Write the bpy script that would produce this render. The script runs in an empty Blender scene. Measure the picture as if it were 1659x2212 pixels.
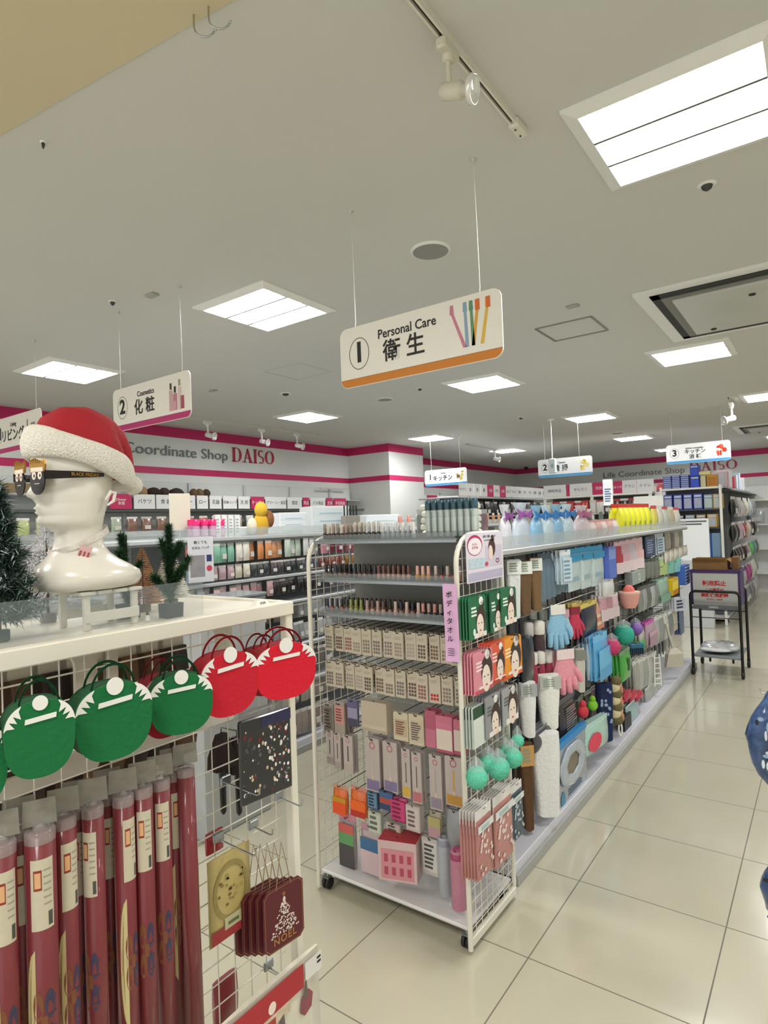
import bpy, math, random
from mathutils import Vector, Matrix
random.seed(7)
PI = math.pi
SC = bpy.context.scene
COL = SC.collection
# ---------------------------------------------------------------- camera
CAM_H = 1.69
YAW, PITCH, ROLL, FPX = 0.62757, 0.01953, -0.03619, 1316.9
_fw = Vector((-math.sin(YAW)*math.cos(PITCH), math.cos(YAW)*math.cos(PITCH), math.sin(PITCH)))
_r0 = Vector((math.cos(YAW), math.sin(YAW), 0)); _u0 = _r0.cross(_fw)
_r = math.cos(ROLL)*_r0 + math.sin(ROLL)*_u0
_u = -math.sin(ROLL)*_r0 + math.cos(ROLL)*_u0
cd = bpy.data.cameras.new('camera'); cam = bpy.data.objects.new('camera', cd); COL.objects.link(cam)
cd.sensor_fit = 'VERTICAL'; cd.sensor_height = 36.0; cd.sensor_width = 27.0; cd.lens = 36.0*FPX/2212.0
cd.clip_start = 0.05; cd.clip_end = 100
m4 = Matrix(((_r.x, _u.x, -_fw.x, 0), (_r.y, _u.y, -_fw.y, 0), (_r.z, _u.z, -_fw.z, CAM_H), (0, 0, 0, 1)))
cam.matrix_world = m4; SC.camera = cam
# ---------------------------------------------------------------- light and exposure
LAMP = 17.5           # emission of the ceiling panels
SC.view_settings.view_transform = 'Standard'; SC.view_settings.look = 'None'
SC.view_settings.exposure = 1.14; SC.view_settings.gamma = 1.0
SC.view_settings.use_curve_mapping = False
w = bpy.data.worlds.new('world'); SC.world = w; w.use_nodes = True
w.node_tree.nodes['Background'].inputs[0].default_value = (0.9, 0.9, 0.9, 1)
w.node_tree.nodes['Background'].inputs[1].default_value = .75
CEIL = 3.0
# ---------------------------------------------------------------- helpers
def on_plane(px, py, ax, val):
    """point of the room seen at a place of the photograph, on the wall/shelf plane axis=val"""
    d = _r*((px-829.5)/FPX) + _u*((1106.0-py)/FPX) + _fw
    o = Vector((0, 0, CAM_H)); t = (val-o[ax])/d[ax]
    return o + d*t
def lin(h):
    h = h.lstrip('#'); c = [int(h[i:i+2], 16)/255 for i in (0, 2, 4)]
    return tuple(x/12.92 if x <= .04045 else ((x+.055)/1.055)**2.4 for x in c)
_mc = {}
def C(h, rough=.45, metal=0.0, emit=0.0, trans=0.0, vary=.08, scale=18.0, bump=0.0, coat=0.0, alpha=1.0):
    key = (h, rough, metal, emit, trans, vary, scale, bump, coat, alpha)
    if key in _mc: return _mc[key]
    m = bpy.data.materials.new('mat_'+h.strip('#')); m.use_nodes = True
    nt = m.node_tree; b = nt.nodes['Principled BSDF']; c = lin(h)
    b.inputs['Base Color'].default_value = (*c, 1)
    b.inputs['Roughness'].default_value = rough; b.inputs['Metallic'].default_value = metal
    if coat: b.inputs['Coat Weight'].default_value = coat; b.inputs['Coat Roughness'].default_value = .08
    if trans: b.inputs['Transmission Weight'].default_value = trans; b.inputs['IOR'].default_value = 1.15
    if alpha < 1: b.inputs['Alpha'].default_value = alpha
    if emit:
        b.inputs['Emission Color'].default_value = (*c, 1); b.inputs['Emission Strength'].default_value = emit
    if (vary or bump) and not emit:
        tc = nt.nodes.new('ShaderNodeTexCoord'); n = nt.nodes.new('ShaderNodeTexNoise')
        n.inputs['Scale'].default_value = scale; n.inputs['Detail'].default_value = 3
        nt.links.new(tc.outputs['Object'], n.inputs['Vector'])
        if vary:
            mr = nt.nodes.new('ShaderNodeMapRange'); mr.inputs['To Min'].default_value = 1-vary; mr.inputs['To Max'].default_value = 1+vary
            vm = nt.nodes.new('ShaderNodeVectorMath'); vm.operation = 'SCALE'; vm.inputs[0].default_value = c
            nt.links.new(n.outputs['Fac'], mr.inputs['Value']); nt.links.new(mr.outputs[0], vm.inputs['Scale'])
            nt.links.new(vm.outputs[0], b.inputs['Base Color'])
        if bump:
            bp = nt.nodes.new('ShaderNodeBump'); bp.inputs['Strength'].default_value = bump; bp.inputs['Distance'].default_value = .01
            nt.links.new(n.outputs['Fac'], bp.inputs['Height']); nt.links.new(bp.outputs[0], b.inputs['Normal'])
    _mc[key] = m; return m
def FILM(h='#e8eef0', a=.25): return C(h, .08, vary=0, alpha=a, coat=.6)
class MB:
    def __init__(s): s.v = []; s.f = []; s.m = []; s.sm = []; s.mats = []
    def mi(s, m):
        if m not in s.mats: s.mats.append(m)
        return s.mats.index(m)
    def add(s, vs, fs, m, smooth=False, M=None):
        o = len(s.v); k = s.mi(m)
        for p in vs: s.v.append(tuple(M @ Vector(p)) if M is not None else tuple(p))
        for f in fs: s.f.append([i+o for i in f]); s.m.append(k); s.sm.append(smooth)
        return s
    def box(s, c, d, m, M=None, taper=1.0):
        x, y, z = d[0]/2, d[1]/2, d[2]/2; cx, cy, cz = c; t = taper
        vs = [(cx-x, cy-y, cz-z), (cx+x, cy-y, cz-z), (cx+x, cy+y, cz-z), (cx-x, cy+y, cz-z),
              (cx-x*t, cy-y*t, cz+z), (cx+x*t, cy-y*t, cz+z), (cx+x*t, cy+y*t, cz+z), (cx-x*t, cy+y*t, cz+z)]
        return s.add(vs, [(0, 3, 2, 1), (4, 5, 6, 7), (0, 1, 5, 4), (1, 2, 6, 5), (2, 3, 7, 6), (3, 0, 4, 7)], m, False, M)
    def rbox(s, c, d, m, b=.004, M=None):
        """box with chamfered vertical and horizontal edges"""
        x, y, z = d[0]/2, d[1]/2, d[2]/2; b = min(b, x*.45, y*.45, z*.45)
        def ring(ix, iy, zz): return [(c[0]-ix+q*0, c[1]-iy+b, zz), (c[0]-ix+b, c[1]-iy, zz), (c[0]+ix-b, c[1]-iy, zz), (c[0]+ix, c[1]-iy+b, zz), (c[0]+ix, c[1]+iy-b, zz), (c[0]+ix-b, c[1]+iy, zz), (c[0]-ix+b, c[1]+iy, zz), (c[0]-ix, c[1]+iy-b, zz)]
        q = 0
        rs = [ring(x-b, y-b, c[2]-z), ring(x, y, c[2]-z+b), ring(x, y, c[2]+z-b), ring(x-b, y-b, c[2]+z)]
        return s.loft(rs, m, M=M, smooth=False)
    def loft(s, rings, m, cap=True, closed=True, smooth=True, M=None):
        n = len(rings[0]); vs = [p for r in rings for p in r]; fs = []
        for i in range(len(rings)-1):
            for j in range(n if closed else n-1):
                k = (j+1) % n; fs.append((i*n+j, i*n+k, (i+1)*n+k, (i+1)*n+j))
        s.add(vs, fs, m, smooth, M)
        if cap and closed:
            s.add(rings[0], [tuple(range(n))[::-1]], m, False, M); s.add(rings[-1], [tuple(range(n))], m, False, M)
        return s
    def lathe(s, prof, m, n=16, c=(0, 0, 0), M=None, smooth=True, a0=0, a1=2*PI, sx=1, sy=1):
        full = abs(a1-a0-2*PI) < 1e-6; cnt = n if full else n+1
        rs = [[(c[0]+r*sx*math.cos(a0+(a1-a0)*i/n), c[1]+r*sy*math.sin(a0+(a1-a0)*i/n), c[2]+z) for i in range(cnt)] for r, z in prof]
        return s.loft(rs, m, cap=full, closed=full, smooth=smooth, M=M)
    def tube(s, pts, r, m, n=6, M=None, cap=True):
        pts = [Vector(p) for p in pts]; rs = []; up = None
        for i, p in enumerate(pts):
            t = (pts[min(i+1, len(pts)-1)]-pts[max(i-1, 0)]).normalized()
            if up is None: up = t.cross(Vector((0, 0, 1))) if abs(t.z) < .9 else t.cross(Vector((1, 0, 0)))
            up = (up-t*up.dot(t)).normalized(); w2 = t.cross(up)
            rr = r[i] if isinstance(r, (list, tuple)) else r
            rs.append([tuple(p+up*rr*math.cos(2*PI*k/n)+w2*rr*math.sin(2*PI*k/n)) for k in range(n)])
        return s.loft(rs, m, cap=cap, M=M)
    def ball(s, c, r, m, n=12, k=8, M=None, jit=0.0, seed=1):
        rx, ry, rz = r if isinstance(r, (list, tuple)) else (r, r, r); R = random.Random(seed)
        rs = []
        for i in range(k+1):
            a = -PI/2+PI*i/k; ca, sa = math.cos(a)+1e-4, math.sin(a); q = []
            for j in range(n):
                g = 1+jit*(R.random()-.5)
                q.append((c[0]+rx*g*ca*math.cos(2*PI*j/n), c[1]+ry*g*ca*math.sin(2*PI*j/n), c[2]+rz*g*sa))
            rs.append(q)
        return s.loft(rs, m, M=M)
    def poly(s, pts, m, y=0.0, th=0.0, M=None):
        """flat polygon in local XZ facing -Y, optional thickness behind"""
        n = len(pts); f = [(p[0], y, p[1]) for p in pts]
        if not th: return s.add(f, [tuple(range(n))], m, False, M)
        bk = [(p[0], y+th, p[1]) for p in pts]
        fs = [tuple(range(n)), tuple(range(2*n-1, n-1, -1))]+[(i, i+n, (i+1) % n+n, (i+1) % n) for i in range(n)]
        return s.add(f+bk, fs, m, False, M)
    def rect(s, x0, z0, x1, z1, m, y=0.0, M=None): return s.poly([(x0, z0), (x1, z0), (x1, z1), (x0, z1)], m, y, 0, M)
    def oval(s, cx, cz, rx, rz, m, y=0.0, n=16, M=None, th=0.0):
        return s.poly([(cx+rx*math.cos(2*PI*i/n), cz+rz*math.sin(2*PI*i/n)) for i in range(n)], m, y, th, M)
    def ringf(s, cx, cz, rx, rz, t, m, y=0.0, n=28):
        a = [(cx+rx*math.cos(2*PI*i/n), y, cz+rz*math.sin(2*PI*i/n)) for i in range(n)]
        b = [(cx+(rx-t)*math.cos(2*PI*i/n), y, cz+(rz-t)*math.sin(2*PI*i/n)) for i in range(n)]
        return s.add(a+b, [(i, (i+1) % n, (i+1) % n+n, i+n) for i in range(n)], m)
    def mesh(s, name):
        me = bpy.data.meshes.new(name); me.from_pydata(s.v, [], s.f)
        for m in s.mats: me.materials.append(m)
        me.polygons.foreach_set('material_index', s.m); me.polygons.foreach_set('use_smooth', s.sm); me.update()
        return me
    def build(s, name, parent=None, loc=(0, 0, 0), rz=0.0):
        o = bpy.data.objects.new(name, s.mesh(name)); COL.objects.link(o)
        if parent is not None: o.parent = parent
        o.location = loc; o.rotation_euler = (0, 0, rz); return o
def tag(o, label, cat, group=None, kind=None):
    o['label'] = label; o['category'] = cat
    if group: o['group'] = group
    if kind: o['kind'] = kind
    return o
def struct(o): o['kind'] = 'structure'; return o
def empty(name, label, cat, loc=(0, 0, 0), rz=0, group=None):
    o = bpy.data.objects.new(name, None); COL.objects.link(o); o.location = loc; o.rotation_euler = (0, 0, rz)
    o.empty_display_size = .05
    return tag(o, label, cat, group)
_kids = {}
def copy_tree(o, loc, rz=None, label=None, group=None, scale=None):
    if o.name not in _kids: _kids[o.name] = [(c, list(c.children)) for c in o.children]
    r = o.copy(); COL.objects.link(r); r.location = loc
    if rz is not None: r.rotation_euler = (0, 0, rz)
    if label: r['label'] = label
    if group: r['group'] = group
    if scale: r.scale = scale
    for c, gs in _kids[o.name]:
        d = c.copy(); COL.objects.link(d); d.parent = r
        for g in gs: e = g.copy(); COL.objects.link(e); e.parent = d
    return r
def text(s, size, m, parent, loc, rot=(PI/2, 0, 0), name='lettering', ext=.0006, sx=1.0, off=0.0, spacing=1.0, align='CENTER', shear=0):
    cu = bpy.data.curves.new(name, 'FONT'); cu.body = s; cu.size = size; cu.align_x = align; cu.align_y = 'CENTER'
    cu.extrude = ext; cu.offset = off; cu.space_character = spacing; cu.resolution_u = 3; cu.shear = shear
    t = bpy.data.objects.new(name, cu); COL.objects.link(t)
    me = bpy.data.meshes.new_from_object(t); COL.objects.unlink(t); bpy.data.objects.remove(t)
    me.materials.clear(); me.materials.append(m)
    if sx != 1.0:
        for v in me.vertices: v.co.x *= sx
    o = bpy.data.objects.new(name, me); COL.objects.link(o)
    if parent is not None: o.parent = parent
    o.location = loc; o.rotation_euler = rot; return o
ORD = ['first', 'second', 'third', 'fourth', 'fifth', 'sixth', 'seventh', 'eighth', 'ninth', 'tenth', 'eleventh', 'twelfth', 'thirteenth', 'fourteenth', 'fifteenth', 'sixteenth', 'seventeenth', 'eighteenth', 'nineteenth', 'twentieth']
def nth(i, n=None):
    if i == 0: return 'leftmost'
    if n and i == n-1: return 'rightmost'
    if i < 20: return ORD[i]+' from left'
    return 'twenty-'+ORD[i-20]+' from left'
WHITE = C('#efefe9', .4, vary=.02); INK = C('#1c1a19', .5, vary=0); CHROME = C('#b9bcbd', .2, 1.0, vary=0)
DARKM = C('#26262a', .35, .6, vary=0); MAG = C('#c22361', .5, vary=.02); BLACK = C('#141416', .5, vary=0)
SILV = C('#9aa0a2', .3, .8, vary=0)
# ================================================================ ROOM SHELL
def plane_mat():
    m = bpy.data.materials.new('glossy_floor_tiles'); m.use_nodes = True; nt = m.node_tree; b = nt.nodes['Principled BSDF']
    tc = nt.nodes.new('ShaderNodeTexCoord'); sp = nt.nodes.new('ShaderNodeSeparateXYZ'); nt.links.new(tc.outputs['Object'], sp.inputs[0])
    def mth(op, a, bb=None):
        n = nt.nodes.new('ShaderNodeMath'); n.operation = op
        for i, v in enumerate((a, bb)):
            if v is None: continue
            if isinstance(v, (int, float)): n.inputs[i].default_value = v
            else: nt.links.new(v, n.inputs[i])
        return n.outputs[0]
    ds = []
    for o, off in ((sp.outputs[0], .999), (sp.outputs[1], -2.217)):
        u = mth('DIVIDE', mth('ADD', o, off+30), .6); fr = mth('FRACT', mth('ADD', u, .5)); ds.append(mth('ABSOLUTE', mth('SUBTRACT', fr, .5)))
    d = mth('MINIMUM', ds[0], ds[1]); line = mth('LESS_THAN', d, .0042)
    n = nt.nodes.new('ShaderNodeTexNoise'); n.inputs['Scale'].default_value = 2.2; n.inputs['Detail'].default_value = 6
    nt.links.new(tc.outputs['Object'], n.inputs['Vector'])
    cr = nt.nodes.new('ShaderNodeMix'); cr.data_type = 'RGBA'
    cr.inputs['A'].default_value = (*lin('#bcb8a2'), 1); cr.inputs['B'].default_value = (*lin('#c9c5b0'), 1); nt.links.new(n.outputs['Fac'], cr.inputs['Factor'])
    mx = nt.nodes.new('ShaderNodeMix'); mx.data_type = 'RGBA'; nt.links.new(line, mx.inputs['Factor']); nt.links.new(cr.outputs['Result'], mx.inputs['A'])
    mx.inputs['B'].default_value = (*lin('#6f6c5e'), 1); nt.links.new(mx.outputs['Result'], b.inputs['Base Color'])
    n2 = nt.nodes.new('ShaderNodeTexNoise'); n2.inputs['Scale'].default_value = 5; nt.links.new(tc.outputs['Object'], n2.inputs['Vector'])
    bp = nt.nodes.new('ShaderNodeBump'); bp.inputs['Strength'].default_value = .25; bp.inputs['Distance'].default_value = .004
    nt.links.new(n2.outputs['Fac'], bp.inputs['Height']); nt.links.new(bp.outputs[0], b.inputs['Normal'])
    rr = mth('ADD', mth('MULTIPLY', line, .5), .20); nt.links.new(rr, b.inputs['Roughness']); b.inputs['Specular IOR Level'].default_value = .75; b.inputs['Coat Weight'].default_value = .35; b.inputs['Coat Roughness'].default_value = .06
    return m
XL, YB, XR, YN = -6.6, 15.1, 6.0, -4.0
mb = MB(); mb.box(((XL+XR)/2, (YB+YN)/2, -.05), (XR-XL, YB-YN, .1), plane_mat()); struct(mb.build('floor'))
CEILM = C('#cbcbc4', .85, vary=.03, scale=1.2); BEIGE = C('#cbbf9e', .85, vary=.03, scale=1.5)
mb = MB(); b0, b1 = .80, 1.06   # boundary between the plain ceiling and the beige ceiling near the entrance
def yb(x): return .877+(x+2.121)*.132
mb.add([(XL, yb(XL), CEIL), (XR, yb(XR), CEIL), (XR, YB, CEIL), (XL, YB, CEIL), (XL, yb(XL), CEIL+.1), (XR, yb(XR), CEIL+.1), (XR, YB, CEIL+.1), (XL, YB, CEIL+.1)],
       [(0, 3, 2, 1), (4, 5, 6, 7), (0, 1, 5, 4), (1, 2, 6, 5), (2, 3, 7, 6), (3, 0, 4, 7)], CEILM); struct(mb.build('ceiling'))
mb = MB()
mb.add([(XL, YN, CEIL-.004), (XR, YN, CEIL-.004), (XR, yb(XR), CEIL-.004), (XL, yb(XL), CEIL-.004), (XL, YN, CEIL+.1), (XR, YN, CEIL+.1), (XR, yb(XR), CEIL+.1), (XL, yb(XL), CEIL+.1)],
       [(0, 3, 2, 1), (4, 5, 6, 7), (0, 1, 5, 4), (1, 2, 6, 5), (2, 3, 7, 6), (3, 0, 4, 7)], BEIGE); struct(mb.build('ceiling_entrance'))
WALLM = C('#dfe3df', .6, vary=.02, scale=2)
mb = MB(); mb.box((XL-.05, (YB+YN)/2, 1.5), (.1, YB-YN, 3.0), WALLM); struct(mb.build('wall_left'))
mb = MB(); mb.box(((XL+XR)/2, YB+.05, 1.5), (XR-XL+.2, .1, 3.0), WALLM); struct(mb.build('wall_back'))
mb = MB(); mb.box((XR+.05, (YB+YN)/2, 1.5), (.1, YB-YN, 3.0), WALLM); struct(mb.build('wall_right'))
# column standing out of the left wall
mb = MB(); mb.box((-6.17, 8.62, 1.5), (.86, 1.04, 3.0), WALLM); struct(mb.build('wall_column'))
# painted pink bands: under the ceiling and above the shelving
def band(n, z0, z1):
    mb = MB(); t = .006
    mb.box((XL+t/2, (YN+8.1)/2, (z0+z1)/2), (t, 8.1-YN, z1-z0), MAG)
    mb.box((XL+t/2, (9.14+YB)/2, (z0+z1)/2), (t, YB-9.14, z1-z0), MAG)
    mb.box((-6.17, 8.1-t/2, (z0+z1)/2), (.86, t, z1-z0), MAG); mb.box((-5.74+t/2, 8.62, (z0+z1)/2), (t, 1.052, z1-z0), MAG)
    mb.box(((XL+XR)/2, YB-t/2, (z0+z1)/2), (XR-XL, t, z1-z0), MAG)
    struct(mb.build('trim_%d' % n))
band(1, 2.872, 2.999); band(2, 2.405, 2.487)
# wall lettering
GREYL = C('#77787a', .5, vary=0); REDL = C('#b32145', .45, vary=0)
def serif_word(word, H, W, parent, loc, rz, m):
    """heavy serif capitals built as strokes"""
    mb = MB(); x = 0; s = H; t = .17*H; th = .012
    def bar(x0, z0, x1, z1): mb.box(((x0+x1)/2, 0, (z0+z1)/2), (abs(x1-x0), th, abs(z1-z0)), m)
    def serif(cx, z): bar(cx-.17*H, z-.02*H, cx+.17*H, z+.02*H)
    def arc(cx, cz, rx, rz_, a0, a1, t1, t0):
        n = 14; o = []; i_ = []
        for k in range(n+1):
            a = a0+(a1-a0)*k/n; w_ = t0+(t1-t0)*abs(math.cos(a))
            o.append((cx+rx*math.cos(a), cz+rz_*math.sin(a))); i_.append((cx+(rx-w_)*math.cos(a), cz+(rz_-t0*.9)*math.sin(a)))
        for k in range(n): mb.poly([o[k], o[k+1], i_[k+1], i_[k]], m, -th/2, th)
    for ch in word:
        if ch == 'D':
            bar(x+.08*H, 0, x+.08*H+t, H); bar(x, 0, x+.4*H, .04*H); bar(x, .96*H, x+.4*H, H); arc(x+.38*H, H/2, .42*H, H/2, -PI/2, PI/2, t, .04*H); x += .92*H
        elif ch == 'A':
            mb.poly([(x+.1*H, 0), (x+.15*H, 0), (x+.44*H, H), (x+.38*H, H)], m, -th/2, th); mb.poly([(x+.36*H, H), (x+.44*H, H), (x+.78*H, 0), (x+.58*H, 0)], m, -th/2, th)
            bar(x+.2*H, .32*H, x+.62*H, .37*H); serif(x+.12*H, .02*H); serif(x+.68*H, .02*H); x += .9*H
        elif ch == 'I': bar(x+.1*H, 0, x+.1*H+t, H); serif(x+.185*H, .02*H); serif(x+.185*H, .98*H); x += .42*H
        elif ch == 'S':
            arc(x+.29*H, .73*H, .25*H, .27*H, .25*PI, 1.5*PI, .1*H, .07*H); arc(x+.29*H, .27*H, .25*H, .27*H, -.75*PI, .5*PI, .1*H, .07*H); x += .64*H
        elif ch == 'O': arc(x+.44*H, H/2, .42*H, .5*H, 0, 2*PI, t, .05*H); x += .92*H
    k = W/x
    me = mb.mesh('shop_name')
    for v in me.vertices: v.co.x *= k
    o = bpy.data.objects.new('shop_name', me); COL.objects.link(o); o.parent = parent; o.location = loc; o.rotation_euler = (0, 0, rz); return o
wl = empty('wall_lettering', 'grey and red shop lettering on the left wall between the pink bands', 'lettering', (XL, 4.0, 2.7))
text('Life Coordinate Shop', .185, GREYL, wl, (.012, 1.50, -.01), (PI/2, 0, PI/2), ext=.004, sx=1.2, name='slogan', align='RIGHT')
serif_word('DAISO', .195, .80, wl, (.012, 1.57, -.075), PI/2, REDL)
wl = empty('wall_lettering', 'grey and red shop lettering on the far back wall behind the shelves', 'lettering', (-4.2, YB, 2.7))
text('Life Coordinate Shop', .19, GREYL, wl, (1.66, -.012, -.04), (PI/2, 0, 0), ext=.004, sx=1.1, name='slogan', align='RIGHT')
serif_word('DAISO', .2, .95, wl, (1.75, -.012, -.09), 0, REDL)
# ---------------------------------------------------------------- ceiling lights
TUBE = C('#fffdfb', .5, emit=LAMP, vary=0); LFR = C('#e6e6e0', .35, vary=.02)
def ceiling_light():
    r = empty('ceiling_light', '', 'light')
    f = MB(); a, b, zt, zb = .30, .255, 0.0, -.022
    for k in range(4):
        M = Matrix.Rotation(k*PI/2, 4, 'Z')
        f.add([(-a, -a, zt), (a, -a, zt), (a, -a, -.008), (-a, -a, -.008), (-b, -b, zb), (b, -b, zb), (b, -b, -.004), (-b, -b, -.004)],
              [(0, 1, 2, 3), (3, 2, 5, 4), (4, 5, 6, 7)], LFR, M=M)
    for y in (-.085, .085): f.box((0, y, -.014), (.51, .012, .020), C('#5f605c', .6, vary=0))
    f.build('frame', r)
    for y in (-.17, 0, .17):
        g = MB(); w2 = .074 if y else .076
        g.add([(-.25, y-w2, -.005), (.25, y-w2, -.005), (.25, y, -.016), (-.25, y, -.016), (.25, y+w2, -.005), (-.25, y+w2, -.005)], [(0, 3, 2, 1), (3, 5, 4, 2)], TUBE)
        g.build('diffuser', r)
    return r
LIGHTS = [(-.345, 2.23, 'large three-tube square ceiling light at the top right, nearest the camera'),
 (-2.655, 2.535, 'square three-tube ceiling light above and left of the Personal Care sign'),
 (-4.83, 2.47, 'three-tube ceiling light at the far left above the Living sign'),
 (-2.59, 5.27, 'bright ceiling light just below right end of the Personal Care sign'),
 (-.84, 5.53, 'ceiling light just behind the large air conditioner vent at right'),
 (-4.93, 5.33, 'ceiling light above the wall lettering and the pink band corner'),
 (-2.46, 8.1, 'ceiling light above the cleaning sign with number two'),
 (-4.9, 8.06, 'ceiling light above the blue striped kitchen sign numbered one'),
 (-.45, 8.2, 'ceiling light cut by the right photo edge above the track spotlight'),
 (-4.83, 10.7, 'small far ceiling light between the kitchen and cleaning signs'),
 (-2.6, 10.85, 'far ceiling light up left of the kitchen sign numbered three'),
 (-2.5, 13.4, 'far ceiling light partly hidden by the kitchen sign numbered three'),
 (-.55, 12.9, 'far ceiling light at right edge just above the back wall band')]
for x, y in ((1.9, 2.3), (1.9, 5.4), (1.9, 8.2), (1.9, -.6), (-.35, -.6), (-2.6, -.6), (-4.83, -.6), (1.9, 11), (4.3, 2.3), (4.3, 6)):
    LIGHTS.append((x, y, None))
L0 = ceiling_light()
for i, (x, y, lb) in enumerate(LIGHTS):
    lb = lb or 'square ceiling light outside the photo frame, %s of the ten beyond the picture' % ORD[i-13]
    if i == 0: L0.location = (x, y, CEIL); L0['label'] = lb; L0['group'] = 'square ceiling lights'
    else: copy_tree(L0, (x, y, CEIL), label=lb, group='square ceiling lights')
# ---------------------------------------------------------------- ceiling fittings
def aircon(x0, y0, sx, sy, label):
    r = empty('air_conditioner_cassette', label, 'air conditioner', (x0, y0, CEIL))
    f = MB(); f.box((sx/2, sy/2, -.01), (sx+.16, sy+.12, .02), LFR)
    f.build('face_frame', r)
    d = MB(); DK = C('#1f211f', .6, vary=0)
    for a, b2, c2, d2 in ((0, 0, sx, .075), (0, sy-.06, sx, sy), (0, 0, .05, sy), (sx-.05, 0, sx, sy)): d.box(((a+c2)/2, (b2+d2)/2, -.022), (c2-a, d2-b2, .006), DK)
    d.build('air_slot', r)
    p = MB(); p.rbox((sx/2, sy/2, -.034), (sx-.2, sy-.24, .02), C('#c2c3ba', .3, vary=.10, scale=3), .006); p.build('intake_panel', r)
    q = MB(); q.box((sx/2, sy/2, -.028), (sx-.1, sy-.14, .008), C('#77786f', .5, vary=0)); q.build('louvre', r)
    g = MB()
    for cx, cy in ((.5, .3), (.22, sy-.2)): g.lathe([(.018, -.05), (.018, -.04)], DK, 12, (cx, cy, 0))
    g.build('sensor', r)
aircon(-.80, 3.86, 1.15, 1.1, 'large air conditioner vent panel in the ceiling at the right edge')
aircon(-1.05, 10.9, 1.0, .9, 'far small air conditioner vent in the ceiling near right edge')
for x, y, rr, lb in ((-1.491, 2.514, .098, 'round grey ceiling speaker above the Personal Care sign'), (-3.70, 5.19, .085, 'small round ceiling speaker below the Personal Care sign'),
                 (-2.63, 10.0, .1, 'far round ceiling speaker above the cleaning sign')):
    mb = MB(); mb.lathe([(rr, 0), (rr, -.006), (rr-.012, -.01)], LFR, 28); mb.lathe([(rr-.012, -.0105), (rr-.02, -.008), (.001, -.008)], C('#8d8e88', .8, vary=.3, scale=300), 28)
    tag(mb.build('ceiling_speaker', None, (x, y, CEIL)), lb, 'speaker')
mb = MB(); HG = C('#8a8b85', .4, .3, vary=0)
for a in ((0, -.19, .38, .014), (0, .19, .38, .014), (-.19, 0, .014, .38), (.19, 0, .014, .38)): mb.box((a[0], a[1], -.003), (a[2], a[3], .006), HG)
tag(mb.build('ceiling_hatch', None, (-1.385, 4.22, CEIL)), 'square grey-edged access hatch in ceiling beside the large air conditioner', 'hatch')
mb = MB()
for a in ((0, -.2, .4, .006), (0, .2, .4, .006), (-.2, 0, .006, .4), (.2, 0, .006, .4)): mb.box((a[0], a[1], -.001), (a[2], a[3], .003), C('#bdbdb6', .6, vary=0))
p = on_plane(645, 803, 2, CEIL)
tag(mb.build('ceiling_hatch', None, (p.x, p.y, CEIL)), 'faint white access hatch in ceiling left of the Personal Care sign', 'hatch')
for px, py, rr, lb in ((1527, 399, .022, 'small dark ceiling sprinkler below the nearest ceiling light'), (243, 651, .014, 'tiny dark ceiling sprinkler above the Cosmetics sign'),
   (617, 850, .035, 'grey ceiling sprinkler above the light by the wall lettering'), (93, 306, .006, 'tiny dark sprinkler dot on the beige ceiling at left'),
   (907, 839, .02, 'tiny ceiling sprinkler just right of the small round speaker'), (1125, 902, .025, 'tiny far ceiling sprinkler left of cleaning sign rods')):
    p = on_plane(px, py, 2, CEIL); mb = MB(); mb.lathe([(rr*1.7, 0), (rr*1.7, -.003), (rr, -.005)], LFR, 14); mb.lathe([(rr, -.005), (rr*.8, -.016), (rr*.3, -.024)], C('#3a3a38', .5, vary=0), 12)
    tag(mb.build('sprinkler', None, (p.x, p.y, CEIL)), lb, 'sprinkler')
for px, py, lb in ((328, 636, 'small grey rectangular plate on ceiling above the Cosmetics sign'), (1237, 660, 'small grey plate on ceiling behind the square hatch'), (460, 843, 'thin grey plate on ceiling right of the Cosmetics sign')):
    p = on_plane(px, py, 2, CEIL); mb = MB(); mb.rbox((0, 0, -.006), (.075, .045, .012), C('#a2a29a', .5, vary=0), .003)
    tag(mb.build('ceiling_plate', None, (p.x, p.y, CEIL)), lb, 'plate')
# hooks in the ceiling
for px, py, lb in ((430, 32, 'left wire hook hanging from the ceiling at top left'), (462, 14, 'right wire hook hanging from the ceiling at top left')):
    p = on_plane(px-12, py-4, 2, CEIL); mb = MB(); pts = [(0, 0, 0)]
    pts += [(.028*(1-math.cos(a)), 0, -.035-.028*math.sin(a)) for a in [PI*k/8 for k in range(8)]]
    mb.tube(pts, .0022, CHROME, 6); mb.ball(pts[-1], .004, CHROME, 8, 6)
    tag(mb.build('ceiling_hook', None, (p.x, p.y, CEIL), YAW), lb, 'hook')
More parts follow.
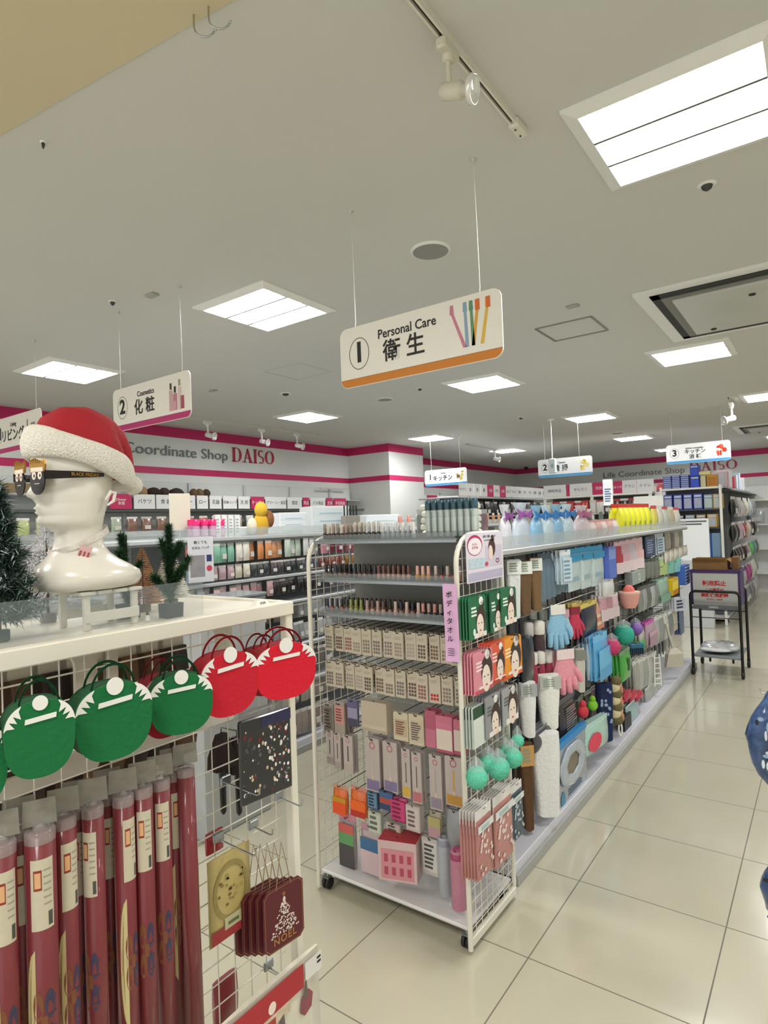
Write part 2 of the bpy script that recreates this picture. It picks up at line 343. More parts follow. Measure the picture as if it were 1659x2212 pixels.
# lighting tracks with spotlights
TRK = C('#d8d5c6', .4, vary=0)
def track(x, y0, y1, label):
    r = empty('lighting_track', label, 'light', (x, y0, CEIL)); L = y1-y0
    m = MB(); m.box((-.008, L/2, -.012), (.006, L, .024), TRK); m.box((.008, L/2, -.012), (.006, L, .024), TRK); m.build('rail', r)
    m = MB(); m.box((0, L/2, -.008), (.0125, L, .012), C('#33302a', .5, vary=0)); m.build('groove', r)
    m = MB(); m.rbox((0, L+.04, -.016), (.034, .085, .032), TRK, .006); m.ball((0, L+.02, -.034), .003, BLACK); m.ball((0, L+.06, -.034), .003, BLACK); m.build('end_feed', r); return r
def spot(x, y, label, s=1.0, az=.5, tint='#cfcab8'):
    r = empty('spotlight', label, 'light', (x, y, CEIL-.024)); m_ = C(tint, .35, vary=0)
    m = MB(); m.rbox((0, 0, -.015), (.03, .085, .03), m_, .005); m.lathe([(.016, -.03), (.016, -.045), (.01, -.048)], m_, 14); m.build('adapter', r)
    m = MB(); m.tube([(0, 0, -.045), (0, .004, -.12)], .008, m_, 8); m.build('arm', r)
    R = Matrix.Translation((0, .004, -.125)) @ Matrix.Rotation(az, 4, 'Z') @ Matrix.Rotation(math.radians(105), 4, 'X')
    m = MB(); m.lathe([(.008, -.03), (.022, -.02), (.024, .035), (.016, .04), (.016, .055)], m_, 18, M=R); m.build('lamp_body', r)
    m = MB(); m.lathe([(.024, .055), (.037, .06), (.037, .072), (.033, .074), (.031, .066), (.001, .064)], C('#e9e9e4', .15, .4, vary=0), 22, M=R); m.build('reflector', r)
    r.scale = (s, s, s); return r
track(-.775, .55, 1.86, 'long pale lighting track on the ceiling near the top centre')
spot(-.777, 1.44, 'white spotlight on the near lighting track with round glass head', 1.0, math.radians(98))
track(-5.86, 3.6, 6.5, 'thin lighting track near the left wall above the wall lettering')
for i, (px, py) in enumerate(((437, 905), (565, 928), (657, 945))):
    yy = (4.6, 5.45, 6.1)[i]; spot(-5.86, yy, ('left', 'middle', 'right')[i]+' small white spotlight on the track before the wall lettering', 1.3, 1.9, '#e8e8e4')
track(-4.9, 9.2, 12.2, 'far thin lighting track behind the kitchen sign numbered one')
spot(-4.9, 10.3, 'far small spotlight behind the kitchen sign numbered one', 1.3, 1.6, '#e8e8e4')
track(-.86, 8.0, 8.4, 'short lighting track at right of the kitchen sign numbered three')
spot(-.86, 8.25, 'bright white spotlight hanging right of the kitchen sign numbered three', 1.5, -.9, '#f2f2ee')
mb = MB(); mb.lathe([(.05, 0), (.05, -.02), (.045, -.05), (.02, -.075), (.001, -.08)], BLACK, 16)
tag(mb.build('security_camera', None, (-6.1, 14.6, CEIL)), 'black dome security camera on ceiling near the far wall corner', 'camera')
# ---------------------------------------------------------------- hanging aisle signs
SIGNW = C('#e9e6dc', .35, vary=.02)
def rounded(w, h, r, n=6):
    pts = []
    for cx, cz, a in ((w/2-r, r, -PI/2), (w/2-r, h-r, 0), (-w/2+r, h-r, PI/2), (-w/2+r, r, PI)):
        for k in range(n+1): pts.append((cx+r*math.cos(a+PI/2*k/n), cz+r*math.sin(a+PI/2*k/n)))
    return pts
def aisle_sign(x, y, z, num, en, jp, stripe, label, pic, wires=(.285, -.287), en_size=.042, back='#e9e6dc', w=.74, h=.25, rz=0, lean=0, jp2=None):
    r = empty('aisle_sign', label, 'sign', (x, y, z), rz, 'hanging aisle signs')
    P = C(back, .35, vary=.02); SM = C(stripe, .45, vary=0)
    m = MB(); pts = rounded(w, h, .035); m.poly(pts, P, -.003, .006); m.build('panel', r)
    m = MB(); sp = [(-w/2+.002, .034), (w/2-.002, .034)]
    arc1 = [(w/2-.035+.033*math.cos(a), .035+.033*math.sin(a)) for a in [-k*PI/2/6 for k in range(7)]]
    arc2 = [(-w/2+.035+.033*math.cos(a), .035+.033*math.sin(a)) for a in [-PI/2-k*PI/2/6 for k in range(7)]]
    m.poly(list(reversed(sp[1:]+arc1+arc2+sp[:1])), SM, -.0036); m.build('colour_stripe', r)
    if num:
        m = MB(); m.ringf(-w/2+.1, h*.54, .052, .066, .0028, INK, -.0036); m.build('number_ring', r)
        text(num, .115, INK, r, (-w/2+.1, -.0038, h*.545), off=.0035, name='number')
    text(en, en_size, INK, r, (-.035, -.0038, h*.76), name='english_lettering', off=.0006, sx=.92)
    if jp2:
        text(jp, .062, INK, r, (-.03, -.0038, h*.58), name='japanese_lettering', off=.001); text(jp2, .062, INK, r, (-.03, -.0038, h*.31), name='japanese_lettering', off=.001)
    else: text(jp, .092, INK, r, (-.05, -.0038, h*.45), name='japanese_lettering', off=.0014, sx=.95)
    m = MB(); pic(m, w*.345, h*.55); m.build('picture', r)
    for wx in wires:
        m = MB(); m.tube([(wx, 0, h-.008), (wx+.003, 0, h+.02), (wx, 0, (CEIL-z+h)/2), (wx-.004, 0, CEIL-z-.012)], .0017, C('#d9d9d2', .4, .3, vary=0), 6)
        m.lathe([(.012, CEIL-z), (.012, CEIL-z-.004), (.004, CEIL-z-.012)], C('#bdbdb5', .4, vary=0), 10, (wx-.004, 0, 0)); m.build('hanging_wire', r)
    return r
def pic_brushes(m, cx, cz):
    for x0, x1, c in ((-.085, -.035, '#c97d92'), (-.03, -.025, '#86a4bd'), (.02, .0, '#d7a23a'), (.06, .035, '#dcb53f'), (-.005, .0, '#5f8f6d')):
        cc = C(c, .4, vary=0); m.poly([(cx+x0-.005, cz+.06), (cx+x0+.006, cz+.06), (cx+x1+.007, cz-.075), (cx+x1-.007, cz-.075)], cc, -.0038)
        m.poly([(cx+x0-.009, cz+.055), (cx+x0+.009, cz+.055), (cx+x0+.007, cz+.09), (cx+x0-.007, cz+.09)], cc, -.0040)
    m.rect(cx+.055, cz+.05, cx+.072, cz+.09, C('#d96a2a', .4, vary=0), -.0042); m.rect(cx+.012, cz+.05, cx+.03, cz+.09, C('#d96a2a', .4, vary=0), -.0042)
def pic_bottles(m, cx, cz):
    for x0, w_, h_, c in ((-.055, .03, .11, '#c9a0a4'), (-.018, .034, .09, '#b57c86'), (.022, .03, .12, '#d8c2ba'), (.045, .03, .07, '#a34c60'), (-.03, .04, .05, '#cf9aa0')):
        m.rect(cx+x0-w_/2, cz-.085, cx+x0+w_/2, cz-.085+h_, C(c, .4, vary=0), -.0038-abs(x0)*.004)
    for x0, z0, c in ((-.055, .03, '#4a3a2e'), (-.018, .008, '#2e2622'), (.022, .04, '#9c9a72')): m.rect(cx+x0-.009, cz+z0, cx+x0+.009, cz+z0+.035, C(c, .4, vary=0), -.0039)
def pic_living(m, cx, cz):
    m.rect(cx-.06, cz-.07, cx+.05, cz-.02, C('#b7a792', .4, vary=0), -.0038); m.rect(cx-.085, cz-.06, cx-.075, cz+.06, INK, -.0038); m.rect(cx-.03, cz-.02, cx+.03, cz+.03, C('#8f8675', .4, vary=0), -.0038)
def blob_pic(cols, k=9, s=.06):
    def f(m, cx, cz):
        R = random.Random(len(cols)*7+k)
        for i in range(k): m.oval(cx+(R.random()-.5)*s*1.6, cz+(R.random()-.5)*s*1.9, s*(.2+.25*R.random()), s*(.2+.3*R.random()), C(cols[i % len(cols)], .45, vary=0), -.0038-.0001*i, 10)
    return f
aisle_sign(-1.265, 1.985, 2.262, '1', 'Personal Care', '衛 生', '#c87a1c', 'large hanging aisle sign reading Personal Care with orange stripe', pic_brushes, en_size=.052)
aisle_sign(-3.045, 2.0, 2.29, '2', 'Cosmetics', '化 粧', '#b32a6a', 'hanging aisle sign reading Cosmetics with pink stripe', pic_bottles, (.3, -.29))
aisle_sign(-4.53, 1.93, 2.29, '11', 'Living', 'リビング', '#b32a6a', 'hanging aisle sign reading Living cut off at the left edge', pic_living, (.3, -.3))
aisle_sign(-4.72, 8.15, 2.25, '1', 'Kitchen', 'キッチン', '#4fa3dd', 'far blue-striped kitchen sign numbered one above the tall bottles', blob_pic(['#d8b84a', '#8a7a4e', '#e8c95a', '#5f5a48']), (-.25, .26), back='#f7f9fa', en_size=.03)
aisle_sign(-2.82, 8.05, 2.24, '2', 'Cleaning', '清 掃', '#4fa3dd', 'blue-striped hanging sign numbered two for cleaning goods', blob_pic(['#e8cf5a', '#d9b93c', '#f0e08a']), (-.27, .2), back='#f7f9fa', en_size=.03)
aisle_sign(-1.30, 8.65, 2.33, '3', 'Kitchen consumables', 'キッチン', '#4fa3dd', 'blue-striped hanging sign numbered three for kitchen consumables', blob_pic(['#d9442c', '#e8683c', '#c8301e']), (-.3, .28), back='#f7f9fa', en_size=.026, jp2='消 耗')
# ================================================================ FRONT CHRISTMAS STAND (runs along Y, front face at X=-1.19)
ZT = 1.486
STW = C('#e6e2d3', .4, vary=.03)
st = empty('display_stand', 'white display stand at left with wire net front and Christmas goods', 'display stand', (-1.2, 1.165, 0))
def sb(name, c, d, m=STW, b=.003):
    q = MB(); q.rbox((c[0]+1.2, c[1]-1.165, c[2]), d, m, b); return q.build(name, st)
sb('top_board', (-1.50, .09, ZT-.012), (.60, 2.16, .024))
sb('front_rail', (-1.185, .09, ZT-.012), (.03, 2.19, .036))
sb('end_rail', (-1.5, 1.175, ZT-.012), (.62, .024, .036))
sb('corner_post', (-1.188, 1.172, .73), (.026, .026, 1.46)); sb('corner_post', (-1.79, 1.172, .73), (.026, .026, 1.46)); sb('corner_post', (-1.188, -.95, .73), (.026, .026, 1.46)); sb('corner_post', (-1.79, -.95, .73), (.026, .026, 1.46))
q = MB(); FRM = C('#d9d4c6', .5, vary=.03)
def cut_panel(q, y0, y1, z0, z1, x, t, m, hy0, hy1, hz0, hz1, r):
    """upright panel with a round-cornered opening"""
    hole = []
    for cy, cz, a in ((hy1-r, hz0+r, -PI/2), (hy1-r, hz1-r, 0), (hy0+r, hz1-r, PI/2), (hy0+r, hz0+r, PI)):
        for k in range(6): hole.append((cy+r*math.cos(a+PI/2*k/5), cz+r*math.sin(a+PI/2*k/5)))
    out = []
    for cy, cz in hole:
        fy = (cy-(hy0+hy1)/2)/((hy1-hy0)/2); fz = (cz-(hz0+hz1)/2)/((hz1-hz0)/2); s = max(abs(fy), abs(fz)); fy /= s; fz /= s
        out.append(((y0+y1)/2+fy*(y1-y0)/2, (z0+z1)/2+fz*(z1-z0)/2))
    n = len(hole)
    vs = [(x, a, b) for a, b in hole]+[(x, a, b) for a, b in out]+[(x-t, a, b) for a, b in hole]+[(x-t, a, b) for a, b in out]
    fs = [(i, i+n, (i+1) % n+n, (i+1) % n) for i in range(n)]+[(i+2*n, (i+1) % n+2*n, (i+1) % n+3*n, i+3*n) for i in range(n)]+[(i, (i+1) % n, (i+1) % n+2*n, i+2*n) for i in range(n)]
    q.add(vs, fs, m)
cut_panel(q, -.9, .26, -.55+.85, 1.45, 0, .012, FRM, -.8, .16, .65, 1.415, .04)
for a, b in ((-.9, .33), (.36, .74), (.76, 1.13)):
    qq = MB(); cut_panel(qq, a-1.165, b-1.165, 1.16, ZT-.026, -.16, .012, FRM, a+.03-1.165, b-.05-1.165, 1.20, ZT-.055, .035); qq.build('inner_panel', st)
net = MB(); NW = C('#dcd8cc', .35, .2, vary=0)
for k in range(-26, 14):
    y = .48+.05*k
    if y < 1.16: net.tube([(-.006, y-1.165, .30), (-.006, y-1.165, ZT-.03)], .0016, NW, 5)
for k in range(0, 23): net.tube([(-.004, -2.0, 1.4215-.05*k), (-.004, -.02, 1.4215-.05*k)], .0016 if k % 3 else .0019, NW, 5)
net.build('wire_net', st)
ac = MB(); ac.box((-1.222+1.2, .05-1.165, ZT+.043), (.003, 1.76, .086), C('#a9b6b8', .05, vary=0, alpha=.15)); ac.build('acrylic_guard', st)
sb('lower_shelf', (-1.5, .0, .30), (.56, 1.9, .02))
# ---- dark goods behind the net
BR = ['#4a3122', '#5c4028', '#3a2a22', '#6a4a2c', '#31231f']
def gift_bag(col, w=.09, h=.16, d=.04, hd='#d8d2c4'):
    r = empty('hanging_bag', '', 'bag'); m = MB(); K = C(col, .55, vary=.25, scale=40)
    m.loft([[(-w/2, -d*.2, 0), (w/2, -d*.2, 0), (w/2, d*.2, 0), (-w/2, d*.2, 0)], [(-w/2, -d/2, h*.3), (w/2, -d/2, h*.3), (w/2, d/2, h*.3), (-w/2, d/2, h*.3)],
            [(-w/2*.95, -d/2*.6, h*.8), (w/2*.95, -d/2*.6, h*.8), (w/2*.95, d/2*.6, h*.8), (-w/2*.95, d/2*.6, h*.8)]], K); m.build('body', r)
    m = MB(); m.box((0, 0, h*.9), (w*.9, .004, h*.22), C(hd, .5, vary=.1)); m.build('header_card', r)
    return r
g0 = {}
lbl = 0
for row, z in enumerate((1.24, 1.06)):
    for k in range(9):
        y = .50+.066*k+(.02 if row else 0); c = BR[(k*3+row) % 5]
        if c not in g0: g0[c] = gift_bag(c); o = g0[c]; o.location = (-1.50, y, z); o.rotation_euler = (0, 0, PI/2)
        else: o = copy_tree(g0[c], (-1.50, y, z), PI/2)
        o['label'] = 'dark brown packet behind the wire net, %s in the %s row' % (nth(k, 9), ('upper', 'lower')[row]); o['group'] = 'brown packets inside the display stand'
hb = MB()
for z in (1.43, 1.25): hb.box((-1.53, .78, z), (.01, .74, .01), DARKM)
tag(hb.build('hanging_bar'), 'dark hanging bars behind the wire net of the display stand', 'bar')
# ---- felt bags
def felt_bag(col, dark, w, h, d, white='#e9e8e4', lean=0.0):
    """round felt pouch with arched handle, snow zigzag, pompom and white brim"""
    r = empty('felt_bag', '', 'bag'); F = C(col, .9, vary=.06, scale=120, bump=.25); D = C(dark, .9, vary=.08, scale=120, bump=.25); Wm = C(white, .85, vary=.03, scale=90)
    def shape(s=1.0):
        p = []
        for k in range(40):
            a = 2*PI*k/40; x = math.cos(a); z = math.sin(a)
            e = abs(x)**.8*math.copysign(1, x); f = abs(z)**.85*math.copysign(1, z)
            ww = w/2*(1.0+.10*(f > 0)*f); p.append((ww*e*s, h/2+h/2*f*s*(1 if f < 0 else .92)))
        return p
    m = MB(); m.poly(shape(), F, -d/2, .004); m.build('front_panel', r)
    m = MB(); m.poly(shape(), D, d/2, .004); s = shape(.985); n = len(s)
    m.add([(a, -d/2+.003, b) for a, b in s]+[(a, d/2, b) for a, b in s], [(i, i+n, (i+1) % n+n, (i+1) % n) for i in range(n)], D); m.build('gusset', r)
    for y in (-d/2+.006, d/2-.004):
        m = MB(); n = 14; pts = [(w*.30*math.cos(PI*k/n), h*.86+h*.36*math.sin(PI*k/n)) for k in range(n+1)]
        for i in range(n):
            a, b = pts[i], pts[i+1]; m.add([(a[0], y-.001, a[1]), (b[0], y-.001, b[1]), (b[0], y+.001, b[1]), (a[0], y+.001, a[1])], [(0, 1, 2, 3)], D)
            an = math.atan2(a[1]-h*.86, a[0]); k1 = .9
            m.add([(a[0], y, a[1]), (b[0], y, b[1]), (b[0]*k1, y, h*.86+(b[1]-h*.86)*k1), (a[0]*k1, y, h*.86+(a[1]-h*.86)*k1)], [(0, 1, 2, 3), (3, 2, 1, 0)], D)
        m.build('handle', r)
    for sx in (-1, 1):       # snow edging on the two upper corners
        top = []; bot = []
        for k in range(9):
            a = (.08+.29*k/8)*PI if sx > 0 else (1-(.08+.29*k/8))*PI; x = math.cos(a); z = math.sin(a)
            e = abs(x)**.8*math.copysign(1, x); f = abs(z)**.85; top.append((w/2*(1+.1*f)*e, h/2+h/2*f*.92))
            q = .90 if k % 2 else .70
            if k in (0, 8): q = .97
            bot.append((w/2*(1+.1*f)*e*(q+.04), h/2+h/2*f*.92*q))
        m = MB(); n = 9; fs = [(i, i+1, i+1+n, i+n) for i in range(n-1)]
        if sx > 0: fs = [f[::-1] for f in fs]
        m.add([(a, -d/2-.0012, b) for a, b in top+bot], fs, Wm); m.build('snow_trim', r)
    m = MB(); m.oval(0, h*.93, w*.11, w*.115, Wm, -d/2-.004, 18, th=.003); m.build('pompom', r)
    m = MB(); m.poly([(-w*.22, h*.69), (w*.22, h*.72), (w*.23, h*.78), (-w*.21, h*.75)], Wm, -d/2-.003, .0025); m.build('brim', r)
    return r
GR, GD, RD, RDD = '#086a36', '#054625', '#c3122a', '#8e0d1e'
def pxy(px0, px1, py0, py1, X):
    a = on_plane(px0, (py0+py1)/2, 0, X); b = on_plane(px1, (py0+py1)/2, 0, X); cx = (px0+px1)/2
    return (a.y+b.y)/2, on_plane(cx, py1, 0, X).z, b.y-a.y, on_plane(cx, py0, 0, X).z-on_plane(cx, py1, 0, X).z
def bag_at(px0, px1, py0, py1, X, col, dark, d, yaw, label, tilt=0, white='#e9e8e4'):
    y, z, w_, h_ = pxy(px0, px1, py0, py1, X); b = felt_bag(col, dark, w_, h_, d, white); b.location = (X, y, z); b.rotation_euler = (0, tilt, PI/2+yaw)
    b['label'] = label; b['group'] = 'felt Christmas bags on the wire net'; return b
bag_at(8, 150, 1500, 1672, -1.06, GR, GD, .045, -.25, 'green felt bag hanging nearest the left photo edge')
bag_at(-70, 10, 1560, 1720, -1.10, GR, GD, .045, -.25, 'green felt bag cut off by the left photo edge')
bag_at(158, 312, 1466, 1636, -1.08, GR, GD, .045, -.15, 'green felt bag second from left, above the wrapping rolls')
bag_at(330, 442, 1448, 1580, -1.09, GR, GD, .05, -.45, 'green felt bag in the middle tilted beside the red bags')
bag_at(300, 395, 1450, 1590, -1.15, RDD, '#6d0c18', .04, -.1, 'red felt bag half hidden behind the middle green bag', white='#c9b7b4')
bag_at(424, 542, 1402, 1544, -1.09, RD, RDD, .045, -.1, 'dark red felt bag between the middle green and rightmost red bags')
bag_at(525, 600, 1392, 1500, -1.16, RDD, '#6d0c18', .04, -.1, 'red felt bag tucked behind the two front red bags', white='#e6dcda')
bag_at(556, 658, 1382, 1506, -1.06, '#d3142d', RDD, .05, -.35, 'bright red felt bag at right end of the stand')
# ---- wrapping paper rolls
RL = '#74262b'
def roll(h, r, gold=False, label_a=0.0, bow=True, lab=True, oval=True):
    o = empty('wrapping_paper_roll', '', 'wrapping paper'); P = C(RL, .5, vary=.10, scale=25, coat=.3)
    m = MB(); m.lathe([(r*.6, .002), (r, 0), (r, h), (r*.55, h+.001)], P, 26)
    m.lathe([(r*.56, h-.004), (r*.5, h-.004)], C('#5a1a22', .6, vary=0), 16); m.build('paper', o)
    m = MB(); m.lathe([(r*1.02, h-.012), (r*1.02, h+.003), (r*.92, h+.008), (r*.5, h+.006), (r*.12, h+.016)], C('#b3adab', .12, vary=.2, scale=60, alpha=.45, coat=.6), 18); m.build('film_wrap', o)
    A = -PI/2+label_a
    if lab:
        m = MB(); m.lathe([(r*1.012, h-.15), (r*1.012, h-.035)], C('#c6bfa8', .5, vary=.08, scale=80), 10, a0=A-.75, a1=A+.75)
        m.lathe([(r*1.02, h-.085), (r*1.02, h-.052)], C('#8b2f22', .5, vary=0), 4, a0=A-.55, a1=A-.02); m.lathe([(r*1.028, h-.081), (r*1.028, h-.056)], C('#d9a878', .5, vary=0), 4, a0=A-.48, a1=A-.09)
        for k in range(6): m.lathe([(r*1.02, h-.052-.011*k), (r*1.02, h-.055-.011*k)], C('#9b9788', .5, vary=0), 4, a0=A+.08, a1=A+.6)
        m.lathe([(r*1.02, h-.145), (r*1.02, h-.122)], C('#4b4a46', .5, vary=0), 3, a0=A+.35, a1=A+.65); m.build('label', o)
    if oval:
        m = MB(); CR = C('#cfc18f', .4, .2, vary=.05); B2 = C('#7e6a33', .4, .4, vary=0); n = 24; zc = h-.30
        for k in range(n):   # cream oval print wrapping round the edge of the roll
            z0, z1 = zc-.12+.24*k/n, zc-.12+.24*(k+1)/n
            f0, f1 = math.sqrt(max(0, 1-((z0-zc)/.12)**2)), math.sqrt(max(0, 1-((z1-zc)/.12)**2)); a1 = A-.55
            for rr, s, mm in ((1.008, 1.0, B2), (1.014, .82, CR)):
                m.add([(rr*r*math.cos(a1-s*f0*.9), rr*r*math.sin(a1-s*f0*.9), z0), (rr*r*math.cos(a1-s*f0*.45), rr*r*math.sin(a1-s*f0*.45), z0), (rr*r*math.cos(a1), rr*r*math.sin(a1), z0),
                       (rr*r*math.cos(a1), rr*r*math.sin(a1), z1), (rr*r*math.cos(a1-s*f1*.45), rr*r*math.sin(a1-s*f1*.45), z1), (rr*r*math.cos(a1-s*f1*.9), rr*r*math.sin(a1-s*f1*.9), z1)], [(0, 1, 4, 5), (1, 2, 3, 4)], mm)
        m.build('oval_print', o)
    if bow:
        m = MB(); NV = C('#3b3550', .6, vary=.3, scale=50); BZ = C('#7a4a2c', .6, vary=.2); zc = h-.30
        for s, dz, mm in ((-1, .028, BZ), (1, .028, NV), (-1, -.028, BZ), (1, -.028, NV)):
            q = []
            for i in range(12):
                t = 2*PI*i/12; a1 = A-.05+s*.38+.34*math.cos(t); q.append((r*1.018*math.cos(a1), r*1.018*math.sin(a1), zc+dz+.024*math.sin(t)))
            m.add(q, [tuple(range(12))], mm)
        m.lathe([(r*1.025, zc-.012), (r*1.025, zc+.012)], BZ, 3, a0=A-.25, a1=A+.15)
        for k in range(4): m.lathe([(r*1.015, zc-.04+.025*k), (r*1.015, zc-.037+.025*k)], NV, 5, a0=A+.2, a1=A+.8)
        m.build('bow_print', o)
    return o
RC = {}
def roll_at(px, py, X, r, la, label, lean=0.0, h=.66, oval=True, key=0):
    p = on_plane(px, py, 0, X); k = (round(r, 3), la, h, oval)
    o = roll(h, r, label_a=la, oval=oval); o.location = (X, p.y, p.z-h); o.rotation_euler = (lean, 0, PI/2-.45); o['label'] = label; o['group'] = 'burgundy wrapping paper rolls on hooks'
    m = MB(); m.poly([(-.026, h+.012), (.026, h+.012), (.024, h+.055), (-.024, h+.055)], C('#99958a', .3, vary=.25, scale=60, alpha=.6), 0, .0008); m.build('header_card', o); return o
roll_at(3, 1826, -1.10, .021, .3, 'burgundy wrapping roll cut off by the left photo edge')
roll_at(42, 1793, -1.13, .019, .3, 'burgundy wrapping roll second from left, mostly behind the wide roll', oval=False)
roll_at(86, 1798, -1.09, .0235, .1, 'wide burgundy wrapping roll in front with large price label')
roll_at(137, 1770, -1.11, .0205, .5, 'burgundy wrapping roll with label at its right edge, right of the wide roll')
roll_at(166, 1750, -1.15, .0165, .1, 'thin burgundy wrapping roll recessed in shadow, fifth from left')
roll_at(200, 1747, -1.11, .0185, -.55, 'burgundy wrapping roll with narrow label on its left side, sixth from left', oval=False)
roll_at(232, 1722, -1.16, .016, .1, 'recessed burgundy wrapping roll seventh from left', oval=False)
roll_at(266, 1724, -1.11, .019, .55, 'burgundy wrapping roll eighth from left with cream oval and navy bow')
roll_at(307, 1706, -1.11, .0190, .0, 'burgundy wrapping roll with wide label fully visible, ninth from left', oval=False)
roll_at(346, 1690, -1.12, .0190, .0, 'burgundy wrapping roll with label, tenth from left', oval=False)
roll_at(374, 1676, -1.15, .0185, .4, 'burgundy wrapping roll second from right, leaning at bottom', lean=-.02, h=.60)
roll_at(406, 1672, -1.11, .0185, 2.3, 'rightmost burgundy wrapping roll showing cream oval on its edge', lean=-.05, h=.56)
# hook rails on the net
def wire_hook(y, z, L=.12, label='', x=-1.2, up=.015):
    m = MB(); m.tube([(0, 0, 0), (L, 0, -.004), (L+.008, 0, .0), (L+.01, 0, up)], .0022, CHROME, 6); m.rbox((0, 0, .006), (.008, .03, .022), SILV, .002)
    return tag(m.build('wire_hook', None, (x+.004, y, z)), label, 'hook', 'wire hooks on the net')
for px, py, L, lb in ((485, 1690, .11, 'empty wire hook on the net right of the rolls, upper'), (545, 1785, .06, 'short empty wire hook below the black dotted bag'), (600, 1722, .075, 'wire hook holding the burgundy gift bags'), (470, 1812, .12, 'empty wire hook above the tan wreath bag'), (578, 2088, .05, 'small hook near the stand foot above the red packet')):
    p = on_plane(px, py, 0, -1.2); wire_hook(p.y, p.z, L, lb)
# ---- black dotted shopping bag pack
y, z, w_, h_ = pxy(522, 622, 1542, 1722, -1.13)
o = empty('patterned_bag', 'black flat gift bag with white dots and ornaments hanging on the net', 'gift bag', (-1.13, y, z), PI/2-.12)
m = MB(); m.rbox((0, 0, h_/2), (w_, .012, h_), C('#1a1a20', .25, vary=.2, scale=60, coat=.5), .003); m.build('body', o)
m = MB(); R = random.Random(3); cols = ['#d9d6d0', '#efece6', '#7c2230', '#8d8a88', '#c9b28a', '#3c4a55']
for k in range(170):
    a = (R.random()-.5)*w_*.92; b = .015+R.random()*(h_*.80)
    if a < w_*.06 and R.random() < .5: continue
    q = .0016+.0028*R.random(); m.oval(a, b, q, q*(1+R.random()*.6), C(cols[k % 6] if a > 0 or k % 3 else '#5a5a5c', .5, vary=0), -.0064-.00001*(k % 9), 7)
m.build('ornament_print', o)
m = MB(); m.poly([(-w_*.1, h_*.86), (w_*.5, h_*.86), (w_*.5, h_), (-w_*.1, h_*.98)], C('#27284e', .2, vary=.3, scale=50), -.0066); m.build('navy_corner', o)
m = MB(); m.box((0, 0, h_*.98), (w_*.98, .003, .05), C('#8c8c90', .1, vary=0, alpha=.4)); m.build('film_header', o)
# ---- burgundy paper gift bags
def noel_bag(front):
    w_, h_, d = .118, .145, .004; o = empty('gift_bag', '', 'gift bag'); K = C('#571820', .6, vary=.06, scale=60); G = C('#a8794a', .45, .4, vary=0); c = .012
    oct_ = [(-w_/2+c, 0), (w_/2-c, 0), (w_/2, c), (w_/2, h_-c), (w_/2-c, h_), (-w_/2+c, h_), (-w_/2, h_-c), (-w_/2, c)]
    m = MB(); m.poly(oct_, K, -d/2, d); m.build('body', o)
    m = MB(); n = 8; inn = [(a*.955, h_/2+(b-h_/2)*.965) for a, b in oct_]; in2 = [(a*.935, h_/2+(b-h_/2)*.95) for a, b in oct_]
    m.add([(a, -d/2-.0004, b) for a, b in inn+in2], [(i, (i+1) % n, (i+1) % n+n, i+n) for i in range(n)], G); m.build('gold_border', o)
    if front:
        m = MB(); R = random.Random(5); S = C('#e9ddd4', .5, vary=0)
        for k in range(170):
            b = R.random()**1.25; a = (R.random()-.5)*(1-b)*.086; q = .0021+.0014*R.random(); cz = .034+b*.083
            m.add([(a+q*(1 if i % 2 == 0 else .45)*math.cos(PI*i/5), -d/2-.0006-.000005*k, cz+q*(1 if i % 2 == 0 else .45)*math.sin(PI*i/5)) for i in range(10)], [tuple(range(10))], S)
        m.add([(.0065*(1 if i % 2 == 0 else .4)*math.sin(PI*i/5), -d/2-.0007, .124+.0065*(1 if i % 2 == 0 else .4)*math.cos(PI*i/5)) for i in range(10)], [tuple(range(10))[::-1]], G); m.build('star_tree_print', o)
        text('NOEL', .024, G, o, (0, -d/2-.0006, .021), sx=1.0, off=.0004, spacing=1.15)
    for yy in (-.002,):
        m = MB(); m.tube([(-.022, yy, h_-.006), (-.010, yy+.001, h_+.055), (0, yy+.004, h_+.10), (.010, yy+.001, h_+.055), (.022, yy, h_-.006)], .0011, C('#8f7757', .7, vary=0), 5); m.build('string_handle', o)
    return o
fr = noel_bag(True); bk = noel_bag(False)
names = ['front burgundy gift bag reading NOEL with a star tree', 'burgundy gift bag directly behind the NOEL front bag', 'third burgundy gift bag in the stack behind the NOEL bag', 'fourth burgundy gift bag in the stack behind the NOEL bag', 'rearmost burgundy gift bag touching the wire net']
p = on_plane(612, 2040, 0, -1.10)
for i in range(5):
    o = fr if i == 0 else (bk if i == 1 else copy_tree(bk, (0, 0, 0)))
    o.location = (-1.095-.018*i, p.y-.006*i, p.z-.004*i); o.rotation_euler = (0, 0, PI/2-.12); o['label'] = names[i]; o['group'] = 'burgundy gift bags'
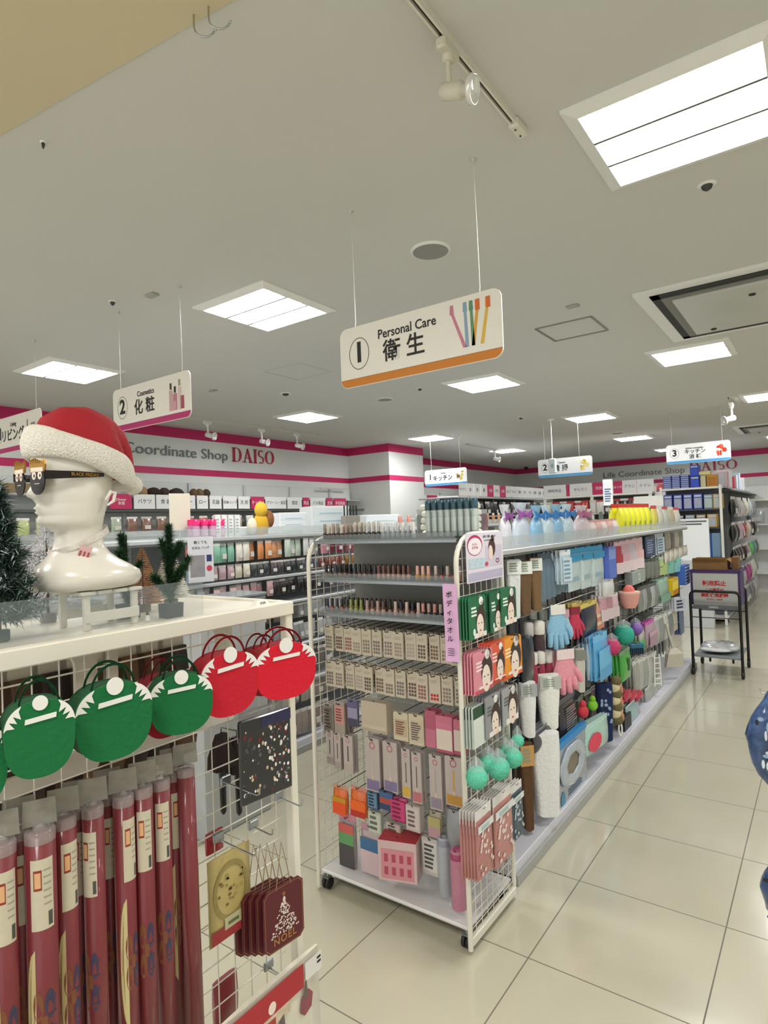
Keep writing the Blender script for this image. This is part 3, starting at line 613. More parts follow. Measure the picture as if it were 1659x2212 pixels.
# ---- tan wreath bag, red packets, big tote at the bottom
def flat_pack(w_, h_, d, col, x, y, z, rz, label, name='packet', cat='packet', deco=None, alpha=1.0, header=None, coat=.4, tilt=0):
    o = empty(name, label, cat, (x, y, z), rz); o.rotation_euler = (tilt, 0, rz)
    m = MB(); n = 8; rs = []
    for k in range(n+1):
        t = k/n; dd = d*(math.sin(PI*min(max(t, .06), .94)))**.5; ww = w_*(1-.02*math.sin(PI*t))
        rs.append([(-ww/2, -dd*.25, h_*t), (-ww*.3, -dd/2, h_*t), (ww*.3, -dd/2, h_*t), (ww/2, -dd*.25, h_*t), (ww/2, dd*.25, h_*t), (ww*.3, dd/2, h_*t), (-ww*.3, dd/2, h_*t), (-ww/2, dd*.25, h_*t)])
    m.loft(rs, C(col, .3, vary=.12, scale=30, coat=coat, alpha=alpha)); m.build('pouch', o)
    if deco: m = MB(); deco(m, w_, h_, -d/2-.0012); m.build('printed_front', o)
    if header: m = MB(); m.box((0, 0, h_+.012), (w_*.98, .002, .03), C(header, .5, vary=.1)); m.build('header_card', o)
    return o
def deco_wreath(m, w_, h_, y):
    m.ringf(0, h_*.55, w_*.42, h_*.34, .010, C('#93834d', .6, vary=.3, scale=60), y)
    R = random.Random(2)
    for k in range(22): m.oval((R.random()-.5)*w_*.6, h_*(.35+R.random()*.4), .003+.003*R.random(), .003, C(['#8a7a48', '#7a5230', '#a08f58'][k % 3], .6, vary=0), y-.0002, 7)
    m.rect(-w_*.48, h_*.02, w_*.48, h_*.17, C('#9c2f33', .5, vary=.2), y-.0004); m.rect(-w_*.18, h_*.12, w_*.25, h_*.26, C('#b9b58f', .5, vary=.2), y-.0006); m.rect(-w_*.1, h_*.16, w_*.15, h_*.20, C('#5f6b45', .5, vary=0), y-.0008)
y, z, w_, h_ = pxy(446, 538, 1836, 2020, -1.17)
flat_pack(w_, h_, .010, '#b3a266', -1.165, y, z, PI/2, 'tan gift bag with wreath print and red lower edge on net', 'gift_bag', 'gift bag', deco_wreath)
p = on_plane(487, 1850, 0, -1.19); flat_pack(.05, .05, .016, '#a52a35', -1.23, p.y, p.z, PI/2, 'small red packet behind the tan wreath bag')
p = on_plane(505, 2200, 0, -1.22); flat_pack(.07, .11, .03, '#7c1524', -1.25, p.y, p.z-.02, PI/2, 'dark red drawstring sack behind the net near bottom')
p = on_plane(452, 1668, 0, -1.3)
def tote_deco(m, w_, h_, y):
    m.rect(-w_*.5, h_*.86, w_*.28, h_*.995, C('#a91f2b', .4, vary=.12), y-.0002); m.rect(-w_*.5, h_*.80, w_*.12, h_*.86, C('#c9b7a0', .5, vary=.4, scale=80), y-.0002)
    m.oval(-.02, h_*.90, .012, .014, C('#e7d9cc', .5, vary=0), y-.0005); m.rect(-.10, h_*.76, -.01, h_*.84, C('#a3392e', .5, vary=.2), y-.0004)
    m.rect(w_*.30, h_*.88, w_*.495, h_*.985, C('#d9d8d4', .4, vary=.05), y-.0003)
    for k in range(2): m.rect(w_*.44, h_*(.925+.025*k), w_*.485, h_*(.94+.025*k), INK, y-.0006)
    G = C('#8b4a52', .6, vary=.3, scale=60); G2 = C('#6b5a55', .6, vary=.3, scale=60)
    for cx, cz, s in ((.01, .60, 1.0), (.09, .76, .6)):
        m.poly([(cx-.035*s, h_*cz-.02*s), (cx-.01*s, h_*cz-.045*s), (cx+.03*s, h_*cz-.03*s), (cx+.04*s, h_*cz+.02*s), (cx+.015*s, h_*cz+.05*s), (cx-.025*s, h_*cz+.03*s)], G, y-.0004)
        m.poly([(cx-.012*s, h_*cz+.02*s), (cx+.012*s, h_*cz+.02*s), (cx+.006*s, h_*cz+.09*s), (cx-.006*s, h_*cz+.085*s)], G2, y-.0006)
    for cx, cz in ((.085, .62), (-.03, .70)): m.add([(cx+.009*(1 if i % 2 == 0 else .4)*math.cos(PI*i/5), y-.0005, h_*cz+.009*(1 if i % 2 == 0 else .4)*math.sin(PI*i/5)) for i in range(10)], [tuple(range(10))], C('#8c7a55', .5, vary=0))
pr = on_plane(693, 2040, 0, -1.08)
flat_pack(.30, .42, .03, '#d3cebd', -1.09, pr.y-.155, pr.z-.42, PI/2, 'large cream tote with gift prints and red top at stand bottom', 'tote_bag', 'tote bag', tote_deco, coat=.2)
# broom heads behind the net
for px, py, lb in ((478, 1590, 'dark bristled hand brush hanging behind net, left'), (512, 1596, 'dark bristled hand brush hanging behind net, right')):
    p = on_plane(px, py, 0, -1.30); o = empty('hand_brush', lb, 'brush', (-1.30, p.y, p.z-.13)); o.scale = (.8, .8, .8)
    m = MB(); m.loft([[(s*.02*a, t*.034*a, z_) for s, t in ((-1, -1), (1, -1), (1, 1), (-1, 1))] for a, z_ in ((1.2, .06), (1.15, .10), (.5, .17))], C('#2a1916', .8, vary=.3, scale=90)); m.build('bristles', o)
    m = MB(); m.tube([(0, 0, .165), (.0, 0, .19), (.11, 0, .195)], .003, CHROME, 5); m.box((.115, 0, .195), (.006, .056, .056), SILV); m.build('hanging_wire', o)
    m = MB(); m.lathe([(.004, -.09), (.010, -.08), (.011, .02), (.014, .06)], C('#101014', .4, vary=0), 12); m.build('handle', o)
# ================================================================ GOODS ON TOP OF THE FRONT STAND
HX = -1.345
def needles(mb, path_fn, n, ln, cols, R, wdt=.0012, droop=.3):
    ms = [C(c, .7, vary=.1) for c in cols]
    for k in range(n):
        p, d = path_fn(R); t = Vector((R.uniform(-1, 1), R.uniform(-1, 1), R.uniform(-.6, 1)))
        v = (d*.8+t*.8).normalized()*ln*R.uniform(.6, 1.2); s = v.cross(Vector((R.random()-.5, R.random()-.5, 1))).normalized()*wdt
        mb.add([tuple(p-s), tuple(p+s), tuple(p+v)], [(0, 1, 2)], ms[R.randrange(len(ms))])
def cone_tree(name, label, loc, h, r, cols, n, ln, pot, potc, seed, wd=.0012, z0=.04, layers=0):
    R = random.Random(seed); o = empty(name, label, 'tree', loc)
    def fn(R):
        t = R.random()**.75; t = 1-t if R.random() < .0 else t; z = z0+(h-z0)*(1-t); rr = r*t
        if layers: rr *= .55+.45*abs(math.sin(layers*PI*(1-t)))
        a = R.uniform(0, 2*PI); k = R.uniform(.35, 1); return Vector((rr*k*math.cos(a), rr*k*math.sin(a), z)), Vector((math.cos(a), math.sin(a), -.1))
    m = MB(); needles(m, fn, n, ln, cols, R, wd); m.build('needles', o)
    m = MB(); m.tube([(0, 0, .01), (0, 0, h*.9)], [.004, .0015], C('#4a3826', .7, vary=0), 6); m.build('trunk', o)
    m = MB()
    if pot == 'square': m.box((0, 0, .018), (.036, .036, .036), C(potc, .7, vary=.15, scale=60), taper=1.08)
    else: m.lathe([(.016, 0), (.018, .004), (.018, .022), (.001, .022)], C(potc, .7, vary=.15, scale=80), 18)
    m.build('pot', o); return o
p = on_plane(16, 1385, 2, ZT); cone_tree('snowy_christmas_tree', 'dark green snow-dusted Christmas tree at left edge beside the mannequin head', (-1.325, .525, ZT), .315, .092, ['#12251c', '#1b3a2a', '#0e1d18', '#24483a', '#0f241b', '#cfdfe2', '#16302a', '#1a332a', '#5d7f78'], 9000, .027, 'round', '#3a3a38', 1, layers=5, wd=.0016)
cone_tree('white_tinsel_tree', 'white glittering tree behind the mannequin chin and neck', (-1.50, .70, ZT), .26, .085, ['#e9ecf0', '#cfd6dc', '#f6f8fb', '#b9a9b0', '#ffffff'], 3200, .016, 'round', '#8a8a86', 2, wd=.001)
def pine(name, label, loc, branches, seed, trunk=.2):
    R = random.Random(seed); o = empty(name, label, 'tree', loc); m = MB(); tr = MB(); TK = C('#3d2c1c', .8, vary=0)
    tr.tube([(0, 0, .03), (0, 0, trunk)], [.004, .002], TK, 6)
    for b0_, b1_, w0 in branches:
        a, b = Vector(b0_), Vector(b1_); tr.tube([a, b], [.0028, .001], TK, 5)
        def fn(R, a=a, b=b, w0=w0):
            t = R.random(); q = R.uniform(0, 2*PI); ax = (b-a).normalized(); s = ax.cross(Vector((.3, .9, .2))).normalized(); s2 = ax.cross(s)
            return a.lerp(b, t), (s*math.cos(q)+s2*math.sin(q))*w0+ax*.35
        needles(m, fn, int(17000*(b-a).length), .019, ['#1a3c1e', '#24502a', '#122c17', '#356b3a', '#1a3c1e'], R, .0014)
    m.build('needles', o); tr.build('trunk', o)
    m = MB(); m.box((0, 0, .017), (.035, .042, .034), C('#3c3c3e', .75, vary=.15, scale=70), taper=1.06); m.build('pot', o); return o
B1 = [((0, 0, .035), (0, 0, .215), 1), ((0, 0, .05), (.01, -.052, .10), .8), ((0, 0, .06), (.005, .05, .135), .8), ((0, 0, .075), (.03, .02, .12), .8), ((0, 0, .10), (-.03, .01, .15), .8), ((0, 0, .12), (0, .032, .172), .8), ((0, 0, .13), (0, -.02, .18), .7)]
p = on_plane(366, 1330, 2, ZT)
pine('mini_pine', 'mini green pine in dark square pot at right of the stand top', (-1.275, .878, ZT), B1, 11)
B2 = [((0, 0, .035), (0, -.012, .20), 1), ((0, 0, .05), (.01, -.038, .12), .8), ((0, 0, .07), (0, .035, .13), .7), ((0, 0, .09), (.02, -.03, .16), .8)]
pine('mini_pine', 'mini green pine in dark pot half hidden behind the mannequin shoulder', (-1.37, .825, ZT), B2, 12)
def brush_tree(label, loc, col, h, r, seed):
    R = random.Random(seed); o = empty('bottle_brush_tree', label, 'tree', loc); m = MB(); ms = [C(c, .8, vary=.1) for c in col]
    for k in range(26):
        t = k/25; z = .022+(h-.022)*t; rr = r*(1-t)**.85+.003
        for j in range(54):
            a = 2*PI*(j+R.random())/54; q = rr*R.uniform(.8, 1.05)
            m.add([(.002*math.cos(a), .002*math.sin(a), z), (q*math.cos(a-.035), q*math.sin(a-.035), z+R.uniform(-.002, .002)), (q*math.cos(a+.035), q*math.sin(a+.035), z+.002)], [(0, 1, 2)], ms[R.randrange(len(ms))])
    m.build('bristles', o); m = MB(); m.tube([(0, 0, .01), (0, 0, h+.004)], .0014, C('#6a5a3c', .5, .5, vary=0), 6); m.build('wire_stem', o)
    m = MB(); m.lathe([(.0185, 0), (.0185, .017), (.001, .018)], C('#6e5a45', .7, vary=.15), 18); m.build('wooden_base', o)
brush_tree('orange gold bottle brush tree between the two mini pines', (-1.44, .91, ZT), ['#c9925a', '#b97f45', '#d9ad78', '#a86e3a'], .165, .046, 5)
brush_tree('white bottle brush tree left of the right mini pine', (-1.48, 1.02, ZT), ['#e9e6de', '#f3f1ea', '#d9d3c6'], .17, .050, 6)
# ---- white crate stool
CRW = C('#dcd8cb', .5, vary=.08, scale=30)
o = empty('wooden_stool', 'small white wooden crate stool under the mannequin head', 'stool', (HX+.02, .728, ZT))
H = 1.569-ZT
for k, yy in enumerate((-.054, -.018, .018, .054)): m = MB(); m.rbox((0, yy, H-.004), (.125, .032, .008), CRW, .002); m.build('top_slat', o)
for a in (-.05, .05):
    for b in (-.055, .055): m = MB(); m.rbox((a, b, (H-.008)/2), (.012, .014, H-.008), CRW, .002); m.build('leg', o)
for a in (-.057, .057): m = MB(); m.rbox((a, 0, .028), (.005, .124, .022), CRW, .001); m.build('side_slat', o)
# ---- mannequin head
SKN = C('#e2ded2', .28, vary=.02, scale=6, coat=.3)
rings = [(1.569, .632, .800, .072, 0, 0), (1.574, .604, .828, .094, 0, 0), (1.590, .598, .834, .106, 0, 0), (1.606, .602, .828, .104, 0, 0), (1.620, .608, .806, .090, 0, 0), (1.634, .619, .782, .070, 0, 0), (1.648, .632, .765, .054, 0, 0),
         (1.662, .641, .754, .047, 0, 0), (1.680, .647, .748, .044, 0, 0), (1.696, .648, .747, .044, 0, 0), (1.704, .640, .747, .046, 0, 0), (1.709, .622, .747, .049, .000, .4), (1.714, .612, .748, .052, .004, .45), (1.721, .609, .749, .055, .006, .4), (1.729, .611, .750, .057, .004, .4),
         (1.735, .611, .752, .058, .002, .35), (1.740, .608, .753, .059, .008, .35), (1.7445, .609, .755, .060, .004, .35), (1.749, .607, .756, .061, .010, .33), (1.754, .609, .758, .062, .005, .3), (1.760, .607, .760, .063, .004, .25), (1.767, .605, .763, .064, .010, .22), (1.773, .603, .765, .065, .020, .20),
         (1.779, .602, .767, .066, .020, .18), (1.787, .603, .769, .067, .015, .17), (1.797, .603, .771, .068, .010, .17), (1.808, .603, .773, .069, .006, .18), (1.818, .599, .774, .070, .002, .3), (1.832, .595, .774, .071, 0, .3), (1.850, .596, .771, .070, 0, .3), (1.870, .603, .765, .066, 0, .3), (1.888, .620, .753, .057, 0, .3), (1.902, .643, .735, .042, 0, .3), (1.910, .668, .712, .02, 0, .3)]
N = 40; rs = []
for z, yf, yk, w_, bump, bw in rings:
    cy, d = (yf+yk)/2, (yk-yf)/2; q = []
    for j in range(N):
        a = 2*PI*j/N-PI/2; x = w_*math.cos(a)*(1-.30*max(0, -math.sin(a))**1.5*(z > 1.705)); y = cy+d*math.sin(a); da = abs((a+PI/2+PI) % (2*PI)-PI)
        if bump: y -= bump*math.exp(-(da/bw)**2)
        if 1.79 < z < 1.815 and .25 < da < .75: y += .0045*math.exp(-((da-.48)/.16)**2)   # eye hollows
        if 1.76 < z < 1.80 and abs(da-PI/2) < .35: x *= 1+.03*math.exp(-((da-PI/2)/.15)**2)
        q.append((x, y-.70, z-1.569))
    rs.append(q)
o = empty('mannequin_head', 'white mannequin head bust wearing a Santa hat and novelty sunglasses', 'mannequin head', (HX, .70, 1.569), .12)
m = MB(); m.loft(rs, SKN); m.build('head_and_shoulders', o)
for s in (-1, 1):
    m = MB(); pts = [(s*.067, .018, .196), (s*.074, .026, .214), (s*.074, .036, .212), (s*.072, .034, .194), (s*.067, .022, .184)]
    m.tube([Vector(p) for p in pts], [.003, .0045, .0045, .004, .0025], SKN, 8); m.build('ear', o)
hat = empty('santa_hat', 'red Santa hat with wide white fur band on the mannequin head', 'hat', (HX, .70, 1.80), .12)
RV = C('#9c0c1c', .8, vary=.10, scale=60, bump=.3); FUR = C('#e8e4d8', .95, vary=.08, scale=220, bump=.8)
m = MB(); n = 36; R = random.Random(4); rs = []
for k in range(n):
    a = 2*PI*k/n; cx, cy = .083*math.cos(a), .006+.108*math.sin(a); cz = .053-.036*math.sin(a); r1 = .031+.004*math.sin(3*a); q = []
    for j in range(12):
        b = 2*PI*j/12; rr = (.014+.0015*R.random())*math.cos(b); zz = (r1+.001*R.random())*math.sin(b); L = math.hypot(math.cos(a), math.sin(a))
        q.append((cx+rr*math.cos(a), cy+rr*math.sin(a), cz+zz))
    rs.append(q)
rs.append(rs[0]); m.loft(rs, FUR, cap=False); m.build('fur_band', hat)
m = MB(); sp = [(0, .004, .050, .080, .104, .34), (0, .007, .076, .083, .107, .36), (0, .016, .100, .082, .102, .45), (0, .030, .116, .074, .088, .65), (0, .050, .122, .062, .068, .95), (0, .074, .116, .050, .052, 1.3), (0, .096, .098, .040, .040, 1.75), (0, .110, .074, .032, .032, 2.2), (0, .119, .048, .024, .024, 2.6), (0, .125, .022, .013, .013, 2.8)]
rs = []
for x, y, z, rx, ry, t in sp:
    rs.append([(x+rx*(1+.035*math.sin(5*2*PI*k/28+y*60))*math.cos(2*PI*k/28), y+ry*math.sin(2*PI*k/28)*math.cos(t), z-ry*math.sin(2*PI*k/28)*math.sin(t)) for k in range(28)])
m.loft(rs, RV); m.build('red_cap', hat)
m = MB(); m.ball((.012, .132, .004), .023, FUR, 18, 12, jit=.12, seed=3); m.build('pompom', hat)
sg = empty('novelty_sunglasses', 'dark party sunglasses with printed faces and gold spiked tops on the mannequin', 'sunglasses', (HX+.012, .590, 1.802), .12)
LN = C('#1d1213', .25, vary=.1); GO = C('#a67c33', .35, .6, vary=.2, scale=300); CRM = C('#e8d8c4', .5, vary=0)
for s in (-1, 1):
    R4 = Matrix.Translation((s*.031, .0, .003)) @ Matrix.Rotation(s*.10, 4, 'Z')
    m = MB(); m.oval(0, -.002, .021, .028, LN, -.0015, 26, M=R4, th=.003); L = m.build('lens', sg)
    m = MB()
    for e in (-1, 1): m.oval(e*.0085, .010, .0062, .009, CRM, -.0022, 16, M=R4); m.oval(e*.0085+.001, .009, .0022, .0035, LN, -.0025, 10, M=R4)
    for e in (-1, 0, 1): m.rect(e*.005-.0022, -.008-abs(e)*.0, e*.005+.0022, -.0065, CRM, -.0022, M=R4)
    m.build('printed_face', L)
    m = MB(); pts = [(-.020, .018)]
    for k in range(9): pts += [(-.021+.0053*k, .043+.003*math.sin(k*.8)), (-.0185+.0053*k, .032)]
    pts += [(.022, .018)]
    m.poly(pts[::-1], GO, -.0018, .0035, M=R4); m.rect(-.018, .017, .018, .026, CRM, -.0022, M=R4); m.build('gold_crown', sg)
m = MB(); m.box((0, 0, .012), (.022, .003, .006), LN); m.build('bridge', sg)
for s in (-1, 1):
    m = MB(); m.add([(s*.053, 0, .004), (s*.053, 0, .022), (s*.073, .06, .022), (s*.073, .06, .008), (s*.0745, .12, .021), (s*.0745, .12, .013), (s*.055, 0, .004), (s*.055, 0, .022), (s*.075, .06, .022), (s*.075, .06, .008), (s*.0765, .12, .021), (s*.0765, .12, .013)],
                    [(0, 1, 2, 3), (3, 2, 4, 5), (6, 9, 8, 7), (9, 11, 10, 8), (1, 7, 8, 2), (2, 8, 10, 4), (0, 3, 9, 6), (3, 5, 11, 9)], LN)
    ar = m.build('temple_arm', sg)
text('BLACK FRIDAY', .0095, GO, sg, (.0768, .075, .015), (PI/2, 0, PI/2), ext=.0002, off=.0002)
nt_ = empty('bead_necklace', 'thin printed ribbon with pink striped tag around the mannequin neck', 'necklace', (HX, .70, 1.65))
m = MB(); n = 30; rs = []
for k in range(n+1):
    a = 2*PI*k/n; d = .060; w_ = .0505; cy = -.002; z = .036+.026*math.sin(a)+.0
    rs.append([(w_*1.02*math.cos(a), cy+d*math.sin(a), z), (w_*1.10*math.cos(a), cy+d*1.06*math.sin(a), z-.013)])
m.loft(rs, C('#cfc9bd', .3, vary=.35, scale=160, alpha=.85), cap=False, closed=False); m.build('ribbon', nt_)
m = MB(); T = Matrix.Translation((.058, -.020, .004)) @ Matrix.Rotation(PI/2-.55, 4, 'Z') @ Matrix.Rotation(.35, 4, 'Y')
m.rect(-.012, -.034, .012, .012, C('#d9b0ac', .5, vary=0), 0, M=T)
for k in range(3): m.rect(-.010+.008*k, -.030, -.006+.008*k, .000, C('#a8474e', .5, vary=0), -.0008, M=T)
m.build('price_tag', nt_)
# small snowman figurine and clear trays at the back of the stand top
o = empty('snowman_figurine', 'tiny white and black figurine on the stand top right of the stool', 'figurine', (-1.26, .806, ZT))
m = MB(); m.ball((0, 0, .006), .006, WHITE, 12, 8); m.ball((0, 0, .014), .0042, WHITE, 12, 8); m.build('body', o); m = MB(); m.lathe([(.005, .017), (.005, .018), (.003, .018), (.003, .023), (.0001, .023)], BLACK, 12); m.build('top_hat', o)
TRAY = C('#aeb6ba', .15, vary=.1, alpha=.55)
for k, (x, y, s) in enumerate(((-1.66, .95, .26), (-1.66, 1.06, .20))):
    m = MB(); m.rbox((0, 0, .012), (.10, s, .024), TRAY, .004)
    tag(m.build('acrylic_tray', None, (x, y-.18, ZT)), ('clear acrylic tray on the stand top behind the trees, near', 'clear acrylic tray on the stand top behind the trees, far')[k], 'tray', 'clear trays')
# small price card hanging at the stand front corner
y, z, w_, h_ = pxy(560, 596, 1296, 1306, -1.2)
o = empty('price_card', 'small white price card at the far corner of the stand top', 'card', (-1.23, 1.12, ZT)); m = MB(); m.box((0, 0, .006), (.02, .055, .012), WHITE, taper=.6); m.build('card', o); text('¥100', .009, INK, o, (.0102, 0, .006), (PI/2, 0, PI/2), ext=.0002)
# ================================================================ PRODUCT BUILDERS
def rectX(px0, px1, py0, py1, X): return pxy(px0, px1, py0, py1, X)
def rectY(px0, px1, py0, py1, Y):
    cy = (py0+py1)/2; cx = (px0+px1)/2
    a = on_plane(px0, cy, 1, Y); b = on_plane(px1, cy, 1, Y); t = on_plane(cx, py0, 1, Y).z; q = on_plane(cx, py1, 1, Y).z
    return (a.x+b.x)/2, q, b.x-a.x, t-q
def text_lines(m, x0, x1, z0, z1, n, y, col='#5a5a5c'):
    k = C(col, .5, vary=0)
    for i in range(n):
        z = z1-(z1-z0)*(i+.5)/n; t = (z1-z0)/n*.28; R = random.Random(i*7+n); m.rect(x0, z-t, x0+(x1-x0)*(.65+.35*R.random()), z+t, k, y)
def face_print(m, w, h, y, cx=.12, cz=.30, s=1.0):
    """simple portrait print: hair, face, neck"""
    r = w*.26*s; X = cx*w; Z = h*cz
    m.oval(X+r*.12, Z+r*.55, r*1.0, r*1.25, C('#3a2c28', .5, vary=0), y, 16); m.oval(X+r*.5, Z+r*1.9, r*.38, r*.36, C('#3a2c28', .5, vary=0), y, 12)
    zb = max(Z-r*2.0, h*.012); m.rect(X-r*1.3, h*.012, min(X+r*1.5, w*.48), h*.012+max(.001, r*.45), C('#e9e4e0', .5, vary=0), y-.0001); m.poly([(X-r*.45, zb), (X+r*.7, zb), (X+r*.4, Z-r*.6), (X-r*.3, Z-r*.6)], C('#d9c2b4', .5, vary=0), y-.0002)
    m.oval(X-r*.05, Z, r*.72, r*1.05, C('#ead9cd', .5, vary=0), y-.0004, 16)
    for e in (-1, 1): m.oval(X-r*.05+e*r*.3, Z+r*.18, r*.13, r*.06, C('#4a3a36', .5, vary=0), y-.0006, 8)
    m.oval(X-r*.05, Z-r*.5, r*.2, r*.08, C('#b0524e', .5, vary=0), y-.0006, 8)
# deco functions: (m, w, h, y)
def d_palette(col, rows=4, top='#d9d2c2'):
    def f(m, w, h, y):
        k = C(col, .4, vary=.15)
        text_lines(m, -w*.36, w*.3, h*.70, h*.82, 2, y, '#a59a88')
        for i in range(3):
            for j in range(rows):
                m.rect(-w*.36+w*.25*i, h*.10+h*.13*j, -w*.36+w*.25*i+w*.19, h*.10+h*.13*j+h*.095, k, y)
    return f
def d_lines(bg, ink, n=6, a=.1, b=.9):
    def f(m, w, h, y): m.rect(-w*.42, h*a, w*.42, h*b, C(bg, .4, vary=.08), y); text_lines(m, -w*.34, w*.3, h*(a+.05), h*(b-.05), n, y-.0003, ink)
    return f
def d_band(cols):
    def f(m, w, h, y):
        z = 0
        for c, t in cols: m.rect(-w*.46, h*z, w*.46, h*(z+t), C(c, .4, vary=.08), y); z += t
    return f
def d_face(hd, s=1.0, drop=None, foot=None):
    def f(m, w, h, y):
        face_print(m, w, h, y, s=s*1.15); m.oval(w*.2, h*.87, w*.13, w*.12, C('#efefe9', .4, vary=0), y, 14)
        text_lines(m, -w*.4, -w*.02, h*.52, h*.78, 3, y, hd)
        if drop: m.oval(-w*.26, h*.17, w*.1, w*.13, C(drop, .4, vary=0), y, 14); m.oval(-w*.26, h*.17, w*.075, w*.10, C('#dfeee4', .4, vary=0), y-.0003, 14)
        if foot: m.rect(-w*.48, h*.01, w*.48, h*.09, C(foot, .4, vary=0), y-.0003)
    return f
def d_brush(stick, base, n=1):
    def f(m, w, h, y):
        m.rect(-w*.44, h*.03, w*.44, h*.22, C(base, .4, vary=.2), y)
        for i in range(n): x = -w*.2+w*.4*i/(max(n-1, 1)) if n > 1 else 0; m.rect(x-w*.05, h*.25, x+w*.05, h*.72, C(stick, .4, vary=0), y); m.oval(x, h*.26, w*.09, h*.05, C('#c9b6a4', .5, vary=0), y-.0003, 10)
        m.ringf(0, h*.86, w*.2, w*.2, w*.05, C('#b34a64', .4, vary=0), y, 12)
    return f
def card(w, h, col, deco=None, d=.006, name='blister_card', cat='packet', blister=None, hole=True, coat=.2):
    o = empty(name, '', cat); m = MB(); c = min(w, h)*.06
    m.poly([(-w/2, 0), (w/2, 0), (w/2, h-c), (w/2-c, h), (-w/2+c, h), (-w/2, h-c)], C(col, .4, vary=.05, scale=40, coat=coat), -d/2, d)
    if hole: m.oval(0, h*.955, w*.09, .003, C('#3a3836', .5, vary=0), -d/2-.0003, 10)
    m.build('backing_card', o)
    if deco: m = MB(); deco(m, w, h, -d/2-.0006); m.build('printed_front', o)
    if blister:
        m = MB(); bw, bh, bd, z0 = blister; m.loft([[(-bw/2, -d/2, z0), (bw/2, -d/2, z0), (bw/2, -d/2, z0+bh), (-bw/2, -d/2, z0+bh)], [(-bw/2*.9, -d/2-bd, z0+bh*.05), (bw/2*.9, -d/2-bd, z0+bh*.05), (bw/2*.9, -d/2-bd, z0+bh*.95), (-bw/2*.9, -d/2-bd, z0+bh*.95)]][::-1], FILM(), smooth=False); m.build('blister', o)
    return o
def pack(w, h, d, col, header=None, deco=None, alpha=1.0, name='packet', cat=None, coat=.5, rough=.3, vary=.15):
    """soft film bag with optional printed header card"""
    o = empty(name, '', cat or name.replace('_', ' ')); m = MB(); n = 7; rs = []; R = random.Random(int(w*9999+h*777)); hh = h*(.86 if header else 1)
    for k in range(n+1):
        t = k/n; dd = d*(math.sin(PI*min(max(t, .05), .95)))**.6; q = [1-.03*R.random() for _ in range(2)]
        rs.append([(-w/2*q[0], -dd*.2, hh*t), (-w*.3, -dd/2*q[1], hh*t), (w*.3, -dd/2*q[0], hh*t), (w/2*q[1], -dd*.2, hh*t), (w/2*q[1], dd*.2, hh*t), (w*.3, dd/2, hh*t), (-w*.3, dd/2, hh*t), (-w/2*q[0], dd*.2, hh*t)])
    m.loft(rs, C(col, rough, vary=vary, scale=35, coat=coat, alpha=alpha, bump=.15)); m.build('bag', o)
    if header: m = MB(); m.box((0, 0, h*.90), (w*1.02, .0025, h*.20), C(header, .45, vary=.12, scale=50)); m.build('header_card', o)
    if deco: m = MB(); deco(m, w, hh, -d/2-.0015); m.build('printed_front', o)
    return o
def towel(w, h, d, col, cardc=None, deco=None, fold=5, taper=.8, name='folded_towel', cat='towel', seed=1):
    """cloth folded lengthwise, hanging"""
    o = empty(name, '', cat); m = MB(); rs = []; R = random.Random(seed); n = 9; ph = [R.uniform(0, 6) for _ in range(4)]
    for k in range(n+1):
        t = k/n; q = []; ww = w*(taper+(1-taper)*min(1, t*1.6)) if taper < 1 else w; ww *= 1-.04*math.sin(t*5+ph[0])
        for j in range(20):
            a = 2*PI*j/20; x = math.cos(a); y = math.sin(a); e = math.copysign(abs(x)**.6, x)
            q.append((ww/2*e, d/2*math.copysign(abs(y)**.7, y)*(1+.14*math.sin(fold*a+ph[1]+t*1.5)), h*t+(.012*math.sin(x*2+ph[2]) if k == 0 else 0)))
        rs.append(q)
    m.loft(rs, C(col, .9, vary=.07, scale=60, bump=.4)); m.build('cloth', o)
    if cardc: m = MB(); m.box((0, -d/2-.002, h*.86), (w*1.0, .002, h*.24), C(cardc, .5, vary=.04)); text_lines(m, -w*.35, w*.35, h*.78, h*.95, 4, -d/2-.004, '#8a9a8a'); m.build('header_card', o)
    if deco: m = MB(); deco(m, w, h, -d/2*1.16-.001); m.build('pattern', o)
    return o
def glove(w, h, col, cuff='#e6e2dc'):
    o = empty('exfoliating_glove', '', 'glove'); K = C(col, .9, vary=.08, scale=80, bump=.4); m = MB()
    m.loft([[(x*w/2*s, y*.012, z*h) for x, y in ((-1, -.6), (-.5, -1), (.5, -1), (1, -.6), (1, .6), (.5, 1), (-.5, 1), (-1, .6))] for s, z in ((.60, 1.0), (.62, .85), (.66, .72), (.86, .58), (.92, .45), (.84, .36))][::-1], K); m.build('palm', o)
    for i, (x, L, a) in enumerate(((-.32, .30, -.12), (-.11, .36, -.03), (.11, .34, .05), (.31, .27, .15))):
        m = MB(); m.tube([(x*w, 0, .42*h), (x*w+a*L*h*.5, -.004, (.42-L*.5)*h), (x*w+a*L*h, -.007, (.42-L)*h), (x*w+a*L*h*1.05, -.007, (.42-L-.02)*h)], [w*.115, w*.115, w*.10, w*.05], K, 10); m.build('finger', o)
    m = MB(); m.tube([(.36*w, 0, .58*h), (.50*w, -.006, .46*h), (.56*w, -.010, .32*h), (.57*w, -.010, .28*h)], [w*.11, w*.11, w*.10, w*.05], K, 10); m.build('thumb', o)
    m = MB(); m.box((0, -.014, h*.92), (w*.66, .003, h*.22), C(cuff, .5, vary=.1)); m.build('header_card', o); return o
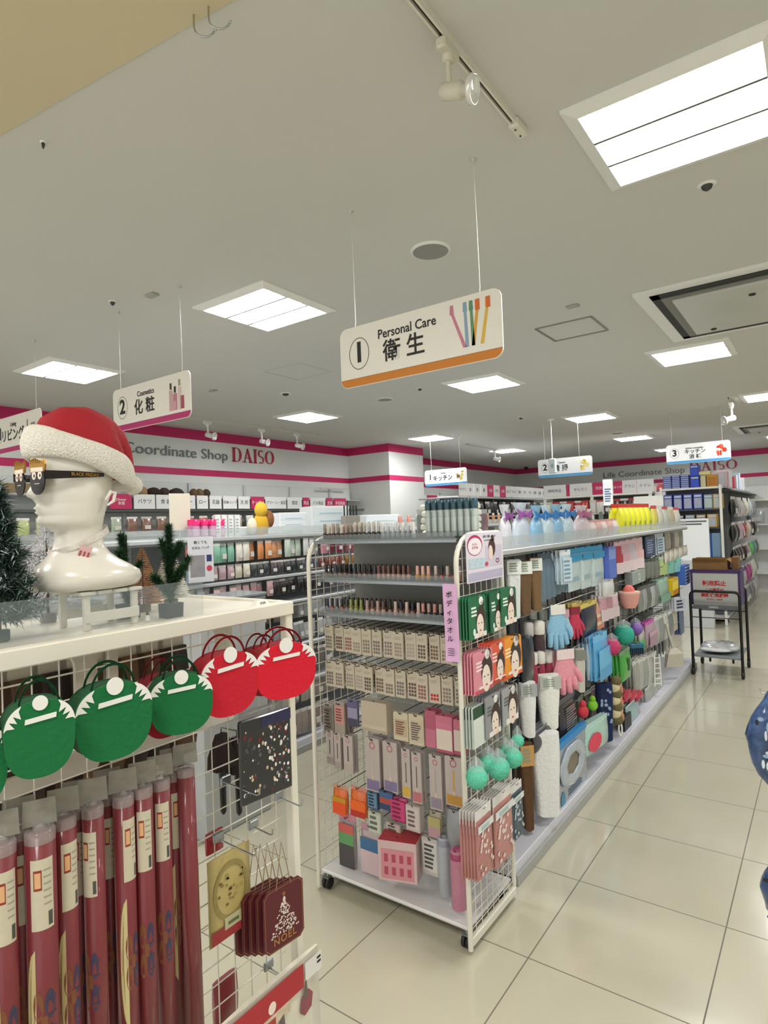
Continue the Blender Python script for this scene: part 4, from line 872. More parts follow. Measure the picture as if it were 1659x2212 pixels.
def puff(r, col, label=''):
    """bath sponge ball: ruffled net loops"""
    o = empty('bath_sponge', label, 'bath sponge'); R = random.Random(int(r*1e4)); m = MB(); K = C(col, .6, vary=.15, scale=90, bump=.5); n, k = 22, 14; rs = []
    for i in range(k+1):
        a = -PI/2+PI*i/k; q = []
        for j in range(n):
            g = 1+.10*math.sin(j*2.9+i*1.7)+.06*R.random(); q.append((r*g*(math.cos(a)+1e-3)*math.cos(2*PI*j/n), r*g*(math.cos(a)+1e-3)*math.sin(2*PI*j/n), r+r*g*math.sin(a)))
        rs.append(q)
    m.loft(rs, K); m.build('net_ball', o); m = MB(); m.tube([(0, 0, 2*r-.004), (.003, 0, 2*r+.02), (0, 0, 2*r+.04), (-.003, 0, 2*r+.02), (0, 0, 2*r-.004)], .0012, C('#e8e8e8', .5, vary=0), 5); m.build('cord', o)
    m = MB(); m.lathe([(r*.75, 2*r-.01), (r*.8, 2*r+.012), (r*.15, 2*r+.04)], FILM('#dfe8e8', .22), 14); m.build('film_bag', o); return o
def carton(w, h, d, col, deco=None, topc=None, name='box', cat='box', top=True):
    o = empty(name, '', cat); m = MB(); m.rbox((0, 0, h/2), (w, d, h), C(col, .45, vary=.06, scale=30), .0015); m.build('body', o)
    if deco: m = MB(); deco(m, w, h, -d/2-.0008); m.build('printed_front', o)
    if topc: m = MB(); m.box((0, 0, h+.0006), (w*.98, d*.98, .001), C(topc, .45, vary=.3, scale=120)); m.build('top_print', o)
    return o
def bottle(w, h, col, capc, name='bottle', cat='bottle', label=None, capf=.25, neck=.55, alpha=1.0):
    o = empty(name, '', cat); m = MB(); r = w/2; hb = h*(1-capf)
    m.lathe([(r*.85, 0), (r, h*.03), (r, hb*.86), (r*neck, hb*.97), (r*neck, hb)], C(col, .2, vary=.08, alpha=alpha, coat=.4), 14); m.build('body', o)
    m = MB(); m.lathe([(r*neck*1.15, hb), (r*neck*1.15, h*.98), (r*neck*.9, h)], C(capc, .3, vary=0), 14); m.build('cap', o)
    if label: m = MB(); m.lathe([(r*1.02, hb*.2), (r*1.02, hb*.7)], C(label, .4, vary=.1), 8, a0=-PI/2-.9, a1=-PI/2+.9); m.build('label', o)
    return o
def put(o, x, y, z, rz=0.0, label=None, group=None, tilt=0.0):
    o.location = (x, y, z); o.rotation_euler = (tilt, 0, rz)
    if label: o['label'] = label
    if group: o['group'] = group
    return o
# ================================================================ WHEELED COSMETICS RACK
CX0, CX1, CY0, CY1 = -1.985, -1.192, 2.115, 2.525
RW = C('#e0ddd0', .35, .1, vary=.02)
rack = empty('wheeled_rack', 'white wheeled wire rack of cosmetics in the centre foreground', 'display rack', ((CX0+CX1)/2, (CY0+CY1)/2, 0))
OX, OY = (CX0+CX1)/2, (CY0+CY1)/2
def L_(x, y, z): return (x-OX, y-OY, z)
for x in (CX0, CX1):
    m = MB(); pts = [L_(x, CY0, .015), L_(x, CY0, 1.50)]
    pts += [L_(x, CY0+.14-.14*math.cos(a), 1.52+.115*math.sin(a)) for a in [PI/2*k/7 for k in range(8)]]
    pts += [L_(x, CY1-.03, 1.635), L_(x, CY1-.008, 1.628), L_(x, CY1, 1.605), L_(x, CY1, .015)]
    m.tube(pts, .0105, RW, 10); fr_ = m.build('side_frame', rack)
    m = MB(); m.rbox(L_(x, OY, .045), (.022, CY1-CY0, .035), RW, .004); m.build('bottom_rail', rack)
    m = MB()
    for k in range(1, 8): m.tube([L_(x, CY0+.0513*k, .06), L_(x, CY0+.0513*k, 1.60)], .0018, RW, 5)
    for k in range(31):
        z = .09+.05*k; m.tube([L_(x+.002, CY0, z), L_(x+.002, CY1, z)], .0018, RW, 5)
    m.build('side_net', rack)
m = MB(); m.rbox(L_(OX, OY, .088), (CX1-CX0-.02, CY1-CY0-.01, .016), C('#dcdbdc', .35, vary=.03), .004); m.build('base_shelf', rack)
for x in (CX0+.03, CX1-.03):
    for y in (CY0+.028, CY1-.05):
        c_ = MB(); c_.lathe([(.008, 0), (.008, .02)], SILV, 10, L_(x, y, .055)); c_.box(L_(x, y, .052), (.03, .03, .004), SILV); cs = c_.build('caster', rack)
        w_ = MB(); W4 = Matrix.Translation(L_(x, y, .027)) @ Matrix.Rotation(PI/2, 4, 'Y')
        for s in (-.010, .010): w_.lathe([(.001, s-.008), (.022, s-.008), (.026, s-.005), (.026, s+.005), (.022, s+.008), (.001, s+.008)], BLACK, 18, M=W4)
        w_.build('wheel', cs)
m = MB(); m.box(L_(OX, CY1-.075, 1.38), (CX1-CX0-.02, .010, .52), C('#8b8b84', .6, vary=.05)); m.build('back_panel', rack)
m = MB()
for k in range(15): m.tube([L_(CX0+.02+.0535*k, CY1-.07, .10), L_(CX0+.02+.0535*k, CY1-.07, 1.14)], .0018, RW, 4)
for k in range(21): m.tube([L_(CX0, CY1-.07, .12+.05*k), L_(CX1, CY1-.07, .12+.05*k)], .0018, RW, 4)
m.build('back_net', rack)
GLS = C('#3c4141', .08, .2, vary=.05, alpha=.8, coat=.6)
for z, dd in ((1.62, .30), (1.44, .28), (1.28, .28)):
    m = MB(); m.box(L_(OX, CY1-.08-dd/2+.0, z-.004), (CX1-CX0-.024, dd, .007), GLS); sh = m.build('glass_shelf', rack)
    m = MB(); m.box(L_(OX, CY1-.08-dd, z-.006), (CX1-CX0-.024, .006, .016), C('#8a8f90', .2, .7, vary=.1)); m.build('shelf_edge', sh)
    m = MB(); m.box(L_(OX, CY1-.085-dd, z+.012), (CX1-CX0-.03, .002, .03), C('#8f999b', .05, vary=0, alpha=.30)); m.build('front_guard', sh)
# --- nail polish and small bottles on the three shelves
def polish(capc, body, h=.062, w=.021):
    o = empty('nail_polish', '', 'nail polish'); m = MB(); m.lathe([(w*.42, 0), (w*.5, .003), (w*.5, h*.36), (w*.25, h*.44)], C(body, .12, vary=.05, coat=.6), 12); m.build('bottle', o)
    m = MB(); m.lathe([(w*.36, h*.42), (w*.34, h*.97), (w*.28, h)], C(capc, .35, vary=0), 12); m.build('cap', o); return o
PC = [('#1c1a1c', '#8c6a5e'), ('#1c1a1c', '#5a4b48'), ('#6b4a40', '#caa79a'), ('#d9a79a', '#e0b4a4'), ('#1c1a1c', '#9c8a5a'), ('#3a3a40', '#6f6a78'), ('#c9b8b0', '#b58a84'), ('#23211f', '#a84a4a')]
pol = {}
def row_items(protos, X0, X1, y, z, n, what, rowname, group, seq, dx=0, jit=.004, seed=1, rz=0, rowdy=0):
    R = random.Random(seed)
    for k in range(n):
        key = seq[k % len(seq)]; x = X0+(X1-X0)*k/(n-1)
        if key not in pol: pol[key] = polish(*key) if len(key) == 2 else polish(key[0], key[1], key[2], key[3]); o = pol[key]; o.location = (x, y, z)
        else: o = copy_tree(pol[key], (x, y, z))
        o.rotation_euler = (0, 0, R.uniform(-.3, .3)); o['label'] = '%s, %s, %s' % (what, nth(k, n), rowname); o['group'] = group
T1 = [('#8c8478', '#2c2524', .075, .022), ('#c9bfae', '#3a2c26', .07, .022), ('#a58f84', '#4b3230', .072, .022)]
T2 = [('#b9b2a8', '#1f1c1e', .078, .02)]
T3 = [('#d5d3cf', '#9aa4ad', .07, .022), ('#bfc3c4', '#8d979d', .068, .022)]
yF = CY1-.08-.28+.03
row_items(None, CX0+.04, CX0+.20, yF, 1.6245, 7, 'small cosmetic bottle with pale cap', 'top rack shelf left end', 'bottles on the top rack shelf, left', T1, seed=1)
row_items(None, CX0+.225, CX0+.36, yF, 1.6245, 6, 'dark cosmetic bottle with grey cap', 'top rack shelf middle', 'bottles on the top rack shelf, middle', T2, seed=2)
row_items(None, CX0+.385, CX0+.545, yF, 1.6245, 7, 'pale blue-grey bottle with white cap', 'top rack shelf right end', 'bottles on the top rack shelf, right', T3, seed=3)
row_items(None, CX0+.06, CX0+.24, yF+.04, 1.6245, 7, 'small bottle in the back row', 'top rack shelf left end', 'bottles on the top rack shelf, back row', T1, seed=9)
A1 = [PC[0], PC[1], PC[5], PC[0]]
row_items(None, CX0+.04, CX0+.33, yF, 1.4445, 11, 'black capped nail polish', 'second rack shelf left half', 'nail polish on the second rack shelf, left', A1, seed=4)
row_items(None, CX0+.36, CX0+.52, yF-.01, 1.4445, 7, 'mauve nail polish with brown cap', 'second rack shelf centre', 'nail polish on the second rack shelf, centre', [PC[2]], seed=5)
row_items(None, CX0+.565, CX0+.62, yF-.01, 1.4445, 3, 'peach nail polish', 'second rack shelf right of centre', 'peach nail polish on the second rack shelf', [('#e3b0a0', '#d9a23c')], seed=6)
row_items(None, CX0+.65, CX1-.03, yF, 1.4445, 5, 'dark cap nail polish', 'second rack shelf right end', 'nail polish on the second rack shelf, right', [PC[6], PC[7]], seed=7)
row_items(None, CX0+.05, CX0+.46, yF+.05, 1.4445, 17, 'black capped nail polish in the back row', 'second rack shelf', 'nail polish on the second rack shelf, back row', [PC[0]], seed=8)
row_items(None, CX0+.04, CX0+.16, yF, 1.2845, 5, 'grey and red nail polish', 'third rack shelf left end', 'nail polish on the third rack shelf, left', [PC[5], PC[7]], seed=10)
row_items(None, CX0+.185, CX0+.245, yF, 1.2845, 3, 'yellow-green nail polish', 'third rack shelf left of centre', 'yellow-green nail polish on the third rack shelf', [('#8f9450', '#a3a94e')], seed=11)
row_items(None, CX0+.28, CX0+.37, yF, 1.2845, 4, 'rose capped nail polish', 'third rack shelf centre', 'rose nail polish on the third rack shelf', [('#b59a94', '#c49a92'), PC[2]], seed=12)
row_items(None, CX0+.40, CX0+.55, yF+.01, 1.2845, 6, 'nail polish with pale cap', 'third rack shelf right of centre', 'nail polish on the third rack shelf, right of centre', [PC[0], ('#cdb9b3', '#c9a8a4')], seed=13)
row_items(None, CX0+.58, CX1-.04, yF, 1.2845, 7, 'pink topped nail polish over black base', 'third rack shelf right end', 'nail polish on the third rack shelf, right', [('#c98a84', '#1c1a1c'), ('#a7948c', '#1c1a1c')], seed=14)
row_items(None, CX0+.10, CX0+.60, yF+.06, 1.2845, 20, 'black capped nail polish in the back row', 'third rack shelf', 'nail polish on the third rack shelf, back row', [PC[0]], seed=15)
bt = bottle(.031, .165, '#b3c0ba', '#274a56', 'spray_bottle', 'bottle', '#c9d2cc', .27, .88)
for k in range(8):
    o = bt if k == 0 else copy_tree(bt, (0, 0, 0)); put(o, CX0+.50+.034*k, CY1-.13, 1.6245, 0, 'tall grey bottle with dark teal cap, %s on the top rack shelf' % nth(k, 8), 'tall bottles on the rack top')
# --- hooks (parts of the rack)
HOOKM = C('#3a3a3c', .35, .6, vary=0); nh = [0]
def rack_hook(x, z, y0=2.20):
    if nh[0] >= 60: return
    nh[0] += 1; m = MB(); m.tube([L_(x, CY1-.07, z+.004), L_(x, y0-.02, z), L_(x, y0-.026, z+.012)], .002, HOOKM, 5); m.build('hook', rack)
YF = 2.205
# palettes, two rows
PALC = [('#6a6460', 4), ('#5a4038', 4), ('#8a5248', 4), ('#8d8478', 3), ('#7c726a', 4), ('#6f6264', 4), ('#7b706c', 4), ('#94857c', 4), ('#a0948a', 4), ('#5a4a3c', 4), ('#6a5540', 4), ('#7a6a58', 3)]
proto = {}
def pal(k):
    if k not in proto: proto[k] = card(.054, .118, '#bdb3a0', d_palette(k[0], k[1]), .008, 'eyeshadow_palette', 'palette', coat=.3)
    return proto[k]
used = set()
for r_, (zt, word, reds) in enumerate(((1.215, 'upper', None), (1.045, 'lower', 10))):
    for k in range(13):
        x = CX0+.04+.0578*k; key = PALC[(k+r_*5) % 12]
        if reds == k: key = ('#b0202a', 2)
        base = pal(key); o = base if key not in used else copy_tree(base, (0, 0, 0)); used.add(key)
        put(o, x, YF+random.uniform(-.012, .012), zt-.118, random.uniform(-.08, .08), ('red ' if key[0] == '#b0202a' else '')+'eyeshadow palette card, %s, %s hook row of the wheeled rack' % (nth(k, 13), word), 'eyeshadow palettes on the wheeled rack')
        rack_hook(x, zt-.004)
        q = copy_tree(base, (x+.004, YF+.05, zt-.118), 0); q['label'] = 'eyeshadow palette card behind the %s card of the %s hook row' % (nth(k, 13).replace(' from left', ''), word)
# explicit front goods: (px0, px1, py0, py1, builder, label)
def front(px0, px1, py0, py1, f, label, y=YF, rz=0.0, depth2=True, n_behind=0, grp=None):
    x, z, w_, h_ = rectY(px0, px1, py0, py1, y); o = f(w_, h_); put(o, x, y, max(z, .098), rz, label, grp)
    rack_hook(x, z+h_-.004, y)
    for i in range(n_behind):
        q = copy_tree(o, (x+.003*(i+1), y+.022*(i+1), max(z, .098)), rz); q['label'] = label+', %s behind' % ORD[i]
    return o
def FC(col, deco=None, name='blister_card', cat='packet', d=.012, blister=None, cut=1.0): return lambda w_, h_: card(w_*cut, h_, col, deco, d, name, cat, blister)
F3 = 'small cosmetic packets on the rack'
front(700, 722, 1520, 1590, FC('#8e867e', d_lines('#6e665f', '#3a3430', 7)), 'grey striped packet at the left end of the third hook row', n_behind=2)
front(724, 746, 1518, 1592, FC('#9a8f84', d_lines('#c98a84', '#7a4a44', 5, .4, .9)), 'grey and pink packet, second in the third hook row', n_behind=2)
front(752, 774, 1512, 1568, FC('#6c6584', d_band([('#3c3a50', .3), ('#8d88a5', .4), ('#5a567c', .3)])), 'violet packet in the third hook row of the rack')
front(788, 842, 1514, 1578, lambda w_, h_: carton(w_, h_, .05, '#b7a998', d_band([('#a89a88', .1), ('#bfb2a2', .12)])), 'beige cosmetic box with small red mark in third hook row')
front(853, 884, 1538, 1598, FC('#c5b9a0', d_lines('#b5a388', '#7a4a3a', 6, .15, .75), d=.02), 'cream lipstick card left of the striped one in third row')
front(886, 918, 1543, 1608, FC('#c5b9a0', d_lines('#bcb09a', '#5a4a48', 8, .1, .8), d=.02), 'cream lipstick card with grey stripes in third hook row')
front(925, 948, 1532, 1610, lambda w_, h_: carton(w_, h_, .05, '#a8526a', d_band([('#b86a80', .5)])), 'dark pink box, left of three in third hook row')
front(948, 984, 1544, 1622, lambda w_, h_: carton(w_, h_, .05, '#bf6a80', d_band([('#a84a62', .08), ('#cfc3b6', .55), ('#c27088', .2)])), 'pink box with white window, middle of three in third row')
front(986, 1008, 1552, 1626, lambda w_, h_: carton(w_, h_, .05, '#b8667a', d_band([('#a84a62', .1), ('#c9bcb0', .6)])), 'pink box with white window beside the rack post')
# brush packs
for a, b, c, d, st_, bs, lb, nb in ((707, 722, 1576, 1650, '#3a2c28', '#9b8f8c', 'slim makeup brush pack at left end of fourth hook row', 2), (724, 738, 1582, 1662, '#3a2c28', '#a39894', 'slim makeup brush pack, second in fourth hook row', 2),
     (744, 764, 1588, 1668, '#2c2422', '#b3a69a', 'makeup brush pack, third in fourth hook row', 1), (792, 822, 1594, 1708, '#b8b0ae', '#7c6f96', 'tall lilac brush pack with violet base, left of the pair', 2),
     (830, 860, 1602, 1710, '#b8b0ae', '#7c6f96', 'tall lilac brush pack with violet base, right of the pair', 2), (870, 888, 1616, 1722, '#5a4a44', '#c9a43c', 'slim brush pack with yellow base in fourth hook row', 1),
     (892, 912, 1624, 1734, '#5a4a44', '#b86a70', 'slim brush pack with pink base in fourth hook row', 1), (930, 956, 1630, 1748, '#a89a9a', '#8c8090', 'grey pack with oval logo in fourth hook row', 2), (964, 1000, 1634, 1740, '#c49a44', '#b5883a', 'pack with amber window beside the rack post', 1)):
    front(a, b, c, d, FC('#b3a8a4', d_brush(st_, bs), d=.014), lb, n_behind=nb)
# orange pouches etc.
def PK(col, hd=None, deco=None, d=.03, alpha=1.0): return lambda w_, h_: pack(w_, h_, d, col, hd, deco, alpha)
front(722, 752, 1696, 1756, PK('#e06a1c', '#c99a80', d_band([('#e8541c', .5), ('#c8941c', .2)])), 'bright orange pouch, left of the pair on the rack')
front(760, 794, 1700, 1762, PK('#d9641c', '#c98a78', d_band([('#b5281c', .25), ('#e8641c', .4)])), 'bright orange pouch, right of the pair on the rack')
front(796, 818, 1708, 1746, FC('#3a5674', d_lines('#5f86a0', '#1c2c44', 4), d=.02), 'blue packet right of the orange pouches')
front(822, 852, 1706, 1748, FC('#26304a', d_band([('#2c3c66', .3), ('#a8483c', .3), ('#3c5c8a', .3)]), d=.02), 'dark blue and red packet between blue and magenta packets')
front(846, 882, 1722, 1774, PK('#a81f5c', None, d_lines('#c23a74', '#7a1240', 4)), 'magenta pouch in the fifth hook row')
front(882, 912, 1738, 1792, lambda w_, h_: carton(w_, h_, .04, '#bdb2ae', d_lines('#c7bdb9', '#6a5a5a', 4)), 'small white box right of the magenta pouch')
front(928, 956, 1752, 1806, PK('#9a8f78', None, d_band([('#b08a94', .4), ('#a8a06a', .4)])), 'mixed coloured packet right of the white box')
front(798, 826, 1752, 1800, FC('#aeb3a4', d_lines('#c4c6ba', '#5a6a5a', 3), d=.02), 'pale packet below the blue packet')
front(836, 868, 1776, 1806, FC('#a8a096', d_lines('#c2bab0', '#5a5450', 3), d=.02), 'pale packet above the pink nail box')
# bottom row
front(736, 770, 1764, 1876, PK('#a59a9c', '#c98a98', d_band([('#4a4648', .5), ('#5f9a60', .25), ('#c65a54', .2)]), .03), 'long slim packet with green and red marks at bottom left')
front(782, 826, 1782, 1884, PK('#b3a4a8', '#b58a98', d_band([('#cdb4ba', .55), ('#3a6a94', .3)]), .03), 'long pink packet with blue mark in the bottom row')
front(832, 902, 1806, 1890, lambda w_, h_: carton(w_, h_, .11, '#cfb4b4', lambda m, w_, h_, y: ([m.rect(-w_*.42, h_*.06, w_*.42, h_*.80, C('#cf8a94', .4, vary=0), y)]+[m.rect(-w_*.34+w_*.2*(i % 4), h_*(.16 if i < 4 else .48), -w_*.34+w_*.2*(i % 4)+w_*.1, h_*(.36 if i < 4 else .68), C('#b0485c', .4, vary=0), y-.0004) for i in range(8)]), '#a8343c'), 'pink box of false nails with patterned red top', y=2.18, rz=.30)
front(916, 950, 1808, 1886, FC('#b5b0ac', d_lines('#c6c2be', '#4a4648', 6), d=.03), 'grey printed card hanging right of the pink nail box', n_behind=2)
def rollpk(col, capc):
    def f(w_, h_):
        o = empty('cotton_tube', '', 'packet'); m = MB(); m.lathe([(w_*.45, 0), (w_*.5, .004), (w_*.5, h_*.9), (w_*.44, h_)], C(col, .35, vary=.15, scale=60, coat=.4), 14); m.build('tube', o)
        m = MB(); m.lathe([(w_*.51, h_*.86), (w_*.51, h_*.95), (w_*.2, h_*1.03)], C(capc, .35, vary=.1), 14); m.build('film_top', o); return o
    return f
front(948, 976, 1806, 1930, rollpk('#a3a8b0', '#8a8f9a'), 'grey tube of cotton pads in the bottom row')
front(976, 1006, 1836, 1960, rollpk('#b8788f', '#9c3c64'), 'pink tube of cotton pads beside the rack post', y=2.17)
front(966, 1006, 1750, 1832, PK('#8d8f94', None, None, .05), 'crinkled silver packet above the pink tube')
# --- right side: poster, cards and goods hanging on the side net
XS = CX1+.012
y, z, w_, h_ = rectX(1001, 1080, 1150, 1254, XS)
o = empty('poster', 'white cosmetics poster with pink oval on the rack side top', 'poster', (XS+.012, y, z), PI/2)
m = MB(); m.rbox((0, 0, h_/2), (w_, .003, h_), C('#dcd6e2', .35, vary=.03), .001); m.build('sheet', o)
m = MB(); yy = -.0022; m.oval(-w_*.28, h_*.75, w_*.20, h_*.21, C('#b5305a', .4, vary=0), yy, 22); m.oval(-w_*.28, h_*.73, w_*.18, h_*.175, C('#ece6ec', .4, vary=0), yy-.0003, 22)
m.rect(0, h_*.28, w_*.46, h_*.72, C('#c9c2d4', .4, vary=.1), yy); m.rect(-w_*.46, h_*.28, -w_*.03, h_*.48, C('#b9ccd6', .4, vary=.3, scale=60), yy); m.rect(-w_*.47, h_*.03, w_*.47, h_*.20, C('#b5b0c9', .4, vary=.1), yy)
m.build('colour_blocks', o)
m = MB(); T = Matrix.Translation((w_*.16, 0, h_*.30)); r = w_*.10
m.oval(.02*w_, r*2.2, r*1.0, r*1.1, C('#4a302c', .5, vary=0), yy-.0006, 14, M=T); m.oval(-.02*w_, r*1.6, r*.62, r*.95, C('#e6d0c4', .5, vary=0), yy-.0009, 14, M=T); m.oval(.05*w_, r*3.4, r*.4, r*.4, C('#4a302c', .5, vary=0), yy-.0006, 12, M=T)
m.ringf(w_*.33, h_*.38, w_*.05, h_*.05, w_*.014, C('#7a2c44', .5, vary=0), yy-.0006); m.oval(w_*.02, h_*.34, w_*.045, h_*.045, C('#c2485c', .5, vary=0), yy-.0006); m.build('portrait_print', o)
text('美肌で 洗顔しませんか', .0115, INK, o, (w_*.12, yy-.0006, h_*.91), ext=.0002); text('おすすめの化粧品です', .0095, INK, o, (w_*.12, yy-.0006, h_*.83), ext=.0002)
text('バイヤー\nおすすめ', .013, C('#b5305a', .4, vary=0), o, (-w_*.28, yy-.0009, h_*.73), ext=.0002)
# pink vertical card on the front post
a = on_plane(962, 1262, 1, 2.095); b = on_plane(992, 1430, 1, 2.095)
o = empty('price_sign', 'pink vertical card reading body towel in katakana on the rack post', 'sign', ((a.x+b.x)/2-.002, 2.092, 1.14), .12)
H_, W_ = 1.445-1.14, .062
m = MB(); rs = []
for k in range(9):
    t = k/8; s_ = .004*math.sin(t*5); rs.append([(-W_/2, s_, H_*t), (W_/2, s_-.006, H_*t), (W_/2, s_-.005, H_*t), (-W_/2, s_+.001, H_*t)])
m.loft(rs, C('#e3b4e0', .45, vary=.03), smooth=False); m.build('sheet', o)
for i, ch in enumerate('ボディタオル'): text(ch, .027, INK, o, (-.002, -.0125, H_*.86-.0345*i), ext=.0002, off=.0004)
m = MB()
for i in range(4): m.rect(-.014, .026+.0085*i, .014, .0285+.0085*i, INK, -.0125)
m.build('printed_lines', o)
# goods on the side net
SG = 'mask packs on the rack side'
def side(px0, px1, py0, py1, f, label, X=CX1+.055, rz=0.0, nb=0, grp=None, dy=.0, name=None):
    y, z, w_, h_ = rectX(px0, px1, py0, py1, X); o = f(w_, h_); put(o, X, y, z, PI/2+rz, label, grp)
    for i in range(nb):
        q = copy_tree(o, (X-.012*(i+1), y-.002*(i+1), z), PI/2+rz); q['label'] = label+', %s behind' % ORD[i]
    m = MB(); m.tube([(CX1+.01, y, z+h_-.003), (X+.008, y, z+h_-.006), (X+.014, y, z+h_+.006)], .002, CHROME, 5)
    for v in range(len(m.v)): m.v[v] = (m.v[v][0]-OX, m.v[v][1]-OY, m.v[v][2])
    m.build('side_hook', rack); return o
side(1013, 1049, 1287, 1379, FC('#1c6a44', d_face('#e0eee4', 1.0, '#1c6a44'), 'face_mask_pack', 'face mask', .006), 'green face mask pack nearest the rack front post', nb=3)
side(1058, 1084, 1278, 1364, FC('#186040', d_face('#d8e8dc', 1.0, '#186040'), 'face_mask_pack', 'face mask', .006), 'green face mask pack in the middle of the top side row', nb=3, X=CX1+.045)
side(1082, 1114, 1270, 1349, FC('#1c6a44', d_face('#e0eee4', 1.0, '#1c6a44'), 'face_mask_pack', 'face mask', .006), 'green face mask pack at the rear of the top side row', nb=3)
side(1023, 1064, 1404, 1494, FC('#d98a9a', d_face('#f2dcdc', 1.05, None, '#c8485a'), 'face_mask_pack', 'face mask', .006), 'pink face mask pack in the second side row', nb=4)
side(1060, 1090, 1386, 1474, FC('#d6563c', d_face('#f2d8cc', 1.05, None, '#b8301e'), 'face_mask_pack', 'face mask', .006), 'red-orange face mask pack in the second side row', nb=4)
side(1086, 1126, 1376, 1462, FC('#e8941c', d_face('#f6e2b4', 1.0, None, '#d9541c'), 'face_mask_pack', 'face mask', .006), 'bright orange face mask pack in the second side row', nb=3)
side(1020, 1048, 1522, 1612, FC('#b9c4bc', d_band([('#d4dcd4', .7), ('#1f4a34', .28)]), 'face_mask_pack', 'face mask', .006), 'pale face mask pack with dark green top in third side row', nb=3, X=CX1+.045)
side(1048, 1080, 1500, 1590, FC('#8f9196', d_face('#5a5c60', 1.1), 'face_mask_pack', 'face mask', .006), 'grey face mask pack in the middle of the third side row', nb=3)
side(1084, 1118, 1482, 1562, FC('#9c9ea2', d_face('#5a5c60', 1.1), 'face_mask_pack', 'face mask', .006), 'silver grey face mask pack at the rear of third side row', nb=3)
for px, py, rpx, X, lb in ((1030, 1680, 22, .075, 'mint green bath sponge ball nearest the rack front post'), (1077, 1660, 22, .07, 'mint green bath sponge ball in the middle of the row'), (1107, 1637, 20, .07, 'mint green bath sponge ball at the rear of the row'),
     (1055, 1648, 18, .03, 'mint green bath sponge ball behind the middle one'), (1092, 1627, 16, .03, 'mint green bath sponge ball behind the rear one'), (1118, 1600, 13, .05, 'small mint bath sponge in clear bag above the rear ball')):
    p = on_plane(px, py, 0, CX1+X); r = rpx*(.587*1.13+.81*p.y)/FPX*1.0; o = puff(r, '#5fc9a8'); put(o, CX1+X, p.y, p.z-r, 0, lb, 'mint bath sponges on the rack side')
def cloth_pack(col, col2):
    def deco(m, w_, h_, y):
        R = random.Random(8)
        for i in range(26): x, z = (R.random()-.5)*w_*.8, h_*(.05+.72*R.random()); m.oval(x, z, w_*.07, h_*.035, C(col2, .6, vary=0), y-.0001*(i % 5), 8)
        m.rect(-w_*.5, h_*.80, w_*.5, h_*.93, C('#d8dedc', .4, vary=.1), y-.001); m.rect(-w_*.3, h_*.82, w_*.2, h_*.89, C('#a9c2c0', .4, vary=0), y-.0013)
    return lambda w_, h_: pack(w_, h_, .018, col, '#e0dcda', deco, name='body_towel_pack', cat='body towel', rough=.6, coat=.2)
side(1028, 1062, 1740, 1892, cloth_pack('#b57d78', '#e0c8c2'), 'pink patterned body towel pack nearest the front post', X=CX1+.085, nb=5)
side(1066, 1106, 1706, 1862, cloth_pack('#bd8680', '#e3cec8'), 'pink patterned body towel pack at the rear of the rack side', X=CX1+.06, nb=4)
side(1104, 1128, 1690, 1812, cloth_pack('#465a64', '#b9c6ca'), 'dark blue patterned body towel pack behind the rack', X=CX1+.04, nb=2)
# ================================================================ MAIN GONDOLA (bath goods) ALONG THE AISLE
GX0, GX1, GY0, GY1, GZ = -1.215, -2.10, 2.62, 7.40, 1.545
GS = C('#c9cdd0', .35, .3, vary=.03); DECK = C('#d3d4de', .25, vary=.03); PEG = C('#7d817f', .6, vary=.08, scale=4)
def gondola(name, label, x0, x1, y0, y1, ztop, kerb=.035, dark='#7d817f', top_in=.03):
    """two-sided shelf unit: base deck, kerbs, centre panel, posts, top shelf"""
    xm = (x0+x1)/2; w_ = abs(x1-x0); g = empty(name, label, 'shelf unit', (xm, y0, 0)); L = y1-y0
    def P(nm, c, d, mt, b=.003, par=None): q = MB(); q.rbox((c[0]-xm, c[1]-y0, c[2]), d, mt, b); return q.build(nm, par or g)
    P('base_deck', (xm, (y0+y1)/2, kerb+.03), (w_-.03, L, .06), DECK)
    for s in (-1, 1):
        P('kerb', (xm+s*(w_/2-.008), (y0+y1)/2, kerb/2+.008), (.016, L, kerb+.016), C('#a3a4a2', .4, vary=.05)); P('kerb_black_strip', (xm+s*(w_/2-.012), (y0+y1)/2, .006), (.012, L, .012), BLACK, .001)  # grey kerb with a black strip along its foot
    P('centre_panel', (xm, (y0+y1)/2, ztop/2), (.03, L-.02, ztop-.02), C(dark, .6, vary=.08, scale=4))
    n = max(2, round(L/.9)+1)
    for k in range(n): P('post', (xm, y0+.02+(L-.04)*k/(n-1), ztop/2), (.045, .035, ztop), GS)
    P('top_shelf', (xm, (y0+y1)/2, ztop-.012), (w_-2*top_in, L, .024), GS)
    return g, P
gm, P = gondola('gondola_shelf', 'long metal gondola of bath and cleaning goods along the right aisle', GX0, GX1, GY0, GY1, GZ)
P('shelf_front_edge', (GX0-.04, (GY0+GY1)/2, GZ-.018), (.012, GY1-GY0, .034), C('#83888a', .3, .7, vary=.1))
P('acrylic_guard', (GX0-.045, (GY0+GY1)/2, GZ+.032), (.004, GY1-GY0-.02, .062), C('#c3cbcc', .05, vary=.0, alpha=.38))
P('end_panel', (-1.657, GY0+.008, .8), (.80, .014, 1.45), C('#a5a7a3', .5, vary=.04))
for z in (.55, .88, 1.18): P('price_rail', (GX0-.09, (GY0+GY1)/2, z), (.004, GY1-GY0-.1, .006), CHROME, .001)
GXF = -1.31
gh = [0]
